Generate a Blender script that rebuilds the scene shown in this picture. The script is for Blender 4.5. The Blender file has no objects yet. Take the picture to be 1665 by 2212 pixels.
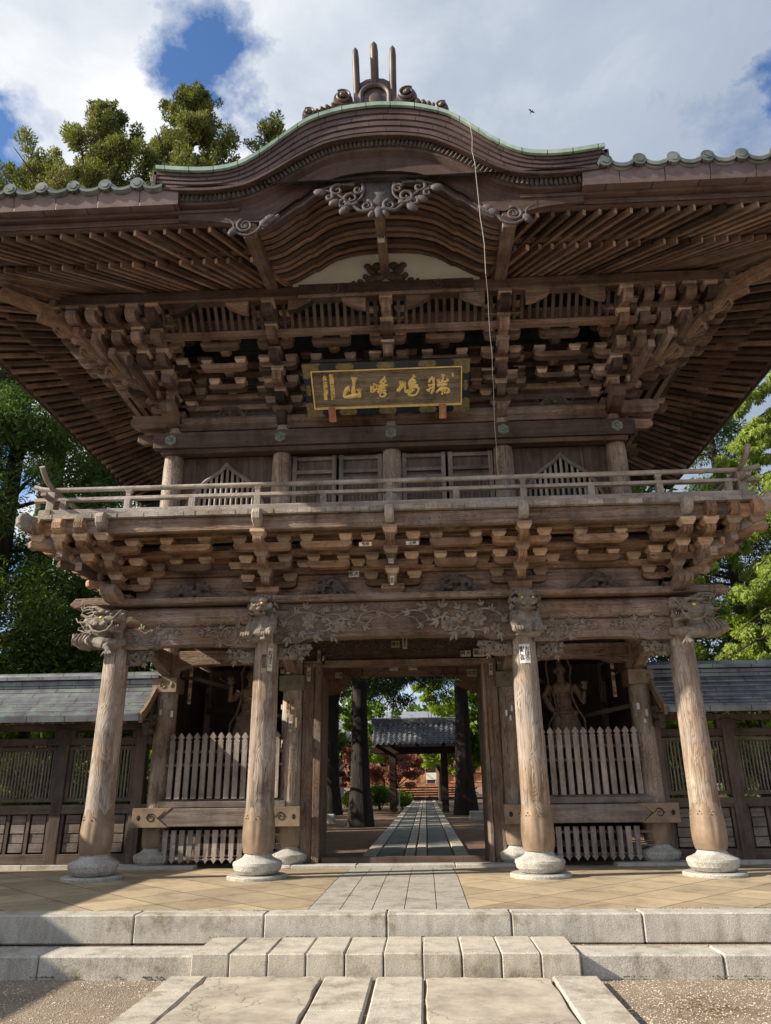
import bpy, math, random
import numpy as np
from mathutils import Vector, Matrix
R = math.radians
random.seed(7); RNG = np.random.default_rng(7)
SC = bpy.context.scene
COL = SC.collection

# ------------------------------------------------------------------ camera
cam_d = bpy.data.cameras.new('camera'); cam = bpy.data.objects.new('camera', cam_d); COL.objects.link(cam)
SC.camera = cam
def look(loc, pitch, yaw, roll, fpx):
    p, y, r = R(pitch), R(yaw), R(roll)
    f = Vector((-math.sin(y)*math.cos(p), math.cos(y)*math.cos(p), math.sin(p)))
    rt = Vector((math.cos(y), math.sin(y), 0)); up = rt.cross(f)
    r2 = rt*math.cos(r)+up*math.sin(r); u2 = -rt*math.sin(r)+up*math.cos(r)
    m = Matrix((r2, u2, -f)).transposed().to_4x4(); m.translation = loc
    cam.matrix_world = m
    cam_d.sensor_fit = 'HORIZONTAL'; cam_d.sensor_width = 36; cam_d.lens = fpx/1665*36
look(Vector((0.386, -10.393, 1.092)), 20.28, 2.671, -0.704, 1598.9)
cam_d.clip_start = 0.05; cam_d.clip_end = 2000

# ------------------------------------------------------------------ light
SUN_EL, SUN_AZ = 29.0, 16.0            # the sun stands left of the gate, a little in front of it
sd = Vector((-math.cos(R(SUN_AZ))*math.cos(R(SUN_EL)), -math.sin(R(SUN_AZ))*math.cos(R(SUN_EL)), math.sin(R(SUN_EL))))
sl = bpy.data.lights.new('sun', 'SUN'); sl.energy = 5.0; sl.angle = R(0.5); sl.color = (1.0, 0.90, 0.74)
so = bpy.data.objects.new('sun', sl); COL.objects.link(so); so.rotation_euler = sd.to_track_quat('Z', 'Y').to_euler()
SC.view_settings.view_transform = 'Standard'; SC.view_settings.look = 'None'
SC.view_settings.exposure = 0.75; SC.view_settings.gamma = 1.0
SC.view_settings.use_curve_mapping = False
W = bpy.data.worlds.new('World'); SC.world = W; W.use_nodes = True

class G:
    """small helper to wire nodes"""
    def __init__(s, nt): s.nt = nt; s.n = nt.nodes; s.l = nt.links
    def add(s, t, ins=None, **kw):
        n = s.n.new(t)
        for k, v in kw.items(): setattr(n, k, v)
        for k, v in (ins or {}).items():
            if isinstance(v, bpy.types.NodeSocket): s.l.new(v, n.inputs[k])
            else: n.inputs[k].default_value = v
        return n
    def math(s, op, a, b=0.0, c=0.0, clamp=False):
        n = s.n.new('ShaderNodeMath'); n.operation = op; n.use_clamp = clamp
        for i, v in enumerate((a, b, c)):
            if isinstance(v, bpy.types.NodeSocket): s.l.new(v, n.inputs[i])
            else: n.inputs[i].default_value = v
        return n.outputs[0]
    def vmul(s, a, v):
        n = s.add('ShaderNodeVectorMath', operation='MULTIPLY'); s.l.new(a, n.inputs[0]); n.inputs[1].default_value = v
        return n.outputs[0]
    def vadd(s, a, b):
        n = s.add('ShaderNodeVectorMath', operation='ADD')
        for i, v in enumerate((a, b)):
            if isinstance(v, bpy.types.NodeSocket): s.l.new(v, n.inputs[i])
            else: n.inputs[i].default_value = v
        return n.outputs[0]
    def noise(s, vec, scale=1.0, detail=3.0, rough=0.5, dist=0.0, out='Fac'):
        n = s.add('ShaderNodeTexNoise', {'Scale': scale, 'Detail': detail, 'Roughness': rough, 'Distortion': dist})
        if vec is not None: s.l.new(vec, n.inputs['Vector'])
        return n.outputs[out]
    def ramp(s, fac, stops):
        n = s.add('ShaderNodeValToRGB'); s.l.new(fac, n.inputs['Fac'])
        e = n.color_ramp.elements
        while len(e) > 2: e.remove(e[-1])
        for i, (p, c) in enumerate(stops):
            if i >= 2: e.new(p)
            e[i].position = p
            e[i].color = (c, c, c, 1) if isinstance(c, (int, float)) else (*c, 1)
        return n.outputs['Color']
    def mix(s, f, a, b, mode='MIX'):
        n = s.add('ShaderNodeMix', data_type='RGBA', blend_type=mode)
        for k, v in ((0, f), (6, a), (7, b)):
            if isinstance(v, bpy.types.NodeSocket): s.l.new(v, n.inputs[k])
            elif k == 0: n.inputs[k].default_value = v
            else: n.inputs[k].default_value = (*v, 1) if len(v) == 3 else v
        return n.outputs[2]

# sky: Nishita sky seen through broken cloud
g = G(W.node_tree); g.n.clear()
sky = g.add('ShaderNodeTexSky', sky_type='NISHITA', sun_disc=False, sun_elevation=R(SUN_EL), sun_rotation=R(258), altitude=0, air_density=1.0, dust_density=0.3, ozone_density=2.0)
tc = g.add('ShaderNodeTexCoord')
sep = g.add('ShaderNodeSeparateXYZ', {0: tc.outputs['Generated']})
zz = g.math('ADD', g.math('MAXIMUM', sep.outputs['Z'], 0.0), 0.28)
px = g.math('DIVIDE', sep.outputs['X'], zz); py = g.math('DIVIDE', sep.outputs['Y'], zz)
cv = g.add('ShaderNodeCombineXYZ', {0: px, 1: py, 2: 0.0}).outputs[0]
big = g.noise(cv, 2.3, 12, 0.62, 0.25)
pert = g.vadd(g.vmul(g.noise(cv, 3.2, 10, 0.62, out='Color'), (0.42, 0.42, 0.42)), (-0.21, -0.21, -0.21))
dirn = g.add('ShaderNodeVectorMath', {0: g.vadd(tc.outputs['Generated'], pert)}, operation='NORMALIZE').outputs[0]
def hole(d, w):
    dn = g.add('ShaderNodeVectorMath', operation='DOT_PRODUCT'); g.l.new(dirn, dn.inputs[0]); dn.inputs[1].default_value = Vector(d).normalized()
    return g.add('ShaderNodeMapRange', {0: dn.outputs['Value'], 1: math.cos(w), 2: math.cos(w*0.2), 3: 0.0, 4: 1.0}).outputs[0]
HOLES = [((-0.235, 0.582, 0.78), 0.09, 0.25), ((-0.50, 0.60, 0.62), 0.11, 0.22), ((-0.64, 0.70, 0.30), 0.30, 0.35), ((0.62, 0.66, 0.25), 0.30, 0.30), ((0.385, 0.606, 0.70), 0.045, 0.16)]
cov = big
for d, w, a in HOLES: cov = g.math('SUBTRACT', cov, g.math('MULTIPLY', hole(d, w), a))
mask = g.add('ShaderNodeMapRange', {0: cov, 1: 0.27, 2: 0.43, 3: 0.0, 4: 1.0}).outputs[0]
shade = g.math('ADD', g.math('MULTIPLY', g.noise(g.vadd(cv, (0.35, 0.1, 3.0)), 1.5, 4, 0.5, 0.2), 0.6), g.math('MULTIPLY', g.noise(g.vadd(cv, (1.35, 0.7, 5.0)), 5.0, 10, 0.6, 0.3), 0.4))
xr = g.math('MULTIPLY', g.math('ADD', px, 0.10), 0.42)
shade2 = g.math('SUBTRACT', shade, xr)
ccol = g.ramp(shade2, [(0.28, (2.3, 2.75, 3.45)), (0.44, (3.0, 3.4, 4.05)), (0.54, (4.2, 4.55, 5.0)), (0.66, (6.0, 6.1, 6.2))])
skc = g.vmul(sky.outputs[0], (0.72, 0.92, 1.14))
colr = g.mix(mask, skc, ccol)
bg = g.add('ShaderNodeBackground', {'Color': colr, 'Strength': 0.10})
g.l.new(bg.outputs[0], g.add('ShaderNodeOutputWorld').inputs[0])

# ------------------------------------------------------------------ materials
MATS = {}
def mat(name, build):
    if name in MATS: return MATS[name]
    m = bpy.data.materials.new(name); m.use_nodes = True
    gg = G(m.node_tree); gg.n.clear()
    out = gg.add('ShaderNodeOutputMaterial')
    bs = gg.add('ShaderNodeBsdfPrincipled')
    gg.l.new(bs.outputs[0], out.inputs[0])
    build(gg, bs, out); MATS[name] = m
    return m
def setb(g_, b, **k):
    for kk, v in k.items():
        kk = {'col': 'Base Color', 'rough': 'Roughness', 'metal': 'Metallic', 'spec': 'Specular IOR Level', 'normal': 'Normal'}[kk]
        if isinstance(v, bpy.types.NodeSocket): g_.l.new(v, b.inputs[kk])
        elif kk == 'Base Color': b.inputs[kk].default_value = (*v, 1)
        else: b.inputs[kk].default_value = v
def bump(g_, h, strength=0.5, dist=0.01):
    n = g_.add('ShaderNodeBump', {'Strength': strength, 'Distance': dist, 'Height': h})
    return n.outputs[0]

def wood(dark, light, grey, greyamt=0.5, figure=0.5, var=0.35, uvscale=1.0, bmp=0.5):
    def f(g_, b, o):
        uv = g_.vmul(g_.add('ShaderNodeUVMap').outputs[0], (uvscale, uvscale, 1))
        s1 = g_.noise(g_.vmul(uv, (1.6, 55, 1)), 1, 5, 0.65)           # fine fibres
        s2 = g_.noise(g_.vmul(uv, (0.9, 14, 1)), 1, 3, 0.5)            # broad streaks
        wn = g_.noise(g_.vmul(uv, (0.9, 3.6, 1)), 1, 2, 0.45)
        sp = g_.add('ShaderNodeSeparateXYZ', {0: uv})
        ph = g_.math('ADD', g_.math('MULTIPLY', sp.outputs[1], 85.0), g_.math('MULTIPLY', wn, 88.0))
        ln = g_.math('POWER', g_.math('ABSOLUTE', g_.math('SINE', ph)), 0.6)  # growth rings, thin dark lines
        tint = g_.noise(g_.vmul(uv, (0.031, 0.031, 1)), 1, 1, 0.5)
        obj = g_.add('ShaderNodeTexCoord').outputs['Object']
        wz = g_.noise(obj, 1.3, 4, 0.6)
        fac = g_.math('ADD', g_.math('MULTIPLY', s1, 0.55), g_.math('MULTIPLY', s2, 0.45))
        c = g_.ramp(fac, [(0.34, dark), (0.66, light)])
        gf = g_.math('MULTIPLY', g_.ramp(g_.math('ADD', g_.math('MULTIPLY', wz, 0.7), g_.math('MULTIPLY', s2, 0.3)), [(0.38, 0.0), (0.62, 1.0)]), greyamt)
        gl = g_.mix(fac, tuple(x*0.6 for x in grey), tuple(min(1, x*1.35) for x in grey))
        c = g_.mix(gf, c, gl)
        lf = g_.math('ADD', 1.0-figure, g_.math('MULTIPLY', ln, figure))
        c = g_.mix(1.0, c, g_.add('ShaderNodeCombineXYZ', {0: lf, 1: lf, 2: lf}).outputs[0], 'MULTIPLY')
        t = g_.add('ShaderNodeMapRange', {0: tint, 1: 0.3, 2: 0.7, 3: 1-var, 4: 1+var}).outputs[0]
        c = g_.mix(1.0, c, g_.add('ShaderNodeCombineXYZ', {0: t, 1: t, 2: t}).outputs[0], 'MULTIPLY')
        if figure > 0.3:
            ck = g_.math('ABSOLUTE', g_.math('SUBTRACT', g_.noise(g_.vmul(uv, (0.55, 11.0, 1)), 1, 4, 0.5), 0.56))
            c = g_.mix(1.0, c, g_.ramp(ck, [(0.0, 0.10), (0.010, 1.0)]), 'MULTIPLY')
        st = g_.noise(g_.vmul(obj, (1.0, 1.0, 0.55)), 2.4, 9, 0.7)
        c = g_.mix(1.0, c, g_.ramp(st, [(0.34, (0.50, 0.47, 0.46)), (0.47, (0.92, 0.90, 0.88)), (0.64, (1.22, 1.22, 1.22))]), 'MULTIPLY')
        h = g_.math('ADD', g_.math('MULTIPLY', s1, 0.6), g_.math('MULTIPLY', ln, figure*0.9))
        setb(g_, b, col=c, rough=0.72, spec=0.3, normal=bump(g_, h, bmp, 0.012))
    return f
M = {}
M['column'] = mat('weathered column wood', wood((0.15, 0.095, 0.062), (0.50, 0.37, 0.265), (0.40, 0.36, 0.33), 0.85, 0.42, 0.12, 1, 0.8))
M['beam'] = mat('weathered beam wood', wood((0.11, 0.06, 0.037), (0.33, 0.20, 0.125), (0.27, 0.235, 0.215), 0.7, 0.4, 0.4, 1, 0.8))
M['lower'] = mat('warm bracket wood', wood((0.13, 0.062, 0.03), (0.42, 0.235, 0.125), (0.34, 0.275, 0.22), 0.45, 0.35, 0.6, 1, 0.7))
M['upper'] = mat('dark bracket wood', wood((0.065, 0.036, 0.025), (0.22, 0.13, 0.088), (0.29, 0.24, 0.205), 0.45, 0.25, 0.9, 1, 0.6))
M['rafter'] = mat('rafter wood', wood((0.075, 0.042, 0.028), (0.235, 0.142, 0.095), (0.20, 0.165, 0.145), 0.35, 0.22, 0.7, 1, 0.5))
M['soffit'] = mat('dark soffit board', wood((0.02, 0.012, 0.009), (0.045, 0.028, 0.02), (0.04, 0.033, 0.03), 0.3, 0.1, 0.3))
M['darkwood'] = mat('dark brown board', wood((0.045, 0.026, 0.02), (0.115, 0.07, 0.05), (0.125, 0.11, 0.105), 0.45, 0.2, 0.3))
M['rail'] = mat('silvered rail wood', wood((0.19, 0.145, 0.11), (0.43, 0.36, 0.295), (0.37, 0.345, 0.325), 0.85, 0.3, 0.3, 1, 0.7))
M['fence'] = mat('greyed fence wood', wood((0.10, 0.075, 0.062), (0.25, 0.195, 0.165), (0.26, 0.235, 0.225), 0.6, 0.3, 0.3))
M['picket'] = mat('silver grey picket wood', wood((0.20, 0.16, 0.14), (0.42, 0.35, 0.31), (0.44, 0.40, 0.38), 0.7, 0.3, 0.25))
M['wallwood'] = mat('wall wood', wood((0.07, 0.046, 0.036), (0.15, 0.105, 0.08), (0.16, 0.14, 0.125), 0.4, 0.15, 0.3))
M['board'] = mat('plaque board', wood((0.13, 0.10, 0.068), (0.33, 0.265, 0.185), (0.30, 0.26, 0.20), 0.5, 0.4, 0.0))
M['block'] = mat('bleached end grain block', wood((0.15, 0.095, 0.062), (0.40, 0.28, 0.195), (0.40, 0.34, 0.29), 0.55, 0.25, 1.1, 1, 0.5))
M['blocklow'] = mat('bleached lower block', wood((0.20, 0.115, 0.062), (0.50, 0.325, 0.20), (0.42, 0.35, 0.28), 0.45, 0.25, 0.8, 1, 0.5))
M['hafu'] = mat('red brown gable board', wood((0.05, 0.027, 0.021), (0.125, 0.073, 0.056), (0.13, 0.105, 0.10), 0.35, 0.2, 0.3))

def carved(lo, hi, sc=9.0):
    def f(g_, b, o):
        obj = g_.add('ShaderNodeTexCoord').outputs['Object']
        n = g_.noise(obj, sc, 6, 0.65); n2 = g_.noise(g_.vmul(obj, (60, 60, 14)), 1, 3, 0.6)
        c = g_.ramp(g_.math('ADD', g_.math('MULTIPLY', n, 0.7), g_.math('MULTIPLY', n2, 0.3)), [(0.35, lo), (0.65, hi)])
        setb(g_, b, col=c, rough=0.75, spec=0.3, normal=bump(g_, n2, 0.5, 0.006))
    return f
M['carved'] = mat('grey carved wood', carved((0.10, 0.078, 0.062), (0.30, 0.255, 0.21)))
M['carvedbrown'] = mat('brown carved wood', carved((0.12, 0.072, 0.045), (0.29, 0.18, 0.115)))
M['carveddark'] = mat('dark carved wood', carved((0.045, 0.032, 0.026), (0.125, 0.10, 0.085)))
M['carvedblue'] = mat('slate grey carved wood', carved((0.045, 0.038, 0.038), (0.13, 0.11, 0.11)))
M['statue'] = mat('statue wood', carved((0.13, 0.085, 0.06), (0.30, 0.21, 0.155)))

def plain(col, rough=0.6, metal=0.0, var=0.25, sc=6.0, bm=0.2, spec=0.4):
    def f(g_, b, o):
        obj = g_.add('ShaderNodeTexCoord').outputs['Object']
        n = g_.noise(obj, sc, 6, 0.6)
        lo = tuple(x*(1-var) for x in col); hi = tuple(min(1, x*(1+var)) for x in col)
        setb(g_, b, col=g_.ramp(n, [(0.3, lo), (0.7, hi)]), rough=rough, metal=metal, spec=spec, normal=bump(g_, n, bm, 0.01))
    return f
M['bronze'] = mat('bronze sheet', plain((0.25, 0.18, 0.125), 0.5, 0.15, 0.32, 4.0, 0.15))
M['bronzegrey'] = mat('olive bronze sheet', plain((0.17, 0.155, 0.10), 0.6, 0.2, 0.25, 5.0, 0.15))
M['orn'] = mat('dark roof ornament metal', plain((0.10, 0.075, 0.068), 0.5, 0.3, 0.3, 5.0, 0.2))
M['patina'] = mat('green hexagon metal', plain((0.17, 0.195, 0.16), 0.6, 0.2, 0.4, 14.0, 0.2))
M['gold'] = mat('gold leaf', plain((0.95, 0.66, 0.24), 0.5, 0.1, 0.18, 14.0, 0.05))
M['brass'] = mat('aged brass fitting', plain((0.19, 0.15, 0.075), 0.55, 0.25, 0.4, 18.0, 0.2))
M['lacquer'] = mat('black lacquer', plain((0.018, 0.024, 0.03), 0.35, 0.0, 0.3, 8.0, 0.05))
M['plaster'] = mat('cream plaster', plain((0.80, 0.80, 0.71), 0.9, 0.0, 0.08, 2.0, 0.1))
M['paper'] = mat('aged paper', plain((0.55, 0.50, 0.42), 0.9, 0.0, 0.1, 8.0, 0.0))
M['papertan'] = mat('browned paper', plain((0.34, 0.25, 0.17), 0.9, 0.0, 0.15, 8.0, 0.0))
M['paperwhite'] = mat('white paper', plain((0.74, 0.74, 0.74), 0.9, 0.0, 0.04, 8.0, 0.0))
M['ink'] = mat('black ink', plain((0.02, 0.018, 0.016), 0.9, 0.0, 0.1, 8.0, 0.0))
M['eye'] = mat('golden eye', plain((0.75, 0.5, 0.08), 0.3, 0.2, 0.1, 8.0, 0.0))
M['cable'] = mat('white cable', plain((0.42, 0.40, 0.37), 0.6, 0.0, 0.1, 8.0, 0.0))
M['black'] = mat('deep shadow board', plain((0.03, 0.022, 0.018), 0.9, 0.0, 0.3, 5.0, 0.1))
M['white'] = mat('painted white sign', plain((0.78, 0.76, 0.72), 0.7, 0.0, 0.05, 5.0, 0.0))
M['birdmat'] = mat('dark plumage', plain((0.03, 0.028, 0.026), 0.8))
M['tile'] = mat('grey roof tile', plain((0.19, 0.20, 0.225), 0.28, 0.0, 0.45, 3.0, 0.1, 0.7))
M['hallwood'] = mat('orange hall timber', wood((0.26, 0.11, 0.055), (0.62, 0.31, 0.16), (0.5, 0.3, 0.2), 0.3, 0.25, 0.5, 0.5, 0.4))
M['glassdark'] = mat('dark window glass', plain((0.02, 0.022, 0.024), 0.15, 0.0, 0.2, 3.0, 0.0, 0.5))

def granite(col, sc=130.0, stain=0.25, con=1.0):
    def f(g_, b, o):
        obj = g_.add('ShaderNodeTexCoord').outputs['Object']
        n = g_.noise(obj, sc, 2, 0.7); n2 = g_.noise(obj, 2.2, 6, 0.62); n3 = g_.noise(obj, sc*0.45, 1, 0.5)
        sp = g_.ramp(n, [(0.34+0.06*(con-1), tuple(x*(1-0.45*con) for x in col)), (0.46, col), (0.62-0.05*(con-1), tuple(min(1, x*(1+0.25*con)) for x in col))])
        n2 = g_.noise(obj, 2.6, 10, 0.72); n4 = g_.noise(g_.vmul(obj, (7, 7, 1.4)), 1, 5, 0.65)
        st = g_.mix(1.0, g_.ramp(n2, [(0.32, (1-stain*1.5, 1-stain*1.6, 1-stain*1.9)), (0.47, (0.97, 0.95, 0.92)), (0.64, (1.10, 1.08, 1.05))]), g_.ramp(n4, [(0.3, 1-stain*0.8), (0.55, 1.03)]), 'MULTIPLY')
        c = g_.mix(1.0, sp, st, 'MULTIPLY')
        setb(g_, b, col=c, rough=0.85, spec=0.25, normal=bump(g_, g_.math('ADD', n, n3), 0.35, 0.005))
    return f
M['granite'] = mat('speckled granite', granite((0.44, 0.43, 0.41)))
M['basestone'] = mat('coarse speckled granite', granite((0.42, 0.41, 0.39), 95, 0.3, 1.3))
M['kerb'] = mat('rough granite kerb', granite((0.44, 0.42, 0.39), 140, 0.38))
M['slab'] = mat('pale stone slab', granite((0.45, 0.415, 0.365), 150, 0.35))
M['slabgrey'] = mat('grey path slab', granite((0.36, 0.34, 0.31), 110, 0.3))
M['darkpath'] = mat('dark path panel', granite((0.21, 0.21, 0.20), 90, 0.25))
def concrete(g_, b, o):
    obj = g_.add('ShaderNodeTexCoord').outputs['Object']
    n = g_.noise(obj, 3.0, 8, 0.68); n2 = g_.noise(obj, 120, 2, 0.6)
    v = g_.add('ShaderNodeTexVoronoi', {'Scale': 1.1}, feature='DISTANCE_TO_EDGE')
    g_.l.new(g_.vadd(obj, g_.vmul(g_.noise(obj, 5, 4, 0.6, out='Color'), (0.3, 0.3, 0.3))), v.inputs['Vector'])
    cr = g_.ramp(v.outputs[0], [(0.0, 0.45), (0.006, 1.0)])
    c = g_.ramp(g_.math('ADD', g_.math('MULTIPLY', n, 0.8), g_.math('MULTIPLY', n2, 0.2)), [(0.32, (0.22, 0.19, 0.155)), (0.62, (0.50, 0.44, 0.36))])
    c = g_.mix(1.0, c, cr, 'MULTIPLY')
    setb(g_, b, col=c, rough=0.9, normal=bump(g_, g_.math('ADD', n, cr), 0.4, 0.01))
M['concrete'] = mat('worn cement panel', concrete)
def tiles(g_, b, o):
    obj = g_.add('ShaderNodeTexCoord').outputs['Object']
    mp = g_.add('ShaderNodeMapping', {'Vector': obj, 'Rotation': (0, 0, R(45)), 'Location': (0.13, 0.1, 0)})
    br = g_.add('ShaderNodeTexBrick', {'Vector': mp.outputs[0], 'Color1': (0.47, 0.375, 0.25, 1), 'Color2': (0.31, 0.245, 0.165, 1), 'Mortar': (0.11, 0.08, 0.05, 1), 'Scale': 1.0, 'Mortar Size': 0.009, 'Mortar Smooth': 0.3, 'Brick Width': 0.62, 'Row Height': 0.62}, offset=0.0)
    n = g_.noise(obj, 90, 3, 0.7); n2 = g_.noise(obj, 1.9, 9, 0.72)
    c = g_.mix(1.0, br.outputs[0], g_.ramp(n, [(0.3, 0.78), (0.7, 1.14)]), 'MULTIPLY')
    c = g_.mix(1.0, c, g_.ramp(n2, [(0.34, (0.62, 0.60, 0.60)), (0.47, (0.95, 0.95, 0.94)), (0.62, (1.12, 1.12, 1.10))]), 'MULTIPLY')
    h = g_.math('SUBTRACT', g_.math('MULTIPLY', n, 0.3), br.outputs[1])
    setb(g_, b, col=c, rough=0.8, normal=bump(g_, h, 0.5, 0.006))
M['tiles'] = mat('tan paving tiles', tiles)
def gravel(g_, b, o):
    obj = g_.add('ShaderNodeTexCoord').outputs['Object']
    v = g_.add('ShaderNodeTexVoronoi', {'Vector': obj, 'Scale': 90.0}); v2 = g_.add('ShaderNodeTexVoronoi', {'Vector': obj, 'Scale': 210.0})
    n = g_.noise(obj, 0.9, 6, 0.65)
    sc_ = g_.add('ShaderNodeSeparateColor', {0: v.outputs['Color']}); s2 = g_.add('ShaderNodeSeparateColor', {0: v2.outputs['Color']})
    k = g_.math('ADD', g_.math('MULTIPLY', sc_.outputs[0], 0.5), g_.math('MULTIPLY', s2.outputs[1], 0.5))
    c = g_.ramp(k, [(0.1, (0.28, 0.21, 0.15)), (0.55, (0.47, 0.375, 0.285)), (0.95, (0.62, 0.53, 0.43))])
    c = g_.mix(1.0, c, g_.ramp(n, [(0.35, 0.7), (0.6, 1.08)]), 'MULTIPLY')
    mp = g_.add('ShaderNodeMapping', {'Vector': obj, 'Location': (-2.25, 4.35, 0)})
    d = g_.add('ShaderNodeVectorMath', {0: mp.outputs[0]}, operation='LENGTH')
    dn = g_.math('ADD', d.outputs['Value'], g_.math('MULTIPLY', g_.noise(obj, 4, 5, 0.6), 0.6))
    moss = g_.ramp(dn, [(0.66, 1.0), (0.85, 0.0)])
    mossn = g_.math('MULTIPLY', moss, g_.ramp(g_.noise(obj, 22, 4, 0.6), [(0.42, 0.0), (0.58, 1.0)]))
    c = g_.mix(mossn, c, (0.17, 0.10, 0.018))
    h = g_.math('ADD', v.outputs['Distance'], v2.outputs['Distance'])
    setb(g_, b, col=c, rough=0.95, normal=bump(g_, h, 0.9, 0.02))
M['gravel'] = mat('brown gravel', gravel)
M['pebble'] = mat('pebbles', plain((0.44, 0.36, 0.28), 0.9, 0, 0.35, 9.0, 0.1))
def dirt(g_, b, o):
    obj = g_.add('ShaderNodeTexCoord').outputs['Object']
    n = g_.noise(obj, 1.2, 8, 0.7); n2 = g_.noise(obj, 40, 3, 0.7)
    c = g_.ramp(g_.math('ADD', g_.math('MULTIPLY', n, 0.6), g_.math('MULTIPLY', n2, 0.4)), [(0.35, (0.095, 0.05, 0.032)), (0.65, (0.24, 0.15, 0.10))])
    setb(g_, b, col=c, rough=0.95, normal=bump(g_, n2, 0.8, 0.03))
M['dirt'] = mat('needle strewn earth', dirt)

def sheet(c1, c2, c3, rough=0.42, metal=0.35, bw=0.62, rh=0.16, seam=(0.03, 0.028, 0.026)):
    def f(g_, b, o):
        uv = g_.add('ShaderNodeUVMap').outputs[0]
        obj = g_.add('ShaderNodeTexCoord').outputs['Object']
        br = g_.add('ShaderNodeTexBrick', {'Vector': uv, 'Color1': (0.86, 0.86, 0.86, 1), 'Color2': (1.12, 1.12, 1.12, 1), 'Mortar': (*seam, 1), 'Scale': 1.0, 'Mortar Size': 0.006, 'Mortar Smooth': 0.2, 'Brick Width': bw, 'Row Height': rh})
        n = g_.noise(obj, 2.6, 6, 0.65)
        c = g_.ramp(n, [(0.32, c1), (0.5, c2), (0.66, c3)])
        c = g_.mix(1.0, c, br.outputs[0], 'MULTIPLY')
        h = g_.math('SUBTRACT', g_.math('MULTIPLY', g_.noise(obj, 5, 3), 0.5), br.outputs[1])
        setb(g_, b, col=c, rough=rough, metal=metal, normal=bump(g_, h, 0.4, 0.012))
    return f
M['copperroof'] = mat('weathered copper roof', sheet((0.10, 0.085, 0.10), (0.17, 0.18, 0.20), (0.24, 0.30, 0.27)))
M['coppergreen'] = mat('green copper edge', sheet((0.16, 0.24, 0.20), (0.28, 0.39, 0.33), (0.40, 0.49, 0.43), 0.6, 0.05, 0.32, 3.0))
M['fascia'] = mat('brown copper fascia', sheet((0.06, 0.036, 0.031), (0.095, 0.06, 0.052), (0.13, 0.085, 0.075), 0.5, 0.25, 0.42, 0.095, (0.12, 0.10, 0.09)))
M['fasciaboard'] = mat('brown copper fascia board', sheet((0.11, 0.065, 0.055), (0.15, 0.10, 0.09), (0.19, 0.145, 0.14), 0.42, 0.3, 0.55, 3.0))
M['edgetile'] = mat('green copper tile', sheet((0.07, 0.085, 0.08), (0.12, 0.14, 0.13), (0.22, 0.24, 0.23), 0.45, 0.3, 9.0, 0.22))

def leafm(c1, c2, trans=0.35, brown=None):
    def f(g_, b, o):
        at = g_.add('ShaderNodeAttribute', attribute_name='lv')
        c = g_.ramp(at.outputs['Fac'], [(0.0, c1), (1.0, c2)] if brown is None else [(0.0, c1), (0.72, c2), (1.0, brown)])
        setb(g_, b, col=c, rough=0.6, spec=0.25)
        tr = g_.add('ShaderNodeBsdfTranslucent', {'Color': g_.mix(1.0, c, (1.5, 1.6, 0.7), 'MULTIPLY')})
        mx = g_.add('ShaderNodeMixShader', {0: trans, 1: b.outputs[0], 2: tr.outputs[0]})
        g_.l.new(mx.outputs[0], o.inputs[0])
    return f
M['cedar'] = mat('cedar needles', leafm((0.02, 0.032, 0.009), (0.175, 0.195, 0.05), 0.3, (0.15, 0.09, 0.04)))
M['cedardark'] = mat('dark cedar needles', leafm((0.028, 0.052, 0.018), (0.115, 0.18, 0.045), 0.35))
M['pathcedar'] = mat('deep green cedar needles', leafm((0.014, 0.03, 0.012), (0.06, 0.10, 0.03), 0.25))
M['leftgreen'] = mat('mid green conifer needles', leafm((0.03, 0.058, 0.018), (0.15, 0.24, 0.055), 0.35))
M['deodar'] = mat('light green cedar needles', leafm((0.12, 0.17, 0.035), (0.38, 0.45, 0.12), 0.4))
M['bright'] = mat('bright yellow green leaves', leafm((0.12, 0.19, 0.025), (0.40, 0.47, 0.09), 0.45))
M['midleaf'] = mat('fresh green leaves', leafm((0.07, 0.13, 0.02), (0.22, 0.34, 0.05), 0.45))
M['maple'] = mat('red maple leaves', leafm((0.13, 0.045, 0.04), (0.42, 0.20, 0.17), 0.3))
M['shrub'] = mat('shrub leaves', leafm((0.06, 0.11, 0.015), (0.24, 0.33, 0.05), 0.35))
M['orangeleaf'] = mat('orange leaves', leafm((0.30, 0.16, 0.02), (0.55, 0.32, 0.04), 0.4))
def bark(g_, b, o):
    obj = g_.add('ShaderNodeTexCoord').outputs['Object']
    n = g_.noise(g_.vmul(obj, (9, 9, 1.1)), 1, 6, 0.7, 0.4); n2 = g_.noise(obj, 1.5, 3, 0.5)
    c = g_.ramp(n, [(0.35, (0.011, 0.008, 0.007)), (0.65, (0.042, 0.030, 0.025))])
    setb(g_, b, col=c, rough=0.95, normal=bump(g_, n, 1.0, 0.06))
M['bark'] = mat('furrowed bark', bark)

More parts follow.
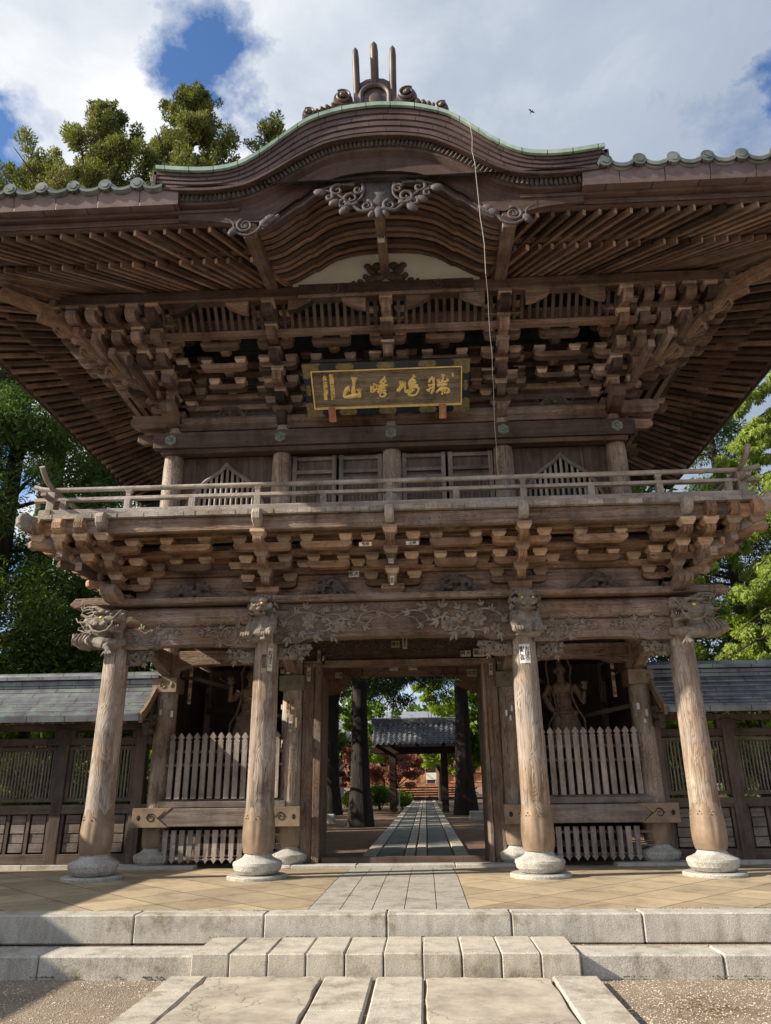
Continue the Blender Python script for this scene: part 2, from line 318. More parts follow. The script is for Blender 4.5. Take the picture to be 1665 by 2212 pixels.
# ------------------------------------------------------------------ mesh builder
def V(*a): return Vector(a)
X_, Y_, Z_ = V(1, 0, 0), V(0, 1, 0), V(0, 0, 1)
class MB:
    def __init__(s, T=None): s.v = []; s.f = []; s.uv = []; s.T = T
    def addv(s, p):
        s.v.append(tuple(s.T @ Vector(p)) if s.T is not None else tuple(p)); return len(s.v)-1
    def off(s): return random.randint(0, 40)*7.3, random.randint(0, 40)*5.7
    def face(s, idx, uvs): s.f.append(tuple(idx)); s.uv.extend(uvs)
    def obox(s, c, ax, ay, az, sx, sy, sz, taper=1.0):
        """oriented box; taper scales the bottom face"""
        c = Vector(c); hx, hy, hz = sx/2, sy/2, sz/2
        base = len(s.v)
        for k in (-1, 1):
            t = taper if k < 0 else 1.0
            for i, j in ((-1, -1), (1, -1), (1, 1), (-1, 1)):
                s.addv(c+ax*(i*hx*t)+ay*(j*hy*t)+az*(k*hz))
        ou, ov = s.off(); L = max((sx, 0), (sy, 1), (sz, 2))[1]
        co = lambda i, j, k: (i*hx, j*hy, k*hz)
        cs = [co(i, j, k) for k in (-1, 1) for i, j in ((-1, -1), (1, -1), (1, 1), (-1, 1))]
        for n, (idx, axs) in enumerate((((0, 3, 2, 1), (0, 1)), ((4, 5, 6, 7), (0, 1)), ((0, 1, 5, 4), (0, 2)), ((1, 2, 6, 5), (1, 2)), ((2, 3, 7, 6), (0, 2)), ((3, 0, 4, 7), (1, 2)))):
            a, b = axs if axs[0] == L or L not in axs else (axs[1], axs[0])
            s.face([base+i for i in idx], [(cs[i][a]+ou, cs[i][b]+ov+n*0.37) for i in idx])
    def box(s, x0, x1, y0, y1, z0, z1, taper=1.0):
        s.obox(((x0+x1)/2, (y0+y1)/2, (z0+z1)/2), X_, Y_, Z_, x1-x0, y1-y0, z1-z0, taper)
    def beam(s, p0, p1, w, h, up=Z_):
        p0 = Vector(p0); p1 = Vector(p1); d = p1-p0; L = d.length; d = d/L
        sx = d.cross(up).normalized(); u = sx.cross(d)
        s.obox((p0+p1)/2, d, sx, u, L, w, h)
    def prism(s, prof, org, ex, ey, ez, depth, uaxis=0):
        """closed 2-D outline (counter-clockwise) pushed through depth, centred on org"""
        org = Vector(org); base = len(s.v); n = len(prof)
        for k in (-0.5, 0.5):
            for x, y in prof: s.addv(org+ex*x+ey*y+ez*(k*depth))
        ou, ov = s.off()
        uvp = [((p[0], p[1]) if uaxis == 0 else (p[1], p[0])) for p in prof]
        s.face([base+i for i in range(n)][::-1], [(uvp[i][0]+ou, uvp[i][1]+ov) for i in range(n)][::-1])
        s.face([base+n+i for i in range(n)], [(uvp[i][0]+ou, uvp[i][1]+ov+0.3) for i in range(n)])
        acc = 0
        for i in range(n):
            j = (i+1) % n; l = math.dist(prof[i], prof[j])
            s.face([base+i, base+j, base+n+j, base+n+i], [(acc+ou, ov), (acc+l+ou, ov), (acc+l+ou, ov+depth), (acc+ou, ov+depth)])
            acc += l
    def strip(s, rows, close=False):
        """grid of points rows[i][j] -> quads; uv in metres along j (u) and i (v)"""
        n = len(rows[0]); base = len(s.v)
        for r in rows:
            for p in r: s.addv(p)
        ou, ov = s.off(); vi = 0
        for i in range(len(rows)-1):
            dv = (Vector(rows[i+1][n//2])-Vector(rows[i][n//2])).length
            u = 0
            for j in range(n-1):
                du = (Vector(rows[i][j+1])-Vector(rows[i][j])).length
                a = base+i*n+j
                s.face([a, a+1, a+n+1, a+n], [(u+ou, vi+ov), (u+du+ou, vi+ov), (u+du+ou, vi+dv+ov), (u+ou, vi+dv+ov)])
                u += du
            vi += dv
    def lathe(s, prof, c, n=32, lobes=0, lamp=0.0, arc=None):
        c = Vector(c); base = len(s.v); m = len(prof); ou, ov = s.off()
        for r, z in prof:
            for k in range(n):
                a = 2*math.pi*k/n
                rr = r*(1+lamp*abs(math.cos(a*lobes/2))) if lobes else r
                s.addv(c+V(rr*math.cos(a), rr*math.sin(a), z))
        for i in range(m-1):
            for k in range(n):
                k2 = (k+1) % n; r = max(prof[i][0], 0.05)
                u0, u1 = prof[i][1], prof[i+1][1]
                if abs(u1-u0) < 0.02: u1 = u0+abs(prof[i+1][0]-prof[i][0])
                v0 = 2*math.pi*r*k/n; v1 = 2*math.pi*r*(k+1)/n
                s.face([base+i*n+k, base+i*n+k2, base+(i+1)*n+k2, base+(i+1)*n+k], [(u0+ou, v0+ov), (u0+ou, v1+ov), (u1+ou, v1+ov), (u1+ou, v0+ov)])
        for i, rev in ((0, True), (m-1, False)):
            idx = [base+i*n+k for k in range(n)]; uu = [(math.cos(2*math.pi*k/n)*prof[i][0]+ou, math.sin(2*math.pi*k/n)*prof[i][0]+ov) for k in range(n)]
            if rev: idx = idx[::-1]; uu = uu[::-1]
            s.face(idx, uu)
    def tube(s, pts, rad, n=8, cap=True, flat=1.0):
        pts = [Vector(p) for p in pts]; m = len(pts)
        if not isinstance(rad, (list, tuple)): rad = [rad]*m
        base = len(s.v); ou, ov = s.off(); ref = None; u = 0; us = []
        for i, p in enumerate(pts):
            d = (pts[min(i+1, m-1)]-pts[max(i-1, 0)])
            d = d.normalized() if d.length > 1e-9 else Z_
            if ref is None: ref = (Z_ if abs(d.z) < 0.9 else X_)
            sx = d.cross(ref)
            if sx.length < 1e-6: sx = d.cross(X_)
            sx.normalize(); sy = sx.cross(d).normalized(); ref = sy
            if i: u += (p-pts[i-1]).length
            us.append(u)
            for k in range(n):
                a = 2*math.pi*k/n
                s.addv(p+sx*(rad[i]*math.cos(a))+sy*(rad[i]*flat*math.sin(a)))
        for i in range(m-1):
            for k in range(n):
                k2 = (k+1) % n; r = max(rad[i], 0.01)
                s.face([base+i*n+k, base+i*n+k2, base+(i+1)*n+k2, base+(i+1)*n+k], [(us[i]+ou, 6.28*r*k/n+ov), (us[i]+ou, 6.28*r*(k+1)/n+ov), (us[i+1]+ou, 6.28*r*(k+1)/n+ov), (us[i+1]+ou, 6.28*r*k/n+ov)])
        if cap:
            for i, rev in ((0, True), (m-1, False)):
                idx = [base+i*n+k for k in range(n)]; uu = [(math.cos(6.283*k/n)*0.05+ou, math.sin(6.283*k/n)*0.05+ov) for k in range(n)]
                if rev: idx = idx[::-1]
                s.face(idx, uu)
    def ell(s, c, r, rot=None, nu=10, nv=7):
        c = Vector(c); r = (r, r, r) if not isinstance(r, (tuple, list)) else r
        base = len(s.v); ou, ov = s.off()
        s_t = s.addv; P = lambda x, y, z: c+((rot @ V(x*r[0], y*r[1], z*r[2])) if rot is not None else V(x*r[0], y*r[1], z*r[2]))
        s_t(P(0, 0, -1))
        for i in range(1, nv):
            th = math.pi*i/nv-math.pi/2
            for k in range(nu): s_t(P(math.cos(th)*math.cos(2*math.pi*k/nu), math.cos(th)*math.sin(2*math.pi*k/nu), math.sin(th)))
        top = s_t(P(0, 0, 1)); q = [(ou, ov), (ou+0.05, ov), (ou+0.05, ov+0.05), (ou, ov+0.05)]
        for k in range(nu):
            k2 = (k+1) % nu
            s.face([base, base+1+k2, base+1+k], q[:3]); s.face([top, base+1+(nv-2)*nu+k, base+1+(nv-2)*nu+k2], q[:3])
            for i in range(nv-2): s.face([base+1+i*nu+k, base+1+i*nu+k2, base+1+(i+1)*nu+k2, base+1+(i+1)*nu+k], q)
    def build(s, name, m, parent=None, smooth=None, bev=0.0, vox=None, sm=4, label=None, mesh_only=False):
        me = bpy.data.meshes.new(name); me.from_pydata(s.v, [], s.f)
        uvl = me.uv_layers.new(name='UVMap'); uvl.data.foreach_set('uv', np.array(s.uv, dtype=np.float32).ravel())
        me.materials.append(M[m] if isinstance(m, str) else m)
        if smooth is not None:
            me.polygons.foreach_set('use_smooth', [True]*len(me.polygons))
            if smooth < 180: me.set_sharp_from_angle(angle=R(smooth))
        me.update()
        if mesh_only: return me
        o = link(name, me, parent)
        if vox:
            md = o.modifiers.new('join', 'REMESH'); md.mode = 'VOXEL'; md.voxel_size = vox; md.use_smooth_shade = True
            if sm: ms = o.modifiers.new('soften', 'SMOOTH'); ms.iterations = sm; ms.factor = 0.5
        if bev:
            b = o.modifiers.new('edge', 'BEVEL'); b.width = bev; b.segments = 1; b.limit_method = 'ANGLE'; b.angle_limit = R(50)
        if label: o['label'] = label
        return o
def split(mb, name, m, parent=None, **k):
    """links every connected piece of mb as an object of its own"""
    par = list(range(len(mb.v)))
    def find(a):
        while par[a] != a: par[a] = par[par[a]]; a = par[a]
        return a
    for f in mb.f:
        r0 = find(f[0])
        for i in f[1:]: par[find(i)] = r0
    groups = {}; u = 0
    for f in mb.f:
        groups.setdefault(find(f[0]), []).append((f, mb.uv[u:u+len(f)])); u += len(f)
    out = []
    for fs in groups.values():
        b = MB(); mp = {}
        for f, uv in fs:
            idx = []
            for i in f:
                if i not in mp: mp[i] = len(b.v); b.v.append(mb.v[i])
                idx.append(mp[i])
            b.face(idx, uv)
        out.append(b.build(name, m, parent, **k))
    return out
def link(name, data, parent=None, loc=None):
    o = bpy.data.objects.new(name, data); COL.objects.link(o)
    if parent is not None: o.parent = parent
    if loc is not None: o.location = loc
    return o
def tag(o, label=None, cat=None, group=None, kind=None):
    if label: o['label'] = label
    if cat: o['category'] = cat
    if group: o['group'] = group
    if kind: o['kind'] = kind
    return o
def thing(name, label, cat, group=None): return tag(link(name, None), label, cat, group)
def text_obj(body, size, m, parent, mw, bold=0.0, depth=0.0, name='lettering', line=1.0, align='CENTER'):
    cu = bpy.data.curves.new(name, 'FONT'); cu.body = body; cu.size = size; cu.offset = bold; cu.extrude = depth
    cu.align_x = align; cu.align_y = 'CENTER'; cu.space_line = line; cu.resolution_u = 3
    t = bpy.data.objects.new(name, cu); COL.objects.link(t)
    dg = bpy.context.evaluated_depsgraph_get(); dg.update()
    me = bpy.data.meshes.new_from_object(t.evaluated_get(dg)); COL.objects.unlink(t); bpy.data.objects.remove(t)
    me.materials.clear(); me.materials.append(M[m])
    o = link(name, me, parent); o.matrix_local = mw
    return o
def frame(o, ex, ey):
    ez = ex.cross(ey).normalized(); m = Matrix((ex, ey, ez)).transposed().to_4x4(); m.translation = Vector(o); return m

# ================================================================== GROUND AND PAVING
RZ = -0.09                                  # level behind the gate
def slab_row(name, xs, y0, y1, ztop, h, m, gap=0.012, bev=0.012, jy=None, wob=0.0):
    mb = MB()
    ys = jy or [y0, y1]
    for i in range(len(xs)-1):
        for j in range(len(ys)-1):
            w = lambda: random.uniform(-wob, wob)
            c = V((xs[i]+xs[i+1])/2, (ys[j]+ys[j+1])/2, ztop-h/2+w()*0.4)
            a_ = random.uniform(-1, 1)*wob*0.35; rx = V(math.cos(a_), math.sin(a_), random.uniform(-1, 1)*wob*0.5).normalized(); ry = Z_.cross(rx).normalized(); rz = rx.cross(ry)
            mb.obox(c, rx, ry, rz, xs[i+1]-xs[i]-gap, ys[j+1]-ys[j]-gap, h)
    return mb.build(name, m, bev=bev)
mb = MB()
mb.strip([[(x, y, -0.375) for x in (-300, -30, -8, 0, 8, 30, 300)] for y in (-60, -12, -6, -2.6, -2.58)])
tag(mb.build('ground', 'gravel'), kind='structure')
mb = MB(); mb.strip([[(x, y, RZ-0.05) for x in (-400, -40, 0, 40, 400)] for y in (2.9, 6, 30, 80, 900)])
tag(mb.build('earth_ground', 'dirt'), kind='structure')
# paved platform under the gate, falling slightly to the back
mb = MB()
for xa, xb in ((-9.5, -0.765), (0.765, 9.5)): mb.strip([[(xa, -2.62, 0), (xb, -2.62, 0)], [(xa, 0, 0), (xb, 0, 0)], [(xa, 2.3, RZ), (xb, 2.3, RZ)], [(xa, 2.95, RZ), (xb, 2.95, RZ)]])
tag(mb.build('platform', 'tiles'), kind='structure')
mb = MB()
cols = [-0.76+0.304*i for i in range(6)]
for i in range(5):
    for ya, yb in ((-2.62, -1.98), (-1.98, -0.95), (-0.95, 0.1), (0.1, 1.1), (1.1, 2.2), (2.2, 3.2)):
        z = lambda y: RZ*max(y, 0)/2.3+0.002
        a, b = cols[i]+0.004, cols[i+1]-0.004
        mb.strip([[(a, ya+0.005, z(ya)), (b, ya+0.005, z(ya))], [(a, yb-0.005, z(yb)), (b, yb-0.005, z(yb))]])
tag(mb.build('paved_strip', 'slabgrey'), kind='structure')
mb = MB(); mb.box(-9.5, 9.5, -2.6, 2.94, -0.5, -0.13); mb.box(-0.77, 0.77, -2.6, -0.02, -0.13, -0.012); tag(mb.build('platform_fill', 'dirt'), kind='structure')
# kerbs: one stone after another
o = slab_row('kerb', [-9.4, -7.2, -5.1, -3.75, -2.32, -1.12, 0.0, 1.12, 2.28, 3.7, 5.2, 7.2, 9.4], -2.86, -2.6, 0.004, 0.24, 'kerb', 0.008, 0.012, wob=0.006); tag(o, kind='structure')
o = slab_row('lower_kerb', [-9.4, -6.1, -4.2, -2.86, -1.56], -3.52, -3.14, -0.2, 0.3, 'kerb', 0.008, 0.015, wob=0.006); tag(o, kind='structure')
o = slab_row('lower_kerb', [1.585, 2.72, 4.3, 6.1, 9.4], -3.50, -3.14, -0.2, 0.3, 'kerb', 0.008, 0.015, wob=0.006); tag(o, kind='structure')
mb = MB(); mb.strip([[(-9.4, -3.15, -0.25), (9.4, -3.15, -0.25)], [(-9.4, -2.84, -0.245), (9.4, -2.84, -0.245)]]); tag(mb.build('gutter', 'gravel'), kind='structure')
o = slab_row('stone_step', [-1.55+0.312*i for i in range(11)], -3.63, -2.93, -0.165, 0.28, 'slab', 0.008, 0.010, wob=0.008); tag(o, kind='structure')
# front path
def pth(name, x0, x1, ys, m, ztop=-0.315, wob=0.01): o = slab_row(name, [x0, x1], 0, 0, ztop, 0.20, m, 0.014, 0.014, ys, wob); tag(o, kind='structure')
pth('path', -1.70, -1.39, [-9, -7.6, -6.2, -5.0, -4.1, -3.65], 'slab')
pth('path', 1.32, 1.69, [-9, -7.4, -6.4, -5.2, -4.36, -3.65], 'slab')
pth('path', -0.46, -0.065, [-9, -7.7, -6.8, -5.7, -4.62, -3.66], 'slab')
pth('path', -0.05, 0.335, [-9, -7.2, -6.1, -5.2, -4.34, -3.67], 'slab')
def panel(x0, x1, y0, y1, z):
    n = 26; out = []
    edge = []
    for t in np.linspace(0, 1, n): edge.append((x0+(x1-x0)*t, y1+random.uniform(-0.035, 0.012)-0.05*(t in (0, 1))))
    for t in np.linspace(0, 1, n)[1:-1]: edge.append((x1+random.uniform(-0.018, 0.004), y1+(y0-y1)*t))
    for t in np.linspace(0, 1, 4): edge.append((x1+(x0-x1)*t, y0))
    for t in np.linspace(0, 1, n)[1:-1]: edge.append((x0+random.uniform(-0.004, 0.02), y0+(y1-y0)*t))
    m_ = MB(); m_.prism(edge[::-1], (0, 0, z-0.06), X_, Y_, Z_, 0.12); tag(m_.build('path_panel', 'concrete', bev=0.008), kind='structure')
panel(-1.385, -0.472, -9, -3.67, -0.315); panel(0.345, 1.315, -9, -3.67, -0.32)
mb = MB(); mb.box(-1.69, 1.68, -9, -3.66, -0.5, -0.345); tag(mb.build('path_bed', 'dirt'), kind='structure')
# rear path through the grounds
pth2 = lambda x0, x1, m, st, dz=0.0: tag(slab_row('rear_path', [x0, x1], 0, 0, RZ+0.01+dz, 0.12, m, 0.02, 0.012, [3.15+st*i for i in range(int(55/st))], 0.01), kind='structure')
pth2(-0.80, -0.53, 'slab', 1.3); pth2(0.87, 1.14, 'slab', 1.1); pth2(-0.04, 0.16, 'slab', 1.2); pth2(0.175, 0.38, 'slab', 1.0)
pth2(-0.52, -0.05, 'darkpath', 4.0, -0.01); pth2(0.39, 0.86, 'darkpath', 4.0, -0.01)
# loose pebbles on the gravel in front
def pebbles():
    vs = []; fs = []
    base = np.array([(1, 0, 0), (-1, 0, 0), (0, 1, 0), (0, -1, 0), (0, 0, 1), (0, 0, -1)], float)
    tri = [(0, 2, 4), (2, 1, 4), (1, 3, 4), (3, 0, 4), (2, 0, 5), (1, 2, 5), (3, 1, 5), (0, 3, 5)]
    k = 0
    for i in range(14000):
        side = random.random() < 0.5
        y = random.uniform(-5.4, -3.53); x = random.uniform(-4.0, -1.73) if side else random.uniform(1.72, 4.0)
        if random.random() < 0.12: y = random.uniform(-3.13, -2.87); x = random.uniform(-4, 4)
        z = -0.374 if y < -3.2 else -0.245
        s_ = random.choice((0.003, 0.004, 0.005, 0.008)) * random.uniform(0.7, 1.4)
        a = random.uniform(0, 6.28); ca, sa = math.cos(a), math.sin(a)
        q = base*(s_*random.uniform(0.8, 1.5), s_, s_*0.6)
        q = np.stack([q[:, 0]*ca-q[:, 1]*sa+x, q[:, 0]*sa+q[:, 1]*ca+y, q[:, 2]+z], 1)
        vs.extend(q.tolist()); fs.extend([(a_+k, b_+k, c_+k) for a_, b_, c_ in tri]); k += 6
    me = bpy.data.meshes.new('pebbles'); me.from_pydata(vs, [], fs); me.materials.append(M['pebble'])
    tag(link('pebbles', me), kind='stuff', label='small loose pebbles scattered over the brown gravel', cat='pebbles')
pebbles()

def litter():
    vs = []; fs = []; rr = random.Random(8)
    for i in range(520):
        x = rr.uniform(-4.5, 4.5); y = rr.choice((rr.uniform(-2.6, 2.0), rr.uniform(-2.66, -2.4), rr.uniform(-3.12, -2.88), rr.uniform(-5.2, -3.5)))
        z = 0.006+(RZ*max(y, 0)/2.3) if y > -2.86 else (-0.24 if y > -3.14 else -0.366)
        if y > -3.14 and y < -2.6 and abs(x) < 1.6: continue
        if y < -3.14 and abs(x) < 1.75: z = -0.334 if y < -3.75 else -0.155
        s_ = rr.uniform(0.006, 0.017); a = rr.uniform(0, 6.28); k = len(vs); ca, sa = math.cos(a), math.sin(a)
        for u, v, w in ((-1, 0, 0), (0, -0.4, 0.15), (1, 0, 0.3), (0, 0.4, 0.1)): vs.append((x+s_*(u*ca-v*sa), y+s_*(u*sa+v*ca), z+s_*w+0.002))
        fs.append((k, k+1, k+2, k+3))
    me = bpy.data.meshes.new('fallen_leaves'); me.from_pydata(vs, [], fs); me.materials.append(M['litter']); tag(link('fallen_leaves', me), kind='stuff', label='small dry leaves and needles scattered on paving and gravel', cat='leaf litter')
M['litter'] = mat('dry leaf litter', plain((0.16, 0.09, 0.04), 0.9, 0, 0.6, 3.0, 0.0))
litter()
# moss tufts in the joints
def moss():
    vs = []; fs = []; rr = random.Random(18)
    lines = [((-0.055, -9), (-0.055, -3.74)), ((-1.38, -9), (-1.38, -3.74)), ((1.31, -9), (1.31, -3.74)), ((-0.475, -9), (-0.475, -3.74)), ((-1.6, -3.72), (1.7, -3.72)), ((-4.5, -3.53), (-1.6, -3.53)), ((1.6, -3.52), (4.5, -3.52)), ((-1.6, -2.92), (1.6, -2.92)), ((-4.5, -2.62), (4.5, -2.62))]
    for a, b in lines:
        n = int(math.dist(a, b)*130)
        for i in range(n):
            t = rr.random()
            if math.sin(t*23+a[0]*9+a[1])+math.sin(t*57) < 0.35: continue
            x = a[0]+(b[0]-a[0])*t+rr.gauss(0, 0.006); y = a[1]+(b[1]-a[1])*t+rr.gauss(0, 0.006); z = {-2.62: 0.0, -2.92: -0.17}.get(a[1], -0.352); s_ = rr.uniform(0.004, 0.011); k = len(vs)
            vs += [(x-s_, y, z), (x, y-s_, z), (x+s_, y, z), (x, y+s_, z), (x+rr.uniform(-.5, .5)*s_, y, z+s_*0.9)]; fs += [(k, k+1, k+4), (k+1, k+2, k+4), (k+2, k+3, k+4), (k+3, k, k+4)]
    me = bpy.data.meshes.new('moss'); me.from_pydata(vs, [], fs); me.materials.append(M['mossmat']); tag(link('moss', me), kind='stuff', label='thin lines of moss growing in the joints between stones', cat='moss')
M['mossmat'] = mat('joint moss', plain((0.075, 0.07, 0.022), 0.95, 0, 0.5, 6.0, 0.0))
moss()

# ================================================================== THE GATE
XO, XI, XU, YU, YR, YB = 3.95, 1.80, 3.50, 0.30, 2.30, 4.60
gate = thing('temple_gate', 'two-storey weathered wooden temple gate with curved gable, railed balcony and stacked brackets', 'temple gate')
SPLIT = {'eave_batten', 'soffit_boards', 'beam_nose', 'beam_end', 'bracket_tie', 'bracket_wall', 'hip_rafter', 'chamber_brace', 'chamber_wall', 'door_frame', 'eave_purlin', 'tie_beam', 'balcony_beam', 'bracket_ceiling', 'porch_ceiling', 'rear_wall_board', 'upper_wall'}
def P(mb, name, m, parent=None, **k):
    if name in SPLIT and parent is None:
        o = split(mb, name, m, gate, **k); return o[0]
    return mb.build(name, m, parent if parent is not None else gate, **k)

# columns -----------------------------------------------------------
def sheath_prof(z0, h, r): return [(r*0.93, z0), (r*1.10, z0+0.05*h), (r*1.22, z0+0.28*h), (r*1.20, z0+0.45*h), (r*1.08, z0+0.72*h), (r*1.015, z0+h)]
def column(x, y, z0, ztop, r, disc=True):
    s_ = random.uniform(0, 3)
    m_ = MB(); prof = [(r*1.02, z0+0.3), (r*1.03, z0+0.8), (r*1.0, z0+1.4), (r*0.97, z0+2.2), (r*0.93, ztop-0.25), (r*0.90, ztop)]
    m_.lathe(prof, (x, y, 0), 40)
    c = P(m_, 'column', 'column', smooth=60)
    m_ = MB(); m_.lathe([(0.165, z0+0.33), (0.17, z0+0.285), (0.195, z0+0.25), (0.25, z0+0.222), (0.298, z0+0.203), (0.312, z0+0.192), (0.316, z0+0.165), (0.298, z0+0.105), (0.255, z0+0.06), (0.2, z0+0.04)], (x, y, 0), 40); P(m_, 'base_stone', 'basestone', c, smooth=22)
    if disc: m_ = MB(); m_.lathe([(0.375, z0-0.03), (0.385, z0+0.03), (0.37, z0+0.045), (0.1, z0+0.046)], (x, y, 0), 48); P(m_, 'base_disc', 'basestone', c, smooth=40)
    # bronze sheath: lobed like lotus petals, with a scalloped top
    n = 64; h = 0.56; z1 = z0+0.30; rows = []
    for k in range(9):
        t = k/8; row = []
        for i in range(n+1):
            a = 2*math.pi*i/n+0.35
            lob = abs(math.sin(a*4)); top = 0.80+0.20*lob**0.7
            zt = z1+h*t*top
            rr = r*(1.0+0.16*math.sin(math.pi*min(1, t*1.02+0.02)**0.75))*(1-0.10*(1-lob)**4*math.sin(math.pi*min(1, t*1.15)))+0.004
            row.append((x+rr*math.cos(a), y+rr*math.sin(a), zt))
        rows.append(row)
    m_ = MB(); m_.strip(rows)
    for i in range(8):                                    # small pierced studs along the scalloped rim
        for da, dz in ((0, 0.80), (0.13, 0.74), (-0.13, 0.74), (0.28, 0.66), (-0.28, 0.66)):
            a = math.pi/8+i*math.pi/4+da-0.35; m_.ell((x+r*1.10*math.cos(a), y+r*1.10*math.sin(a), z1+h*dz), 0.009, nu=6, nv=4)
    P(m_, 'bronze_sheath', 'bronze', c, smooth=50)
    return c
front = {}
for X in (-XO, -XI, XI, XO): front[X] = column(X, 0, 0, 3.5, 0.180)
for X in (-XO, -XI, XI, XO): column(X, YR, RZ, 3.5, 0.180)
for X in (-XO, -XI, XI, XO):
    m_ = MB(); m_.lathe([(0.17, RZ), (0.17, 3.5)], (X, YB, 0), 24); P(m_, 'column', 'column', smooth=60)
# rear row curb stones
m_ = MB()
for x0, x1 in ((-4.5, -3.2), (-2.3, -1.7), (-1.7, -0.7), (-0.7, 0.8), (0.8, 1.7), (1.7, 2.3), (3.2, 4.5)): m_.box(x0+0.005, x1-0.005, 1.93, 2.2, -0.2, RZ+0.06)
tag(m_.build('stone_sill', 'granite', bev=0.01), kind='structure')

# beams over the front columns ---------------------------------------
def beam_x(name, m, x0, x1, y0, y1, z0, z1, bev=0.008, parent=None):
    m_ = MB(); m_.box(x0, x1, y0, y1, z0, z1); return P(m_, name, m, parent, bev=bev)
beam_x('plate_board', 'beam', -4.45, 4.45, -0.26, 0.22, 3.545, 3.635)
for x0, x1 in ((-XO+0.14, -XI-0.14), (XI+0.14, XO-0.14)):
    m_ = MB(); m_.tube([(x0, -0.02, 3.37), ((x0+x1)/2, -0.02, 3.37), (x1, -0.02, 3.37)], 0.16, 20, flat=1.05)
    P(m_, 'round_beam', 'beam', smooth=60)
def rainbow(x0, x1, z0, z1, y, d, arch, m='beam', notch=0.34):
    """tie beam whose underside is cut up between shoulders"""
    n = 14; pr = [(x0, z1), (x0, z0), (x0+notch, z0-0.005), (x0+notch+0.13, z0+arch*0.75)]
    a, b = x0+notch+0.2, x1-notch-0.2
    for i in range(n+1):
        t = i/n; pr.append((a+(b-a)*t, z0+arch*(0.82+0.18*math.sin(math.pi*t))))
    pr += [(x1-notch-0.13, z0+arch*0.75), (x1-notch, z0-0.005), (x1, z0), (x1, z1)]
    m_ = MB(); m_.prism(pr, (0, y, 0), X_, Z_, -Y_, d); return P(m_, 'tie_beam', m, bev=0.01)
tb_c = rainbow(-XI+0.12, XI-0.12, 2.975, 3.535, -0.02, 0.26, 0.075)
tb_l = rainbow(-XO+0.12, -XI-0.12, 2.93, 3.225, -0.03, 0.24, 0.05)
tb_r = rainbow(XI+0.12, XO-0.12, 2.93, 3.225, -0.03, 0.24, 0.05)

# relief carving helpers -----------------------------------------------
def spiral(m_, c, r, turns, a0, hand, rad, y, n=26, ex=X_, ez=Z_, grow=0.0):
    pts = []; rr = []
    for i in range(n+1):
        t = i/n; a = a0+hand*turns*2*math.pi*t; q = r*(1-t)**0.8+0.006
        pts.append(Vector((0, y-grow*t, 0))+ex*(c[0]+q*math.cos(a))+ez*(c[1]+q*math.sin(a))); rr.append(rad*(1-0.55*t))
    m_.tube(pts, rr, 6)
def vine(m_, pts, rad, y):
    pp = []
    P4 = [Vector((p[0], y, p[1])) for p in pts]
    for i in range(len(P4)-1):
        a = P4[max(i-1, 0)]; b = P4[i]; c = P4[i+1]; d = P4[min(i+2, len(P4)-1)]
        for k in range(6):
            t = k/6; pp.append(0.5*((2*b)+(c-a)*t+(2*a-5*b+4*c-d)*t*t+(-a+3*b-3*c+d)*t**3))
    pp.append(P4[-1]); m_.tube(pp, [rad*(1-0.6*i/len(pp)) for i in range(len(pp))], 6)
def petal(m_, c, a, L, w, y, lift=0.02):
    d = V(math.cos(a), 0, math.sin(a)); pr = V(-math.sin(a), 0, math.cos(a)); n = V(0, -1, 0)
    rot = Matrix((d, pr, n)).transposed(); m_.ell(V(c[0], y, c[1])+d*L*0.5, (L*0.55, w, lift), rot, 8, 5)
def peony(m_, c, r, y):
    for ring, (n, q) in enumerate(((7, 1.0), (6, 0.68), (4, 0.4))):
        for i in range(n): petal(m_, c, 6.283*i/n+ring*0.4+random.uniform(-.2, .2), r*q*1.05, r*q*0.36, y-0.015*ring, 0.030)
    m_.ell((c[0], y-0.045, c[1]), r*0.16, nu=7, nv=5)
def leafsprig(m_, c, a, L, y):
    for k in (-1, 0, 1): petal(m_, c, a+k*0.6, 1.2*L*(1-0.25*abs(k)), L*0.19, y-0.006, 0.022)
def flowers(cx, sgn, y):
    m_ = MB(); w = lambda u, v: (cx+sgn*u, v)
    peony(m_, w(0.44, 3.27), 0.125, y); peony(m_, w(0.86, 3.19), 0.10, y); peony(m_, w(0.20, 3.12), 0.075, y); peony(m_, w(1.02, 3.36), 0.065, y); peony(m_, w(0.62, 3.42), 0.06, y)
    vine(m_, [w(0.10, 3.30), w(0.3, 3.40), w(0.62, 3.33), w(0.78, 3.20), w(0.62, 3.12), w(0.42, 3.10), w(0.3, 3.05)], 0.022, y)
    vine(m_, [w(0.66, 3.20), w(0.9, 3.30), w(1.1, 3.25), w(1.18, 3.36), w(1.35, 3.40), w(1.5, 3.36), w(1.62, 3.30)], 0.02, y)
    vine(m_, [w(1.1, 3.27), w(1.25, 3.22), w(1.33, 3.30), w(1.5, 3.33)], 0.014, y)
    spiral(m_, w(0.80, 3.22), 0.15, 1.3, 2.0, -sgn, 0.022, y)
    for u, v, a in ((0.1, 3.2, 2.2), (0.25, 3.36, 1.8), (0.32, 3.14, -1.2), (0.55, 3.14, -0.6), (0.68, 3.40, 0.9), (0.98, 3.24, -0.4), (1.15, 3.42, 0.5), (1.2, 3.2, -0.6), (0.95, 3.42, 1.9), (0.15, 3.06, -1.8), (0.6, 3.27, 0.3), (0.38, 3.44, 1.3), (0.75, 3.08, -0.9), (0.5, 3.07, -0.5), (1.38, 3.36, 0.2)):
        leafsprig(m_, w(u, v), a if sgn > 0 else math.pi-a, random.uniform(0.09, 0.14), y)
    P(m_, 'flower_carving', 'carved', tb_c if sgn else None, smooth=180)
flowers(-XI+0.18, 1, -0.155); flowers(XI-0.18, -1, -0.155)
